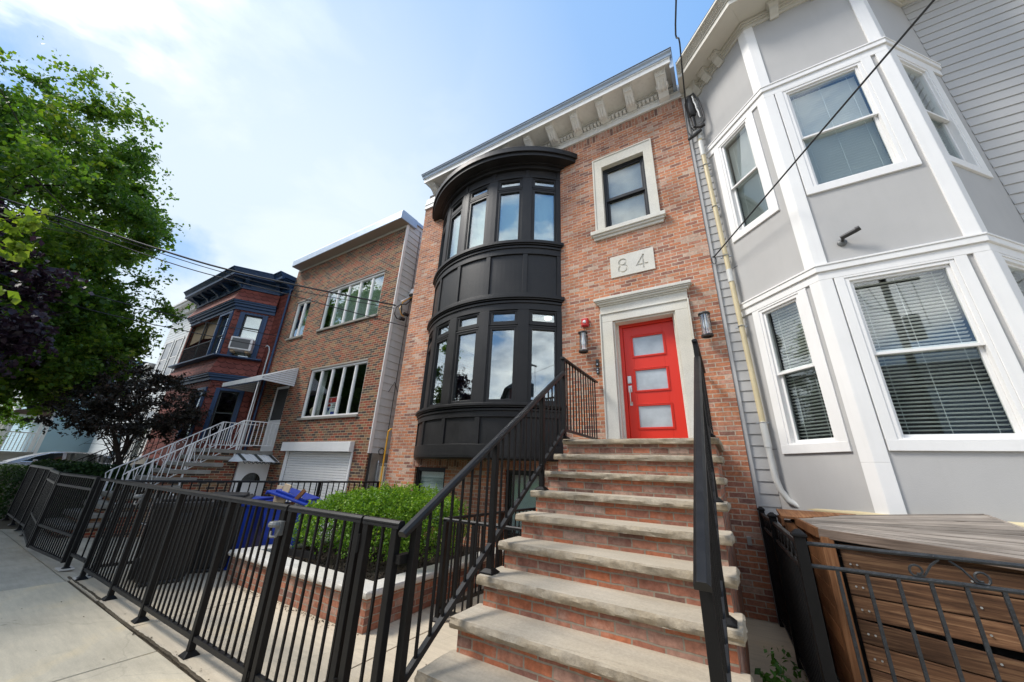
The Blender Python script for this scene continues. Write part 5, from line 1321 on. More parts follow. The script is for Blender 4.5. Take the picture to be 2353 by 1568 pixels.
# ------------------------------------------------------------------ brown brick house
def make_brown_house():
    H = thing('brown_brick_house', 'plain two-storey brown brick house with white ribbon windows and a roller shutter', 'house', (-10.7, 6.0, 0))
    x0, x1 = -13.72, -7.68
    wins = [(-13.10, -12.19, 5.73, 7.15, 2), (-11.24, -8.34, 5.75, 7.215, 5), (-11.08, -8.355, 2.84, 4.345, 5)]
    holes = [w[:4] for w in wins] + [(-13.06, -12.14, 1.85, 4.0), (-11.30, -8.24, -0.45, 1.95)]
    F = frame((0, 6.0), (1, 6.0))
    w = MB().fr(F); w.wall(x0, x1, -0.6, 8.72, holes, 0.0, -0.13); w.M = None
    w.add([(x1,6,-0.6),(x1,6.045,-0.6),(x1,6.045,8.72),(x1,6,8.72)], [(0,1,2,3)]); w.add([(x0,6,-0.6),(x0,16,-0.6),(x0,16,8.72),(x0,6,8.72)], [(0,1,2,3)])
    w.build('wall', M['brick_brown'], H, recalc=False)
    s = MB().fr(frame((x1, 6.045), (x1, 16.0))); siding(s, 0.03, 9.9, 1.87, 9.0, 0.205, 0.016, phase=0.05); s.build('siding', M['clap_green'], H, recalc=False)
    c = MB(); c.box((x1-0.02, 6.04, -0.6), (x1-0.001, 16, 9.0)); c.box((x0+0.1, 7.6, -0.5), (x1-0.1, 7.7, 8.7)); c.box((x0+0.1, 6.3, 4.5), (x1-0.1, 7.6, 4.6)); c.box((-12.05, 6.2, -0.4), (-12.0, 7.6, 8.6)); c.build('interior', M['dark_backing'], H)
    b = MB(); b.box((x1, 6.12, -0.6), (x1+0.025, 15.9, 1.87)); b.build('foundation', M['sill_grey'], H)
    t = MB(); t.box((x1, 5.985, 1.86), (x1+0.03, 6.075, 8.93)); t.build('corner_trim', M['white'], H, bev=0.004)
    r = MB(); r.extr([(-13.98+0.4, y, z) for y, z in ((5.66, 8.70), (5.66, 8.94), (5.70, 9.02), (6.3, 9.02), (6.3, 8.72), (5.7, 8.70))], (6.0, 0, 0)); r.box((x1+0.0, 6.0, 8.93), (x1+0.055, 16, 9.05)); r.box((x0+0.02, 6.0, 8.72), (x1, 16, 9.0))
    rf = r.build('roof', M['flashing'], H, bev=0.006)
    q = MB(); q.box((-13.60, 5.672, 8.690), (-7.60, 6.0, 8.699)); q.build('soffit', M['soffit'], rf)
    q = MB(); q.box((-13.60, 5.98, 8.62), (-7.70, 5.999, 8.70)); q.build('frieze_board', M['cream'], rf)
    for (a, b_, z0, z1, n) in wins:
        f = MB().fr(F)
        f.box((a, -0.10, z0), (a+0.05, -0.03, z1)); f.box((b_-0.05, -0.10, z0), (b_, -0.03, z1)); f.box((a+0.05, -0.10, z0), (b_-0.05, -0.03, z0+0.05)); f.box((a+0.05, -0.10, z1-0.06), (b_-0.05, -0.02, z1))
        for k in range(1, n):
            x = a + (b_-a)*k/n; f.box((x-0.026, -0.10, z0+0.05), (x+0.026, -0.035, z1-0.06))
        for k in range(n):
            xa, xb = a + (b_-a)*k/n + 0.04, a + (b_-a)*(k+1)/n - 0.04
            for q0, q1 in ((xa-0.014, xa+0.004), (xb-0.004, xb+0.014)): f.box((q0, -0.095, z0+0.05), (q1, -0.05, z1-0.06))
        W = f.build('window', M['white'], H, bev=0.004)
        for k in range(n):
            xa, xb = a + (b_-a)*k/n + 0.03, a + (b_-a)*(k+1)/n - 0.03
            p = MB().fr(F); p.box((xa, -0.078, z0+0.045), (xb, -0.073, z1-0.055)); p.build('pane', M['glass_dark'] if z1 < 5 else M['glass_sky'], W)
        s = MB().fr(F); s.box((a-0.06, -0.13, z0-0.07), (b_+0.03, 0.05, z0-0.002)); s.build('sill', M['sill_grey'], W, bev=0.008)
        l = MB().fr(F); l.box((a-0.03, -0.13, z1+0.001), (b_+0.0, 0.012, z1+0.045)); l.build('lintel', M['sill_grey'], W)
        cu = MB().fr(F)
        if z1 > 5:
            for k in range(60):
                xa = a + (b_-a)*k/60; cu.add([(xa,-0.30-0.03*(k%2),z0),(xa+(b_-a)/60,-0.30-0.03*((k+1)%2),z0),(xa+(b_-a)/60,-0.30-0.03*((k+1)%2),z1),(xa,-0.30-0.03*(k%2),z1)], [(0,1,2,3)])
        else:
            for k in range(8):
                xa = a + 0.05 + 0.05*k; cu.add([(xa,-0.30-0.03*(k%2),z0),(xa+0.05,-0.30-0.03*((k+1)%2),z0),(xa+0.05,-0.30-0.03*((k+1)%2),z1),(xa,-0.30-0.03*(k%2),z1)], [(0,1,2,3)])
        cu.build('curtain', M['curtain'], W, recalc=False)
    # storm door in the recess
    d = MB().fr(F)
    a, b_, z0, z1 = -13.02, -12.18, 1.87, 3.96
    d.box((a, -0.09, z0), (a+0.07, -0.05, z1)); d.box((b_-0.07, -0.09, z0), (b_, -0.05, z1)); d.box((a+0.07, -0.09, z1-0.08), (b_-0.07, -0.05, z1)); d.box((a+0.07, -0.09, z0), (b_-0.07, -0.05, z0+0.95)); d.box((a+0.07, -0.055, z0+0.93), (b_-0.07, -0.04, z0+0.97))
    D = d.build('storm_door', M['white'], H, bev=0.005)
    p = MB().fr(F); p.box((a+0.07, -0.08, z0+0.97), (b_-0.07, -0.07, z1-0.08)); p.build('screen', M['dark_backing'], D)
    p = MB().fr(F); p.box((a+0.07, -0.12, z0+0.97), (b_-0.07, -0.11, z1-0.08)); p.build('inner_door', M['awning_dark'], D)
    p = MB().fr(F); p.box((a+0.03, -0.05, 2.85), (a+0.05, -0.01, 2.95)); p.build('handle', M['steel'], D)
    # basement door with a fan light, under the landing, facing the driveway
    G = frame((-12.06, 5.15), (-12.06, 6.0))
    d = MB().fr(G); d.box((0.0, -0.06, -0.44), (0.83, 0.03, 1.54))
    for x in (0.14, 0.46): d.box((x, 0.03, 0.1), (x+0.24, 0.042, 0.78))
    D = d.build('basement_door', M['white'], H, bev=0.006)
    cx, cz = 0.415, 0.98
    g = MB().fr(G); g.extr([(cx + 0.25*math.cos(math.pi*k/14), 0.031, cz + 0.27*math.sin(math.pi*k/14)) for k in range(15)], (0, 0.008, 0)); g.build('fan_light', M['car_glass'], D)
    g = MB().fr(G); g.tube([(cx + 0.27*math.cos(math.pi*k/14), 0.034, cz + 0.29*math.sin(math.pi*k/14)) for k in range(15)], 0.02, 6); g.bar((cx-0.29, 0.034, cz), (cx+0.29, 0.034, cz), 0.03, 0.03); g.build('fan_frame', M['white'], D)
    g = MB().fr(G); g.tube([(cx, 0.04, 0.62), (cx, 0.06, 0.58), (cx, 0.05, 0.52)], 0.016, 6); g.build('knocker', M['chrome'], D)
    # roller shutter
    s = MB(); z = -0.43
    while z < 1.84:
        s.extr([(-11.24, y, zz) for y, zz in ((6.055, z), (6.037, z+0.008), (6.037, z+0.054), (6.055, z+0.062))], (2.94, 0, 0)); z += 0.064
    S = s.build('roller_shutter', M['white'], H)
    s = MB(); s.box((-11.45, 5.87, 1.88), (-8.26, 5.999, 2.13)); s.box((-8.27, 5.865, 1.875), (-8.245, 5.999, 2.135)); s.build('shutter_box', M['white'], S, bev=0.01)
    for xa_, xb_ in ((-11.32, -11.24), (-8.30, -8.245)):
        s = MB(); s.box((xa_, 5.97, -0.44), (xb_, 6.03, 1.88)); s.build('guide', M['white'], S, bev=0.004)
    # entrance awning: sloped metal panels on a frame, with closed triangular ends
    a = MB()
    xa, xb, yo = -14.45, -11.84, 5.02
    top = 4.50; low = 3.98; lowe = 3.90
    n = 26
    for k in range(n):
        X0 = xa + (xb-xa)*k/n; X1 = xa + (xb-xa)*(k+1)/n; dz = 0.018 if k % 2 else 0.0
        a.hexa([(X0,5.99,top-0.012+dz),(X1,5.99,top-0.012+dz),(X1,yo,low-0.012+dz),(X0,yo,low-0.012+dz),(X0,5.99,top+dz),(X1,5.99,top+dz),(X1,yo,low+dz),(X0,yo,low+dz)])
    for x in (xa, xb):
        m_ = 9
        for k in range(m_):
            t0, t1 = k/m_, (k+1)/m_
            # horizontal louvres closing the end
            z0, z1 = 3.88 + (top-3.88)*t0, 3.88 + (top-3.88)*t1
            def yat(z): return max(yo, 5.99 - (top - z)/(top-low)*(5.99-yo))
            dd = 0.014 if x == xb else -0.014
            a.hexa([(x,yat(z0),z0),(x+dd,yat(z0),z0),(x+dd,5.99,z0),(x,5.99,z0),(x,yat(z1),z1-0.008),(x+dd*0.3,yat(z1),z1-0.008),(x+dd*0.3,5.99,z1-0.008),(x,5.99,z1-0.008)])
    A = a.build('awning', M['awning'], H, recalc=True)
    v = MB(); v.box((xa, yo-0.012, lowe-0.03), (xb, yo+0.006, low+0.03)); 
    v.build('valance', M['awning'], A, bev=0.004)
    v = MB()
    for k in range(26):
        X = xa + (xb-xa)*(k+0.5)/26; v.tube([(X-0.05, yo+0.004, lowe-0.02), (X, yo+0.004, lowe-0.07), (X+0.05, yo+0.004, lowe-0.02)], 0.008, 4)
    v.bar((xb-0.02, 5.99, 3.90), (xb-0.02, yo, 3.90), 0.02, 0.03); v.build('scalloped_edge', M['blue_trim'], A)
    for x in (-12.10,):
        p = MB(); p.cyl((x, 5.06, 1.85), (x, 5.06, 3.93), 0.017, n=8); p.build('awning_post', M['white'], A)
    # basement awning
    a = MB().fr(G)
    sa, sb, zt, zl, oo = -0.12, 0.83, 1.73, 1.55, 0.50
    for k in range(10):
        X0 = sa + (sb-sa)*k/10; X1 = sa + (sb-sa)*(k+1)/10; dz = 0.010 if k % 2 else 0
        a.hexa([(X0,0.02,zt+dz),(X1,0.02,zt+dz),(X1,oo,zl+dz),(X0,oo,zl+dz),(X0,0.02,zt+dz+0.014),(X1,0.02,zt+dz+0.014),(X1,oo,zl+dz+0.014),(X0,oo,zl+dz+0.014)])
    a.hexa([(sa-0.16,0.02,zl-0.02),(sa,0.02,zt),(sa,oo,zl),(sa-0.10,oo*0.9,zl-0.02),(sa-0.16,0.02,zl-0.005),(sa,0.02,zt+0.014),(sa,oo,zl+0.014),(sa-0.10,oo*0.9,zl-0.005)])
    A2 = a.build('awning', M['awning'], H)
    for x in (sa-0.01, 0.30, sb-0.12):
        v = MB().fr(G); v.hexa([(x,0.02,zt+0.026),(x+0.08,0.02,zt+0.026),(x+0.08,oo+0.01,zl+0.026),(x,oo+0.01,zl+0.026),(x,0.02,zt+0.036),(x+0.08,0.02,zt+0.036),(x+0.08,oo+0.01,zl+0.036),(x,oo+0.01,zl+0.036)]); v.build('strip', M['awning_dark'], A2)
    v = MB().fr(G)
    for k in range(9):
        X = sa + (sb-sa)*(k+0.5)/9; v.tube([(X-0.053, oo+0.004, zl), (X, oo+0.004, zl-0.05), (X+0.053, oo+0.004, zl)], 0.010, 4)
    v.build('scalloped_edge', M['awning_dark'], A2)
    # things on it
    g = thing('house_sign', 'white estate sign with a red bar and a balloon inside the lower ribbon window', 'sign', (-9.75, 6.12, 2.9))
    m = MB(); m.box((-10.02, 6.118, 2.90), (-9.42, 6.128, 3.42)); m.build('board', M['paper'], g)
    m = MB(); m.box((-9.98, 6.112, 3.26), (-9.45, 6.117, 3.40)); m.build('red_bar', M['sign_red'], g)
    text_obj('R', 0.11, 0.001, 'lettering', M['paper'], g, Matrix.Translation((-9.84, 6.109, 3.29)) @ Matrix.Rotation(R(90), 4, 'X'))
    for nm, mt, r0, r1 in (('balloon_top', 'sign_red', 0, math.pi), ):
        m = MB(); m.extr([(-9.90 + 0.075*math.cos(k*math.pi/10), 6.114, 3.15 + 0.075*math.sin(k*math.pi/10)) for k in range(11)], (0, 0.003, 0)); m.build(nm, M[mt], g)
    m = MB(); m.extr([(-9.965, 6.1135, 3.11), (-9.90, 6.1135, 2.98), (-9.835, 6.1135, 3.11)], (0, 0.003, 0)); m.build('balloon_base', M['sign_blue'], g)
    m = MB(); 
    for z in (3.20, 3.15, 3.10): m.box((-9.76, 6.113, z), (-9.50, 6.1165, z+0.02))
    m.build('print_lines', M['latch'], g)
    m = MB(); m.box((-9.78, 6.113, 2.92), (-9.52, 6.1165, 2.99)); m.build('blue_bar', M['sign_blue'], g)
    o = MB(); o.lathe((-10.78, 6.17, 3.05), [(0,-0.13),(0.04,-0.11),(0.07,-0.03),(0.075,0.05),(0.045,0.11),(0.012,0.14),(0.008,0.28),(0,0.28)], 14); tag(o.build('window_ornament', M['lumber'], smooth=True), 'tan drop-shaped ornament hanging in the lower ribbon window', 'ornament')
make_brown_house()

def make_brown_stairs():
    S = thing('side_steps', 'brick steps with grey stone slabs up to the awning of the brown house', 'steps', (-12.7, 4.0, 0))
    b = MB(); t = MB()
    xa, xb = -13.45, -12.06
    # solid brick flank under landing and flight
    prof = [(5.99, 1.60), (5.99, 1.75), (4.50, 1.75)]
    for i in range(1, 10):
        z = 1.85 - 0.185*i; y = 4.43 - 0.245*i
        prof += [(4.50 - 0.245*(i-1), z-0.10), (4.50 - 0.245*i, z-0.10)]
    prof += [(prof[-1][0], -0.5), (5.12, -0.5), (5.12, 1.60)]
    b.extr([(xa+0.05, y, z) for y, z in prof], (xb-xa-0.10, 0, 0)); b.build('brick_base', M['brick_brown'], S)
    t.box((xa, 4.43, 1.75), (xb+0.02, 5.985, 1.85)); t.build('landing', M['sill_grey'], S, bev=0.01)
    for i in range(1, 10):
        z = 1.85 - 0.185*i; y = 4.43 - 0.245*i
        t = MB(); t.box((xa, y, z-0.10), (xb+0.02, y+0.85, z)); t.build('step', M['sill_grey'], S, bev=0.012)
    for x, lab in ((-12.08, 'white scrolled iron railing nearest the basement door'), (-13.42, 'white scrolled iron railing on the hedge side of the steps')):
        q = thing('scrolled_railing', lab, 'railing', (x, 4.0, 0), 'white scrolled stair railings')
        tz = lambda y: 2.67 + 0.715*(y-4.99); lz = lambda y: 1.99 + 0.715*(y-4.99)
        y0 = 2.95
        m = MB(); m.tube([(x, y0, tz(y0)), (x, 4.99, 2.67), (x, 5.97, 2.70)], 0.017, 6); m.tube([(x, y0, tz(y0)), (x, y0-0.05, tz(y0)-0.06), (x, y0-0.02, tz(y0)-0.18), (x, y0-0.07, tz(y0)-0.24)], 0.012, 6); m.build('top_rail', M['white'], q)
        m = MB(); m.tube([(x, y0, lz(y0)+0.02), (x, 4.99, 1.99), (x, 5.97, 2.02)], 0.013, 6); m.build('bottom_rail', M['white'], q)
        for y in (y0+0.04, 3.98, 4.99):
            m = MB(); m.box((x-0.018, y-0.018, max(0, lz(y)-0.35)), (x+0.018, y+0.018, min(tz(y), 2.68))); m.build('post', M['white'], q)
        y = y0 + 0.16; k = 0
        while y < 5.95:
            zt = tz(y) if y < 4.99 else 2.69; zl = lz(y) if y < 4.99 else 2.0
            if k % 6 == 3 and y < 5.5:
                m = MB(); zm = (zt+zl)/2
                m.tube([(x, y, zl+0.03), (x, y-0.10, zt-0.20), (x, y-0.12, zt-0.12), (x, y-0.07, zt-0.07), (x, y-0.03, zt-0.11), (x, y-0.06, zt-0.15)], 0.008, 5)
                m.tube([(x, y, zl+0.03), (x, y+0.10, zt-0.12), (x, y+0.11, zt-0.04), (x, y+0.06, zt-0.01), (x, y+0.02, zt-0.05), (x, y+0.05, zt-0.09)], 0.008, 5)
                m.tube([(x, y-0.08, zl+0.05), (x, y-0.10, zl+0.10), (x, y-0.05, zl+0.11), (x, y, zl+0.04), (x, y+0.05, zl+0.13), (x, y+0.10, zl+0.14), (x, y+0.08, zl+0.09)], 0.007, 5)
                m.build('scroll', M['white'], q)
            else:
                m = MB(); m.box((x-0.008, y-0.008, zl), (x+0.008, y+0.008, zt)); m.build('baluster', M['white'], q)
            y += 0.115; k += 1
    q = thing('scrolled_railing', 'small white iron railing on the landing in front of the door', 'railing', (-12.8, 4.5, 0), 'white scrolled stair railings')
    # low railing by the basement well
    w = thing('well_railing', 'small white iron railing round the basement stairwell of the brown house', 'railing', (-11.6, 3.6, 0))
    pts = [(-11.9, 3.4), (-11.45, 3.4), (-11.0, 3.7)]
    m = MB(); m.tube([(-11.9, 3.4, 0.72), (-11.7, 3.4, 0.93), (-11.35, 3.45, 0.93), (-11.0, 3.7, 0.70)], 0.016, 6); m.tube([(-11.9, 3.4, 0.15), (-11.35, 3.45, 0.15), (-11.0, 3.7, 0.10)], 0.012, 6); m.build('rail', M['white'], w)
    for px, py, zt in ((-11.9, 3.4, 0.73), (-11.72, 3.4, 0.92), (-11.54, 3.42, 0.93), (-11.35, 3.45, 0.93), (-11.18, 3.57, 0.82), (-11.0, 3.7, 0.71)):
        m = MB(); m.box((px-0.011, py-0.011, -0.2), (px+0.011, py+0.011, zt)); m.build('bar', M['white'], w)
    bpy.data.objects.remove(q)
make_brown_stairs()

def make_service_head():
    p = thing('service_bracket', 'cable bracket with white cap and black splices on the side wall of the brown house', 'cable bracket', (-7.55, 6.3, 5.6))
    m = MB(); m.tube([(-7.60, 6.52, 6.42), (-7.45, 6.05, 5.98)], 0.022, 8); m.lathe((-7.50, 6.50, 6.42), [(0,0.20),(0.07,0.18),(0.11,0.10),(0.12,0.0),(0,0.0)], 14); m.build('cap', M['white'], p, smooth=True)
    m = MB(); m.box((-7.60, 6.42, 6.28), (-7.42, 6.58, 6.42)); m.build('head', M['plastic_black'], p, bev=0.02)
    m = MB()
    m.tube([(-7.45, 6.45, 6.25), (-7.40, 6.2, 5.95), (-7.42, 6.05, 5.90), (-7.45, 5.92, 5.75), (-7.46, 5.90, 5.55), (-7.45, 6.0, 5.45), (-7.45, 6.15, 5.45)], 0.014, 6)
    m.tube([(-7.45, 6.10, 5.50), (-7.43, 6.25, 5.50)], 0.05, 10); m.tube([(-7.45, 6.22, 5.68), (-7.43, 6.36, 5.68)], 0.05, 10); m.tube([(-7.40, 6.05, 5.9), (-7.42, 6.12, 5.62), (-7.42, 6.3, 5.66)], 0.016, 6)
    m.build('splice', M['rubber'], p, smooth=True)
    m = MB(); m.tube([(-7.47, 6.42, 6.30), (-7.42, 6.10, 5.98), (-7.42, 6.02, 5.75), (-7.41, 6.10, 5.60), (-7.41, 6.2, 5.58)], 0.012, 6); m.build('yellow_wire', M['gas'], p, smooth=True)
    w = MB(); w.tube([(-7.66, 6.55, 8.8), (-7.655, 6.55, 7.0), (-7.655, 6.52, 5.6), (-7.655, 6.5, 3.5), (-7.65, 6.48, 2.0), (-7.65, 6.45, 1.75)], 0.008, 5); w.tube([(-7.655, 6.3, 3.45), (-7.65, 6.45, 3.75), (-7.65, 6.8, 3.2)], 0.008, 5)
    w.tube([(-7.65, 6.38+0.09*math.cos(a), 1.92+0.08*math.sin(a)) for a in [k*0.5 for k in range(26)]], 0.008, 5)
    tag(w.build('wall_cable', M['rubber']), 'thin black cable running down the grey-green siding of the brown house', 'cable')
make_service_head()

# ------------------------------------------------------------------ maroon house with blue cornice
RP = [(-13.745, 6.0), (-14.6, 6.0), (-15.3, 4.95), (-19.35, 4.95), (-20.0, 6.0), (-20.25, 6.0)]
RP = RP[::-1]      # left to right
def make_red_house():
    H = thing('maroon_house', 'maroon shingled house with slate blue cornice and bay beyond the brown house', 'house', (-17, 6.0, 0))
    faces = {k: frame(RP[k], RP[k+1]) for k in range(5)}
    Ls = {k: math.hypot(RP[k+1][0]-RP[k][0], RP[k+1][1]-RP[k][1]) for k in range(5)}
    # faces: 0 left strip, 1 left cant, 2 front, 3 right cant, 4 right strip
    Lr = Ls[3]
    up = (Lr-1.10, Lr-0.20); gl = (Lr-0.93, Lr-0.33)
    up = (0.20, 1.08); gl = (0.345, 0.92)
    # note the cant runs from its outer corner to the wall: measured distances are from the wall
    up = (Lr-1.09, Lr-0.21); gl = (Lr-0.915, Lr-0.345)
    w = MB()
    holes3 = [(gl[0], gl[1], 5.15, 6.78), (gl[0], gl[1], 2.2, 3.85)]
    fr2 = faces[2]; L2 = Ls[2]
    holes2 = [(0.10, L2-1.25, 5.10, 6.90), (L2-1.05, L2-0.20, 5.15, 6.80), (L2-1.1, L2-0.2, 2.2, 3.85)]
    for k in (0, 1, 4): w.fr(faces[k]); w.wall(0, Ls[k], -0.4, 8.0, [], 0.0, -0.1)
    w.fr(faces[3]); w.wall(0, Ls[3], -0.4, 8.0, holes3, 0, -0.12)
    w.fr(faces[2]); w.wall(0, L2, -0.4, 8.0, holes2, 0, -0.12)
    w.M = None; w.add([(-13.745,6,-0.4),(-13.745,6.2,-0.4),(-13.745,6.2,8.2),(-13.745,6,8.2)], [(0,1,2,3)])
    w.build('wall', M['shingle'], H, recalc=False)
    c = MB(); c.box((-20.2, 7.0, -0.3), (-13.75, 16, 8.2)); c.box((-20.2, 6.02, 4.55), (-13.75, 7.0, 4.65)); c.box((-19.2, 5.1, 4.55), (-15.2, 6.02, 4.65)); c.box((-17.0, 5.1, 4.7), (-16.9, 7.0, 7.8)); c.build('interior', M['dark_backing'], H)
    p = MB(); p.box((-20.3, 6.0, 8.0), (-13.75, 16, 8.25)); p.build('roof', M['roofing'], H)
    f = MB(); flare(f, RP[1:5], 0.0, 7.83, 0.21, 7.27, -0.05) if False else None
    bp = RP[1:5]
    f = MB(); flare(f, bp, 0.22, 7.27, 0.005, 7.83, -0.05); f.build('flared_skirt', M['shingle'], H); f = MB(); flare(f, bp, 0.20, 4.42, 0.005, 5.05, -0.05); f.build('flared_skirt', M['shingle'], H)
    b = MB()
    for o1, z0, z1 in ((0.20, 7.22, 7.27), (0.16, 7.15, 7.22), (0.10, 7.05, 7.15), (0.04, 6.93, 7.05), (0.22, 5.05, 5.10), (0.10, 5.10, 5.13), (0.18, 4.36, 4.42), (0.14, 4.29, 4.36), (0.07, 4.18, 4.29)):
        band(b, bp, -0.05, o1, z0, z1)
    b.build('blue_shelf', M['blue_trim'], H, bev=0.005)
    # cornice
    cp = RP
    b = MB()
    band(b, cp, -0.05, 0.03, 7.80, 8.16); band(b, cp, -0.05, 0.06, 7.80, 7.86); band(b, cp, -0.05, 0.07, 7.98, 8.03)
    band(b, cp, -0.3, 0.46, 8.16, 8.19); band(b, cp, 0.40, 0.50, 8.14, 8.24)
    for k in range(5): band(b, cp, -0.3, 0.50 + 0.018*k, 8.24+0.03*k, 8.27+0.03*k)
    band(b, cp, -0.3, 0.60, 8.39, 8.42)
    C = b.build('cornice', M['blue_trim'], H, bev=0.005)
    for k, ss in ((2, [0.12, 1.05, 2.0, 2.95, L2-0.12]), (3, [0.14, Ls[3]-0.12]), (4, [Ls[4]-0.14])):
        for s in ss:
            m = MB().fr(faces[k]); m.extr([(s-0.07, d, z) for d, z in ((0, 7.83), (0.05, 7.84), (0.08, 7.92), (0.14, 7.98), (0.24, 8.02), (0.34, 8.08), (0.36, 8.16), (0, 8.16))], (0.14, 0, 0)); m.box((s-0.085, 0, 8.10), (s+0.085, 0.38, 8.13)); m.build('bracket', M['blue_trim'], C, bev=0.004)
    m = MB()
    for k in (2, 3):
        m.fr(faces[k]); s = 0.3
        while s < Ls[k]-0.45:
            m.box((s, 0.03, 7.87), (s+0.30, 0.045, 7.97)); m.lathe((0,0,0), [(0,0),(0.001,0)], 3) if False else None
            m.box((s+0.03, 0.045, 7.89), (s+0.27, 0.055, 7.95)); m.box((s+0.05, 0.03, 8.05), (s+0.12, 0.06, 8.12)); m.box((s+0.18, 0.03, 8.05), (s+0.25, 0.06, 8.12)); s += 0.42
    m.build('frieze_panel', M['blue_trim'], C, bev=0.003)
    m = MB(); m.fr(faces[2]); s = 0.6
    while s < L2 - 0.4: m.box((s, 0.06, 8.10), (s+0.06, 0.36, 8.16)); s += 0.95
    m.build('modillion', M['blue_trim'], C)
    # windows
    def win(k, a, b, z0, z1, t=0.16, rail=None, three=False):
        F = faces[k]; m = MB().fr(F)
        m.box((a-t, -0.02, z0-0.02), (a, 0.045, z1+0.09)); m.box((b, -0.02, z0-0.02), (b+t, 0.045, z1+0.09)); m.box((a, -0.02, z1), (b, 0.045, z1+0.09)); m.box((a-t*0.4, 0.045, z0), (a, 0.06, z1)); m.box((b, 0.045, z0), (b+t*0.4, 0.06, z1))
        W = m.build('window', M['blue_trim'], H, bev=0.005)
        s = MB().fr(F)
        zm = (z0+z1)/2 if rail is None else rail
        for q in ((a, a+0.04, z0, z1), (b-0.04, b, z0, z1)): s.box((q[0], -0.09, q[2]), (q[1], -0.03, q[3]))
        zs = [z1-0.04, zm-0.025] + ([zm + (z1-zm)/2] if three else [])
        for z in zs: s.box((a+0.04, -0.09, z), (b-0.04, -0.03, z+0.04))
        s.build('sash', M['awning_dark'], W)
        p = MB().fr(F); p.box((a+0.03, -0.065, z0), (b-0.03, -0.06, z1-0.03)); p.build('pane', M['glass_sky'] if z0 > 4 else M['glass_dark'], W)
        if z0 > 4:
            c_ = MB().fr(F); c_.box((a, -0.20, z0), (b, -0.19, z1)); c_.build('shade', M['frost'], W)
        return W
    win(3, gl[0], gl[1], 5.15, 6.78, rail=5.72, three=True); win(3, gl[0], gl[1], 2.2, 3.85, t=0.13, rail=3.1)
    win(2, L2-1.03, L2-0.22, 5.15, 6.80, t=0.13); win(2, L2-1.08, L2-0.22, 2.2, 3.85, t=0.13)
    m = MB().fr(faces[3])
    for s0, s1, z in ((0.02, Ls[3]-0.1, 6.87), (0.02, Ls[3]-0.1, 4.02)):
        s = s0 + 0.08
        while s < s1: m.lathe((s, 0.008, z), [(0, -0.02), (0.05, -0.02), (0.05, 0.02), (0, 0.02)], 10); s += 0.125
    m.build('scalloped_row', M['maroon'], H)
    # porch opening with brown blinds and iron rail on the second floor
    m = MB().fr(faces[2])
    for s in (0.08, 0.14, 1.45, 1.52): m.box((s, -0.05, 5.1), (s+0.025, -0.02, 6.9))
    m.build('porch_post', M['iron'], H)
    m = MB().fr(faces[2]); m.box((0.1, -0.03, 5.85), (L2-1.25, -0.0, 5.88)); m.box((0.1, -0.03, 5.15), (L2-1.25, 0.0, 5.18)); s = 0.15
    while s < L2-1.28: m.box((s, -0.022, 5.16), (s+0.014, -0.008, 5.86)); s += 0.11
    m.build('porch_railing', M['iron'], H)
    for s0, s1, z0, z1 in ((0.2, 1.42, 6.05, 6.15), (1.55, L2-1.3, 6.15, 6.0)):
        m = MB().fr(faces[2]); m.hexa([(s0,-0.12,z0),(s1,-0.12,z1),(s1,-0.10,z1),(s0,-0.10,z0),(s0,-0.12,6.9),(s1,-0.12,6.9),(s1,-0.10,6.9),(s0,-0.10,6.9)]); m.build('porch_blind', M['canvas'], H)
    m = MB(); m.box((-19.2, 6.0, 4.7), (-17.0, 6.05, 6.9)); m.build('porch_back', M['curtain'], H)
    # air conditioner and conduit
    a = thing('air_conditioner', 'white window air conditioner on the cant of the maroon house', 'air conditioner', (-14.95, 5.4, 5.3))
    F = faces[3]; s0, s1 = gl[0]-0.09, gl[1]+0.03 - 0.0
    m = MB().fr(F); m.box((s0, -0.1, 5.30), (s1-0.02, 0.42, 5.76)); m.build('casing', M['white'], a, bev=0.015)
    m = MB().fr(F); m.box((s0+0.05, 0.42, 5.35), (s1-0.10, 0.426, 5.71)); 
    for k in range(12): m.box((s0+0.05, 0.426, 5.36+k*0.029), (s1-0.10, 0.430, 5.372+k*0.029))
    m.build('grille', M['latch'], a)
    m = MB().fr(F); m.box((s0+0.05, 0.0, 5.22), (s0+0.15, 0.32, 5.29)); m.box((s1-0.2, 0.0, 5.24), (s1-0.1, 0.32, 5.29)); tag(m.build('support_block', M['lumber']), 'two raw wood blocks under the window air conditioner', 'blocks')
    m = MB(); m.tube([(-13.95, 5.90, 1.8), (-13.98, 5.90, 5.35), (-13.98, 5.86, 5.50), (-14.02, 5.80, 5.55), (-14.06, 5.78, 5.50)], 0.028, 8)
    tag(m.build('service_conduit', M['galv'], smooth=True), 'grey conduit mast on the right edge of the maroon house', 'pipe')
    m = MB(); m.tube([(-13.77, 5.94, 0.0), (-13.77, 5.94, 7.9)], 0.035, 8); tag(m.build('downspout', M['blue_trim'], smooth=True), 'dark blue downspout between the maroon and brown houses', 'pipe')
    # stoop with dark railings
    st = thing('front_stoop', 'dark stone stoop of the maroon house behind the maple', 'steps', (-18.2, 3.6, 0))
    m = MB()
    for i in range(8): m.box((-19.0, 2.9+0.25*i, -0.3), (-17.6, 4.9, 0.19*(i+1)))
    m.build('stairs', M['sill_grey'], st, bev=0.01)
    for x in (-17.62, -18.98):
        m = MB(); m.tube([(x, 2.8, 1.0), (x, 4.8, 2.45)], 0.018, 6); m.tube([(x, 2.8, 0.25), (x, 4.8, 1.7)], 0.014, 6)
        for k in range(17): y = 2.8 + 2.0*k/16; z = 1.0 + 1.45*k/16; m.box((x-0.008, y-0.008, z-0.76), (x+0.008, y+0.008, z))
        m.build('railing', M['iron'], st)
make_red_house()

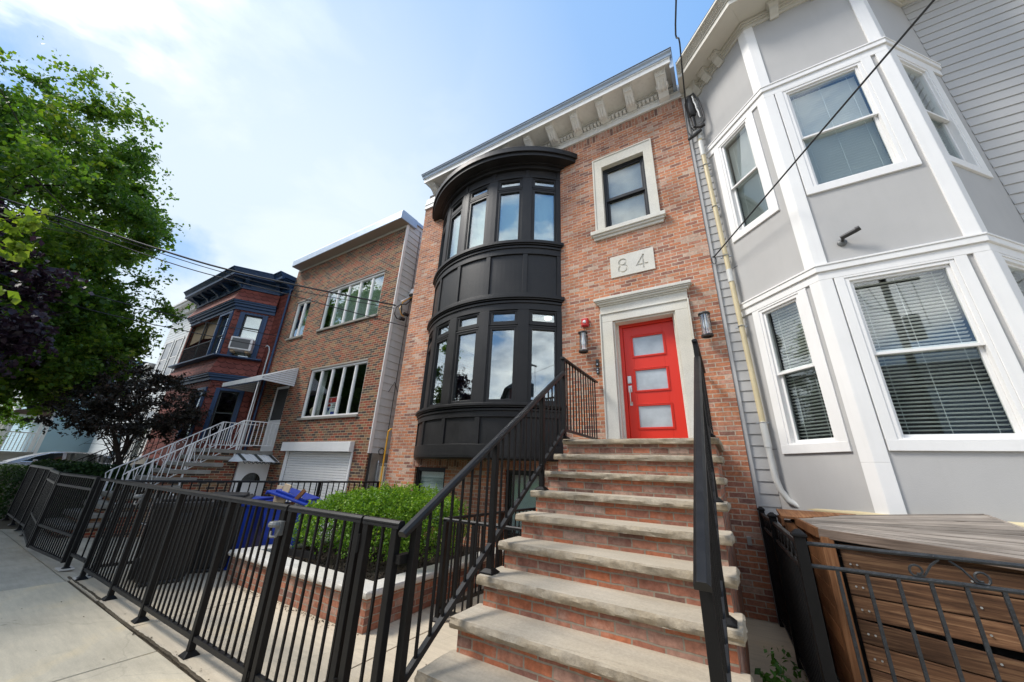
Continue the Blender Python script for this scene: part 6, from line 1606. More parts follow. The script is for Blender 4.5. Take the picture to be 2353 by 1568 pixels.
# ------------------------------------------------------------------ houses farther along the street
def simple_house(name, label, x0, x1, y0, y1, h, mat, wins, trim='white', lap=0.14, cornice=0.35, side='right', gable=None):
    H = thing(name, label, 'house', ((x0+x1)/2, y0, 0))
    m = MB(); m.fr(frame((x0, y0), (x1, y0))); siding(m, 0, x1-x0, -0.3, h, lap, 0.012); m.fr(frame((x1, y0), (x1, y1))); siding(m, 0, y1-y0, -0.3, h, lap, 0.012); m.M = None
    m.build('siding', M[mat], H, recalc=False)
    m = MB(); m.box((x0, y0+0.012, -0.3), (x1-0.012, y1, h)); m.build('core', M['dark_backing'], H)
    m = MB(); m.box((x1-0.12, y0-0.02, -0.2), (x1+0.018, y0-0.001, h)); m.box((x1-0.0, y0-0.02, -0.2), (x1+0.02, y0+0.12, h)); m.build('corner_board', M[trim], H)
    if cornice:
        m = MB(); m.box((x0-0.1, y0-cornice, h), (x1+0.12, y0+0.3, h+0.10)); m.box((x0-0.1, y0-cornice-0.06, h+0.10), (x1+0.16, y0+0.3, h+0.22)); m.box((x0-0.1, y0-cornice*0.4, h-0.30), (x1+0.03, y0-0.002, h)); 
        m.build('cornice', M[trim], H, bev=0.01)
    if gable:
        m = MB(); m.hexa([(x0-0.2, y0-0.3, h), (x1+0.2, y0-0.3, h), (x1+0.2, y1, h), (x0-0.2, y1, h), (x0-0.2, (y0+y1)/2-0.1, h+gable), (x1+0.2, (y0+y1)/2-0.1, h+gable), (x1+0.2, (y0+y1)/2+0.1, h+gable), (x0-0.2, (y0+y1)/2+0.1, h+gable)]); m.build('roof', M['roofing'], H)
    else:
        m = MB(); m.box((x0, y0+0.3, h), (x1, y1, h+0.12)); m.build('roof', M['roofing'], H)
    for (a, b, z0, z1, f) in wins:
        F = frame((x0, y0), (x1, y0)) if f == 0 else frame((x1, y0), (x1, y1))
        m = MB().fr(F); t = 0.09
        m.box((a-t, 0, z0-t), (a, 0.04, z1+t)); m.box((b, 0, z0-t), (b+t, 0.04, z1+t)); m.box((a, 0, z1), (b, 0.04, z1+t)); m.box((a, 0, z0-t), (b, 0.05, z0)); m.box((a, 0, (z0+z1)/2-0.025), (b, 0.03, (z0+z1)/2+0.025))
        W = m.build('window', M[trim], H)
        p = MB().fr(F); p.box((a, 0.005, z0), (b, 0.022, z1)); p.build('pane', M['car_glass'], W)
    return H
simple_house('white_house', 'tall white house with flat cornice just left of the maroon house', -23.2, -20.3, 5.2, 15, 8.35, 'vinyl_white', [(0.5, 1.3, 5.0, 6.7, 0), (1.7, 2.5, 5.0, 6.7, 0), (0.5, 1.3, 1.6, 3.4, 0), (1.7, 2.5, 1.2, 3.4, 0)])
simple_house('pale_house', 'lower pale house with a hipped grey roof behind the maple crown', -29.5, -23.6, 5.4, 14, 5.6, 'vinyl_white', [(0.8, 1.7, 3.4, 4.9, 0), (2.4, 3.3, 3.4, 4.9, 0), (4.2, 5.1, 3.4, 4.9, 0), (4.0, 5.0, 1.0, 2.6, 0)], gable=1.5)
def make_blue_house():
    H = simple_house('blue_house', 'light blue clapboard house with a white porch far down the street', -42, -30.6, 3.75, 14, 7.0, 'vinyl_blue', [(1.5, 2.3, 3.6, 5.0, 1), (4.5, 5.3, 3.6, 5.0, 1), (9.0, 10.0, 4.2, 5.8, 0)])
    m = MB(); m.box((-35, 2.5, -0.3), (-30.5, 3.74, 1.45)); m.box((-35, 2.45, 1.45), (-30.45, 3.74, 1.56)); m.build('porch_floor', M['sill_grey'], H)
    m = MB(); m.hexa([(-35.2,2.3,3.35),(-30.4,2.3,3.35),(-30.4,3.74,3.35),(-35.2,3.74,3.35),(-35.2,2.3,3.42),(-30.4,2.3,3.42),(-30.4,3.74,3.95),(-35.2,3.74,3.95)]); m.build('porch_roof', M['roof_brown'], H)
    m = MB(); m.box((-35.1, 2.35, 3.16), (-30.45, 3.74, 3.348)); m.build('porch_beam', M['white'], H)
    for x, y in ((-30.6, 2.5), (-32.0, 2.5), (-33.5, 2.5), (-35.0, 2.5), (-30.6, 3.6)):
        m = MB(); m.box((x-0.06, y-0.06, 1.56), (x+0.06, y+0.06, 3.16)); m.build('porch_post', M['white'], H)
    m = MB(); m.box((-35, 2.48, 2.45), (-30.6, 2.53, 2.51)); m.box((-35, 2.48, 1.66), (-30.6, 2.53, 1.71)); m.box((-30.62, 2.5, 2.45), (-30.57, 3.6, 2.51))
    for k in range(34): x = -35 + 4.4*k/33; m.box((x-0.015, 2.49, 1.68), (x+0.015, 2.52, 2.48))
    for k in range(9): y = 2.55 + 1.0*k/8; m.box((-30.61, y-0.015, 1.6), (-30.58, y+0.015, 2.48))
    m.build('porch_railing', M['white'], H)
make_blue_house()
simple_house('pale_house', 'plain white clapboard house at the far end of the row', -54, -43, 3.6, 14, 7.2, 'vinyl_white', [(9.0, 10.0, 4.2, 5.8, 0), (7, 8, 4.2, 5.8, 0)])

# ------------------------------------------------------------------ parked car
def make_car():
    C = thing('parked_car', 'silver grey sedan parked side-on behind the hedge', 'car', (-26.0, 3.9, 0.2))
    cx, z0 = -26.0, 0.2
    # front of the car points to the street (-y)
    def sec(y, zb, zt, wb, wt):
        return [(cx-wb, y, zb), (cx+wb, y, zb), (cx+wb+0.03, y, (zb+zt)*0.5), (cx+wt, y, zt), (cx-wt, y, zt), (cx-wb-0.03, y, (zb+zt)*0.5)]
    y0 = 1.42
    m = MB(); m.loft([sec(y0, z0+0.35, z0+0.55, 0.6, 0.55), sec(y0+0.12, z0+0.25, z0+0.72, 0.82, 0.74), sec(y0+0.6, z0+0.22, z0+0.86, 0.88, 0.80), sec(y0+1.3, z0+0.22, z0+0.96, 0.90, 0.82), sec(y0+2.4, z0+0.22, z0+1.0, 0.90, 0.84), sec(y0+3.6, z0+0.22, z0+1.02, 0.90, 0.84), sec(y0+4.4, z0+0.24, z0+1.04, 0.88, 0.80), sec(y0+4.8, z0+0.3, z0+0.98, 0.80, 0.72), sec(y0+4.88, z0+0.4, z0+0.8, 0.7, 0.62)], True, True)
    B = m.build('body', M['car_paint'], C, bev=0.02, smooth=True)
    gh = [(y0+1.15, 0.96, 0.80), (y0+1.55, 1.16, 0.74), (y0+2.0, 1.34, 0.68), (y0+2.45, 1.43, 0.63), (y0+3.0, 1.455, 0.61), (y0+3.5, 1.42, 0.61), (y0+4.0, 1.31, 0.64), (y0+4.35, 1.17, 0.68), (y0+4.62, 1.03, 0.72)]
    m = MB()
    m.loft([[(cx-0.82, y, z0+0.95), (cx+0.82, y, z0+0.95), (cx+w, y, z0+z), (cx-w, y, z0+z)] for y, z, w in gh], True, True); m.build('roof', M['car_paint'], C, smooth=True)
    for sd in (1, -1):
        low = [(y0+1.45, 0.985), (y0+2.45, 1.0)]
        X = lambda z: cx + sd*(0.825 - (z-0.95)*0.40 + 0.012)
        for poly in ([(y0+1.50, 1.0), (y0+2.55, 1.0), (y0+2.50, 1.375), (y0+2.15, 1.33), (y0+1.8, 1.19)], [(y0+2.66, 1.0), (y0+3.62, 1.0), (y0+3.55, 1.36), (y0+3.1, 1.40), (y0+2.62, 1.385)], [(y0+3.70, 1.0), (y0+4.25, 1.02), (y0+3.98, 1.22), (y0+3.66, 1.335)]):
            g = MB(); g.extr([(X(z), y, z0+z) for y, z in poly], (sd*0.012, 0, 0)); g.build('side_glass', M['car_glass'], C)
    t = MB()
    for sd in (1, -1):
        X = lambda z: cx + sd*(0.825 - (z-0.95)*0.40 + 0.02)
        t.tube([(X(z), y, z0+z) for y, z in ((y0+1.45, 0.99), (y0+1.8, 1.215), (y0+2.15, 1.36), (y0+2.55, 1.405), (y0+3.1, 1.425), (y0+3.6, 1.385), (y0+4.0, 1.23), (y0+4.3, 1.01), (y0+3.0, 0.985), (y0+1.45, 0.985))], 0.012, 5)
    t.build('chrome_strip', M['chrome'], C)
    for sy in (y0+0.95, y0+3.85):
        for sd in (1, -1):
            w = MB(); w.cyl((cx+sd*0.72, sy, z0+0.33), (cx+sd*0.915, sy, z0+0.33), 0.33, n=24); W = w.build('wheel', M['tyre'], C, bev=0.02)
            w = MB(); w.cyl((cx+sd*0.90, sy, z0+0.33), (cx+sd*0.925, sy, z0+0.33), 0.21, n=20); w.build('rim', M['chrome'], W)
    for sd in (1, -1):
        w = MB(); w.box((cx+sd*0.45, y0+0.02, z0+0.58), (cx+sd*0.75, y0+0.10, z0+0.70)); w.build('headlight', M['chrome'], C, bev=0.01)
    w = MB(); w.box((cx+0.85, y0+1.75, z0+0.98), (cx+1.02, y0+1.86, z0+1.08)); w.box((cx-1.02, y0+1.75, z0+0.98), (cx-0.85, y0+1.86, z0+1.08)); w.build('mirror', M['car_paint'], C, bev=0.02)
make_car()

# ------------------------------------------------------------------ across the street (seen mirrored in the glass)
def make_across():
    h = simple_house('dark_house', 'dark shingled house across the street, mirrored in the bay windows', -1.5, 5.4, -24, -14.5, 7.5, 'maroon', [], cornice=0)
    m = MB(); m.hexa([(-1.9, -24.3, 7.5), (5.8, -24.3, 7.5), (5.8, -14.2, 7.5), (-1.9, -14.2, 7.5), (1.9, -24.3, 10.2), (2.0, -24.3, 10.2), (2.0, -14.2, 10.2), (1.9, -14.2, 10.2)]); m.build('gable_roof', M['roofing'], h)
    m = MB(); m.box((-1.5, -14.5, 0), (5.4, -14.45, 7.5)); m.build('front_wall', M['maroon'], h)
    h2 = simple_house('white_house', 'white house across the street holding the far cable end', 8.5, 15.5, -24, -14.5, 6.4, 'vinyl_white', [], cornice=0)
    m = MB(); m.box((8.5, -14.5, 0), (15.5, -14.45, 6.4)); m.build('front_wall', M['vinyl_white'], h2)
    m = MB(); m.hexa([(8.2, -24.3, 6.4), (15.8, -24.3, 6.4), (15.8, -14.2, 6.4), (8.2, -14.2, 6.4), (8.2, -19.3, 8.6), (15.8, -19.3, 8.6), (15.8, -19.2, 8.6), (8.2, -19.2, 8.6)]); m.build('pitched_roof', M['roofing'], h2)
    h3 = simple_house('brick_house', 'low brick house across the street opposite the bowed bay', -16, -4, -24, -14.5, 5.2, 'maroon', [], cornice=0)
    m = MB(); m.box((-16, -14.5, 0), (-4, -14.45, 5.2)); m.build('front_wall', M['brick_brown'], h3)
    p = thing('utility_pole', 'wooden utility pole with crossarm and transformer across the street', 'pole', (7.3, -10.6, 0))
    m = MB(); m.tube([(7.3, -10.6, -0.5), (7.3, -10.6, 11.5)], [0.17, 0.12], 12); m.build('pole', M['bark'], p, smooth=True)
    m = MB(); m.box((6.1, -10.75, 10.4), (8.5, -10.62, 10.52)); m.build('crossarm', M['bark'], p)
    m = MB(); m.cyl((7.75, -10.6, 7.6), (7.75, -10.6, 8.7), 0.26, n=18); m.build('transformer', M['plastic_black'], p, smooth=True)
    m = MB()
    for k in range(5):
        m.tube([(6.2+0.5*k, -10.6, 10.55), (6.6+0.4*k, -10.5, 9.3-0.3*k), (7.4, -10.5, 8.9-0.2*k)], 0.015, 5)
    m.build('drop_wire', M['rubber'], p)
    p2 = copy_tree(p); p2.location = (13.2, -10.6, 0); p2['label'] = 'second wooden utility pole farther right across the street'; p['group'] = p2['group'] = 'utility poles across the street'
make_across()

# ------------------------------------------------------------------ overhead wires
def wire(name, label, pts, r, group=None):
    # smooth curve through the given points
    P = [Vector(p) for p in pts]; out = []
    for i in range(len(P)-1):
        p0 = P[max(i-1, 0)]; p1 = P[i]; p2 = P[i+1]; p3 = P[min(i+2, len(P)-1)]
        for k in range(6):
            t = k/6; out.append(0.5*((2*p1) + (p2-p0)*t + (2*p0-5*p1+4*p2-p3)*t*t + (3*p1-p0-3*p2+p3)*t**3))
    out.append(P[-1])
    m = MB(); m.tube(out, r, 6); tag(m.build(name, M['rubber'], smooth=True), label, 'wire', group)
def make_wires():
    wire('overhead_wire', 'thick cable to the bracket on the brown house, highest of the left wires', [(-16.5, -6.0, 7.9), (-14.2, -3.3, 7.05), (-12.0, -0.50, 6.385), (-10.33, 1.76, 5.94), (-9.62, 2.71, 5.80), (-8.83, 3.77, 5.75), (-7.45, 5.90, 5.80)], 0.021)
    wire('overhead_wire', 'thinner cable just under the thick one, running on behind the brick row house', [(-16.5, -6.0, 7.6), (-14.2, -3.3, 6.8), (-12.0, -0.454, 6.25), (-10.32, 1.82, 5.71), (-9.54, 2.87, 5.56), (-8.83, 3.83, 5.47), (-8.24, 4.62, 5.36), (-7.1, 6.12, 5.17)], 0.011)
    wire('overhead_wire', 'thin cable that hugs the thick one over the tree', [(-16.5, -6.0, 7.8), (-14.2, -3.3, 6.95), (-12.0, -0.48, 6.32), (-10.33, 1.76, 5.86), (-9.62, 2.71, 5.70), (-8.83, 3.77, 5.60), (-7.45, 5.88, 5.70)], 0.009)
    wire('overhead_wire', 'upper cable crossing the maroon house window', [(-14.2, -5.5, 5.9), (-14.0, 0.43, 5.57), (-13.94, 2.75, 5.60), (-13.90, 4.07, 5.72), (-13.85, 5.92, 5.95)], 0.013)
    wire('overhead_wire', 'lower cable ending at the conduit mast of the maroon house', [(-14.2, -5.5, 5.6), (-14.0, 0.555, 5.17), (-13.96, 2.57, 5.19), (-13.95, 3.03, 5.22), (-13.92, 4.74, 5.36), (-14.04, 5.76, 5.50)], 0.013)
    wire('overhead_wire', 'taut cable slanting up across the grey bay from the clapboard strip', [(0.235, 5.99, 5.06), (2.184, 3.5, 5.71), (6.5, -2.0, 7.1), (13.2, -10.5, 9.4)], 0.011)
    m = MB(); m.tube([(0.235+0.03*math.cos(a), 5.97, 5.0+0.075*math.sin(a)-0.0) for a in [k*0.45 for k in range(18)]], 0.006, 5); tag(m.build('cable_loop', M['rubber'], smooth=True), 'small slack loop of cable where the taut cable meets the clapboard', 'cable')
    wire('overhead_wire', 'twisted service cable dropping from above to the black cable head', [(0.26, 5.86, 7.72), (0.25, 5.80, 8.0), (0.246, 5.55, 8.30), (0.286, 4.75, 8.69), (0.322, 4.25, 8.98), (1.2, 0.0, 9.7), (7.3, -10.5, 10.5)], 0.014)
make_wires()

# ------------------------------------------------------------------ foliage
def leaf_mesh(name, P, size, mat, parent=None, aspect=0.62, flat=0.0, seed=1, droop=0.0, var=0.35, tint=None):
    # one small folded leaf (two faces) at every point of P
    r = np.random.RandomState(seed); n = len(P)
    nz = r.normal(size=(n, 3)); nz[:, 2] += flat; nz /= np.linalg.norm(nz, axis=1)[:, None]
    d = r.normal(size=(n, 3)); d[:, 2] -= droop; d -= nz * np.sum(d*nz, 1)[:, None]; d /= (np.linalg.norm(d, axis=1)[:, None] + 1e-9)
    w = np.cross(nz, d); s = size * (1 + var * r.normal(size=n)).clip(0.45, 1.9); s = s[:, None]
    a = P - d*s*0.5; b = P + d*s*0.5; mid = P + d*s*0.02
    c1 = mid + w*s*0.5*aspect + nz*s*0.10; c2 = mid - w*s*0.5*aspect + nz*s*0.10
    V = np.stack([a, c1, b, c2], 1).reshape(-1, 3)
    if parent is None:
        o0 = np.array([V[:,0].mean(), V[:,1].mean(), V[:,2].min()])
    else: o0 = np.array(wloc(parent))
    V = V - o0
    me = bpy.data.meshes.new(name)
    me.vertices.add(4*n); me.vertices.foreach_set('co', V.ravel())
    idx = np.arange(n)*4
    loops = np.stack([idx, idx+1, idx+2, idx, idx+2, idx+3], 1).ravel()
    me.loops.add(6*n); me.loops.foreach_set('vertex_index', loops)
    me.polygons.add(2*n); me.polygons.foreach_set('loop_start', np.arange(2*n)*3)
    try: me.polygons.foreach_set('loop_total', np.full(2*n, 3))
    except Exception: pass
    me.update(calc_edges=True)
    at = me.attributes.new('tint', 'FLOAT', 'FACE')
    t = r.beta(2.2, 2.2, size=n) if tint is None else tint
    at.data.foreach_set('value', np.repeat(t, 2).astype(np.float32))
    me.materials.append(mat)
    o = bpy.data.objects.new(name, me); COL.objects.link(o)
    if parent is None: o.location = o0
    else: o.parent = parent
    return o

def limbs(mb, base, top, r0, targets, seed, r1=0.03):
    r = random.Random(seed); base = Vector(base); top = Vector(top); n = 10
    path = [base.lerp(top, k/n) + Vector((r.uniform(-1,1), r.uniform(-1,1), 0))*0.06*(k > 0) for k in range(n+1)]
    mb.tube(path, [r0*(1.25 if k == 0 else 1) * (1 - 0.72*k/n) for k in range(n+1)], 9)
    for t in targets:
        t = Vector(t); k = min(n-1, max(3, int(n*r.uniform(0.35, 0.95)))); s = path[k]
        L = (t-s).length
        mid = s.lerp(t, 0.5) + Vector((r.uniform(-.1,.1), r.uniform(-.1,.1), 0.10))*L
        pts = [s, s.lerp(mid, 0.5) + Vector((0,0,0.03*L)), mid, mid.lerp(t, 0.5), t]
        rr = r0*0.30*(1-0.5*k/n)
        mb.tube(pts, [rr, rr*0.8, rr*0.55, rr*0.35, 0.008], 6)
        for q in range(3):
            u = r.uniform(0.35, 0.95); i = min(3, int(u*4)); b = Vector(pts[i]).lerp(Vector(pts[i+1]), u*4-i)
            e = b + Vector((r.uniform(-1,1), r.uniform(-1,1), r.uniform(-0.4,0.8))).normalized()*L*0.3
            mb.tube([b, b.lerp(e, .5)+Vector((0,0,0.03)), e], [rr*0.3, rr*0.2, 0.005], 4)

def crown(centers, per, spread, seed, jit=0.35, squash=0.75):
    r = np.random.RandomState(seed); out = []
    tint = []
    for c in centers:
        k = int(per*r.uniform(1-jit, 1+jit)); sp = spread*r.uniform(0.65, 1.3)
        # sprays: several short twigs per clump with leaves along them
        nt = max(4, k//16); dirs = r.normal(size=(nt, 3)); dirs[:, 2] *= squash; dirs /= np.linalg.norm(dirs, axis=1)[:, None]
        ln = sp*r.uniform(0.5, 1.5, size=nt)
        which = r.randint(0, nt, size=k); u = r.uniform(0.1, 1.0, size=k)**0.8
        p = np.array(c) + dirs[which]*(ln[which]*u)[:, None] + r.normal(size=(k, 3))*sp*0.10
        p[:, 2] -= 0.12*sp*u*u
        out.append(p); tint.append(np.clip(r.beta(2.2, 2.2, size=k)*0.75 + r.uniform(0, 0.28), 0, 1))
    return np.concatenate(out), np.concatenate(tint)

def shell_points(n, c, rad, seed, inner=0.35, cut=None, lumps=0.22):
    r = np.random.RandomState(seed); pts = []
    while len(pts) < n:
        d = r.normal(size=3); d /= np.linalg.norm(d)
        k = 1 + lumps*(noise.noise((d[0]*2.2+seed, d[1]*2.2, d[2]*2.2)) + 0.6*noise.noise((d[0]*5+seed, d[1]*5, d[2]*5)))
        t = (inner**3 + (1-inner**3)*r.uniform())**(1/3.0)
        p = np.array(c) + d*np.array(rad)*t*k
        if cut is None or cut(p): pts.append(p)
    return pts

def make_trees():
    # large street tree
    T = thing('street_tree', 'large green street tree filling the left of the view', 'tree', (-17.6, -1.7, 0))
    c = (-17.6, -1.5, 7.35)
    cs = shell_points(470, c, (5.0, 4.75, 5.3), 3, inner=0.42, lumps=0.26, cut=lambda p: p[2] > 2.5)
    cs += shell_points(130, (-16.9, 0.7, 4.9), (2.4, 2.35, 1.9), 91, inner=0.2, lumps=0.3, cut=lambda p: p[2] > 2.9)
    P, t = crown(cs, 520, 0.62, 5)
    m = MB(); limbs(m, (-17.6, -1.7, -0.02), (-17.5, -1.5, 9.0), 0.24, [cs[i] for i in range(0, 470, 10)], 2); m.build('trunk', M['bark'], T, smooth=True)
    leaf_mesh('crown', P, 0.104, M['leaf_green'], T, seed=8, tint=t, aspect=0.7)
    # purple leaved plum
    T = thing('purple_plum_tree', 'dark purple-leaved tree at the left edge behind the lime sprig', 'tree', (-10.0, -1.75, 0))
    cs = shell_points(210, (-10.0, -1.5, 3.75), (1.9, 2.05, 1.9), 13, inner=0.4)
    P, t = crown(cs, 210, 0.34, 15)
    m = MB(); limbs(m, (-10.0, -1.75, -0.02), (-10.0, -1.5, 4.2), 0.11, cs[::5], 4); m.build('trunk', M['bark'], T, smooth=True)
    leaf_mesh('crown', P, 0.09, M['leaf_purple'], T, seed=9, tint=t, aspect=0.65)
    # young lime green tree, only one branch in view
    T = thing('young_tree', 'young tree whose bright lime green sprig hangs in at the left edge', 'tree', (-7.2, -1.7, 0))
    r = np.random.RandomState(31); cs = shell_points(26, (-7.2, -1.35, 3.9), (1.0, 0.95, 1.0), 17, inner=0.3)
    ext = [(-7.0, -0.35, 3.95), (-7.0, -0.22, 4.05), (-7.0, -0.13, 3.72), (-7.0, -0.2, 3.55), (-7.0, -0.12, 3.35), (-7.0, -0.25, 3.4), (-7.0, -0.3, 3.75), (-7.0, -0.06, 3.86), (-7.0, -0.02, 4.15)]
    P, t = crown(cs + [np.array(e) for e in ext], 62, 0.19, 33)
    tw = []
    for q in range(46):
        u = q/45; tw.append([-7.0 + 0.03*math.sin(q*2), -0.30 + 0.38*u, 4.02 + 0.40*u + 0.05*math.sin(q*1.7)])
    P = np.concatenate([P, np.array(tw) + r.normal(size=(46, 3))*0.03]); t = np.concatenate([t, r.uniform(0.4, 1, 46)])
    m = MB(); limbs(m, (-7.2, -1.7, -0.02), (-7.2, -1.4, 4.1), 0.07, cs[::3] + ext[:2], 6); m.tube([(-7.1, -0.8, 3.5), (-7.0, -0.3, 4.0), (-7.0, 0.07, 4.41)], [0.014, 0.009, 0.004], 5); m.build('trunk', M['bark'], T, smooth=True)
    leaf_mesh('crown', P, 0.085, M['leaf_lime'], T, seed=10, tint=t, aspect=0.66)
    # japanese maple in the front yard
    T = thing('maple_tree', 'dark reddish maple tree in front of the maroon house', 'tree', (-15.0, 3.47, 0))
    cs = shell_points(150, (-15.2, 3.25, 2.95), (1.85, 1.65, 1.25), 23, inner=0.35, lumps=0.38, cut=lambda p: p[2] > 2.25)
    P, t = crown(cs, 130, 0.36, 25, squash=0.55)
    m = MB(); limbs(m, (-15.0, 3.47, -0.02), (-15.1, 3.4, 3.1), 0.075, cs[::5], 7); m.tube([(-15.0, 3.47, 1.3), (-15.0, 3.2, 1.9), (-15.0, 2.9, 2.5)], [0.07, 0.05, 0.02], 7); m.build('trunk', M['bark'], T, smooth=True)
    leaf_mesh('crown', P, 0.085, M['leaf_maple'], T, seed=11, tint=t, aspect=0.5, droop=0.4, flat=0.5)
    # far small tree at the left edge
    T = thing('small_tree', 'small bright green tree at the far left beyond the car', 'tree', (-29.5, 1.0, 0))
    cs = shell_points(50, (-29.5, 1.5, 3.0), (1.7, 1.6, 1.7), 27, inner=0.4)
    P, t = crown(cs, 130, 0.42, 29)
    m = MB(); limbs(m, (-29.5, 1.2, -0.62), (-29.5, 1.4, 3.2), 0.1, cs[::6], 9); m.build('trunk', M['bark'], T)
    leaf_mesh('crown', P, 0.11, M['leaf_box'], T, seed=12, tint=t)
    # tree across the street for the mirrored view
    for (x, y, lab, sd) in ((-9.5, -9.8, 'leafy street tree across the road opposite the bowed bay', 41), (2.6, -12.4, 'leafy street tree across the road opposite the steps', 42)):
        T = thing('far_street_tree', lab, 'tree', (x, y - 2.2, 0), 'street trees across the road')
        cs = shell_points(90, (x, y-2.0, 5.2), (2.6, 2.2, 2.6), sd, inner=0.4)
        P, t = crown(cs, 90, 0.6, sd)
        m = MB(); limbs(m, (x, y-2.2, -0.02), (x, y-2.1, 6), 0.17, cs[::9], sd); m.build('trunk', M['bark'], T)
        leaf_mesh('crown', P, 0.17, M['leaf_green'], T, seed=sd, tint=t)
make_trees()

def box_hedge(bounds, n, seed, size, mat, parent, name, bulge=0.12, crownf=None, flat=0.2, depth=0.12):
    r = np.random.RandomState(seed); x0, x1, y0, y1, z0, z1 = bounds; P = []; T = []
    ax, ay, az = x1-x0, y1-y0, z1-z0
    areas = [ax*ay, ax*az, ax*az, ay*az, ay*az]; pr = np.array(areas)/sum(areas)
    f = r.choice(5, size=n, p=pr); u = r.uniform(size=n); v = r.uniform(size=n)
    for i in range(n):
        k = f[i]
        if k == 0: p = [x0+ax*u[i], y0+ay*v[i], z1]; nn = (0,0,1)
        elif k == 1: p = [x0+ax*u[i], y0, z0+az*v[i]]; nn = (0,-1,0)
        elif k == 2: p = [x0+ax*u[i], y1, z0+az*v[i]]; nn = (0,1,0)
        elif k == 3: p = [x1, y0+ay*u[i], z0+az*v[i]]; nn = (1,0,0)
        else: p = [x0, y0+ay*u[i], z0+az*v[i]]; nn = (-1,0,0)
        b = noise.noise((p[0]*1.9+seed, p[1]*1.9, p[2]*1.9)) + 0.5*noise.noise((p[0]*5+seed, p[1]*5, p[2]*5)) 
        dd = b*bulge - abs(r.normal())*depth
        # round the shoulders
        tz = max(0.0, (p[2]-(z1-0.22))/0.22); ex = min(p[0]-x0, x1-p[0], p[1]-y0, y1-p[1])
        if k == 0: dd -= 0.14*max(0, 1-ex/0.28)**2
        else: dd -= 0.12*tz*tz
        P.append([p[0]+nn[0]*dd, p[1]+nn[1]*dd, p[2]+nn[2]*dd]); T.append(np.clip(0.5 + 0.35*b + 0.22*r.normal(), 0, 1))
    return np.array(P), np.array(T)
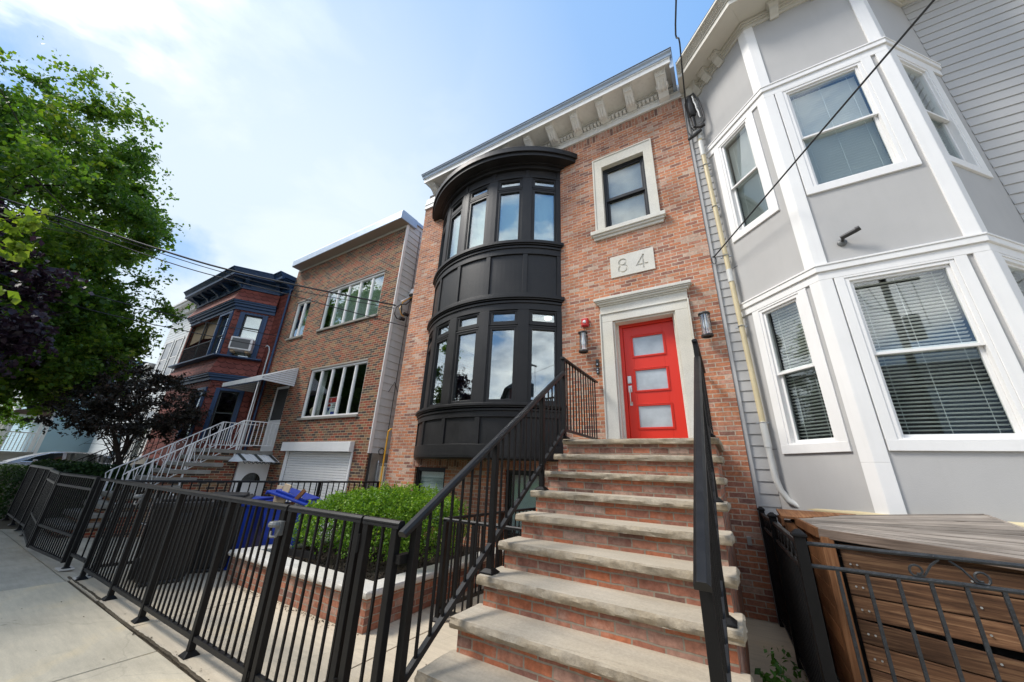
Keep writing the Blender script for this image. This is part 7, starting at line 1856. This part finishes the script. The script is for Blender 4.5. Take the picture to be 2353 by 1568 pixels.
def make_hedges():
    H = thing('boxwood_hedge', 'bright green boxwood hedge filling the brick planter', 'hedge', (-4.6, 4.4, 0.27))
    r = np.random.RandomState(55)
    Ps, Ts = [], []
    # a row of soft rounded shrubs grown together
    for k, (cx, cy, rx, ry, h) in enumerate(((-5.50, 3.85, 0.52, 0.50, 0.70), (-4.95, 3.72, 0.56, 0.52, 0.88), (-4.25, 3.74, 0.60, 0.54, 0.96), (-3.80, 4.15, 0.44, 0.60, 0.86), (-4.55, 4.45, 0.72, 0.62, 0.94), (-5.35, 4.6, 0.6, 0.6, 0.78), (-4.6, 5.15, 0.7, 0.55, 0.86), (-5.4, 5.2, 0.5, 0.5, 0.74))):
        n = 7200; d = r.normal(size=(n, 3)); d /= np.linalg.norm(d, axis=1)[:, None]; d[:, 2] = np.where(d[:, 2] < -0.55, -d[:, 2], d[:, 2])
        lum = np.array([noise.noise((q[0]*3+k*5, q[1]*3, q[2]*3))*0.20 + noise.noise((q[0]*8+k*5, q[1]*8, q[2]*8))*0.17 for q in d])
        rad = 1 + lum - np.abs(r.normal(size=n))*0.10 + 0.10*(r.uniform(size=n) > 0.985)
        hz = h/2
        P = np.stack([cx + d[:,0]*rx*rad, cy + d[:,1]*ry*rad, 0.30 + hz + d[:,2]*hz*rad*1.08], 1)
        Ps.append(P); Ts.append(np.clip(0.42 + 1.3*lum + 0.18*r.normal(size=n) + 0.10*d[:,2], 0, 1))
    for q in range(420):
        k = r.randint(8); b = Ps[k][r.randint(len(Ps[k]))]
        if b[2] < 0.72: continue
        L = r.uniform(0.03, 0.10); d = np.array([0.35*r.normal(), 0.35*r.normal(), 1.0]); d /= np.linalg.norm(d); u = np.linspace(0.0, 1, 12)
        Ps.append(b + d*(u*L)[:, None] + r.normal(size=(12, 3))*0.010); Ts.append(np.clip(0.55 + 0.35*u + 0.1*r.normal(size=12), 0, 1))
    P = np.concatenate(Ps); T = np.concatenate(Ts)
    keep = (P[:,2] > 0.30) & (P[:,0] < -3.30) & (P[:,0] > -6.2)
    m = MB()
    for k in range(60):
        a = r.uniform(-5.9, -3.5); b = r.uniform(3.5, 5.3); m.tube([(a*0.97-0.14, b, 0.26), (a, b, 0.5), (a + r.uniform(-.2, .2), b + r.uniform(-.2, .2), 0.95)], [0.012, 0.009, 0.004], 4)
    m.build('stems', M['twig'], H)
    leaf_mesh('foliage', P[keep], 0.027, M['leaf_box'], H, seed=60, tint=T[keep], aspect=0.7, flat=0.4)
    H = thing('privet_hedge', 'clipped dark green privet hedge behind the far black fence', 'hedge', (-15, 2.6, 0))
    A = box_hedge((-17.0, -13.95, 2.12, 2.95, 0.05, 1.33), 26000, 61, 0.05, None, None, '')
    B = box_hedge((-14.75, -13.95, 2.5, 4.25, 0.05, 1.33), 16000, 62, 0.05, None, None, '')
    C = box_hedge((-24.0, -15.5, 1.82, 2.75, 0.02, 1.10), 17000, 63, 0.05, None, None, '')
    P = np.concatenate([A[0], B[0], C[0]]); T = np.concatenate([A[1], B[1], C[1]])
    leaf_mesh('foliage', P, 0.055, M['leaf_hedge'], H, seed=64, tint=T, aspect=0.7)
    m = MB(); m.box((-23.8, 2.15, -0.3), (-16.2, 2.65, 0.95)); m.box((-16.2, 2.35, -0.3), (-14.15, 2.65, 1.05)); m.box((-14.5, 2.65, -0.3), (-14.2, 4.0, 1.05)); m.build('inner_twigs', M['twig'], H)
    # weeds by the shed fence
    W = thing('weed', 'leafy green weed growing out of the paving under the black fence', 'weed', (0.12, 3.4, 0))
    pts = []
    for k in range(10):
        a = r.uniform(0, 2*math.pi); bx, by = 0.17 + 0.05*r.normal(), 4.4 - 0.15*k + 0.05*r.normal(); hgt = r.uniform(0.10, 0.42); lean = (-0.22*r.uniform(0.2, 1), -0.12*r.uniform(-1, 1))
        for q in range(26):
            u = (q/25.0); pts.append([bx + lean[0]*u + 0.02*r.normal(), by + lean[1]*u + 0.02*r.normal(), 0.02 + hgt*u + 0.01*r.normal()])
    leaf_mesh('leaves', np.array(pts), 0.052, M['leaf_weed'], W, seed=70, aspect=0.6, flat=0.8)
    m = MB()
    for k in range(16):
        bx, by = 0.15 + 0.05*r.normal(), 3.1 + 0.12*r.normal(); a = r.uniform(math.pi*0.6, math.pi*1.5); L = r.uniform(0.15, 0.4)
        m.tube([(bx, by, 0), (bx+0.5*L*math.cos(a), by+0.5*L*math.sin(a), 0.12*L/0.3), (bx+L*math.cos(a), by+L*math.sin(a), 0.03)], [0.004, 0.003, 0.001], 4)
    m.build('grass_blades', M['leaf_hedge'], W)
    # litter of dry leaves along the planter foot
    q = []
    for k in range(420):
        x = r.uniform(-6.2, -3.4); q.append([x, 2.93 - abs(r.normal())*0.035, 0.004])
    for k in range(160): q.append([r.uniform(-7.7, -0.1), 1.76 + r.normal()*0.03, 0.006])
    for k in range(140): q.append([r.uniform(-7.7, -0.3), r.uniform(0.4, 5.5), 0.004])
    o = leaf_mesh('leaf_litter', np.array(q), 0.016, M['grit'], None, seed=75, flat=4.0)
    tag(o, 'crumbs of dry leaves along the foot of the planter', 'litter'); o['kind'] = 'stuff'
    # mulch in the planter
    q = [[r.uniform(-6.05, -3.65), r.uniform(3.18, 5.6), 0.29 + 0.02*r.normal()] for k in range(5000)]
    o = leaf_mesh('mulch', np.array(q), 0.03, M['soil'], None, seed=76, flat=1.0); tag(o, 'dark bark mulch under the boxwood', 'mulch'); o['kind'] = 'stuff'
make_hedges()
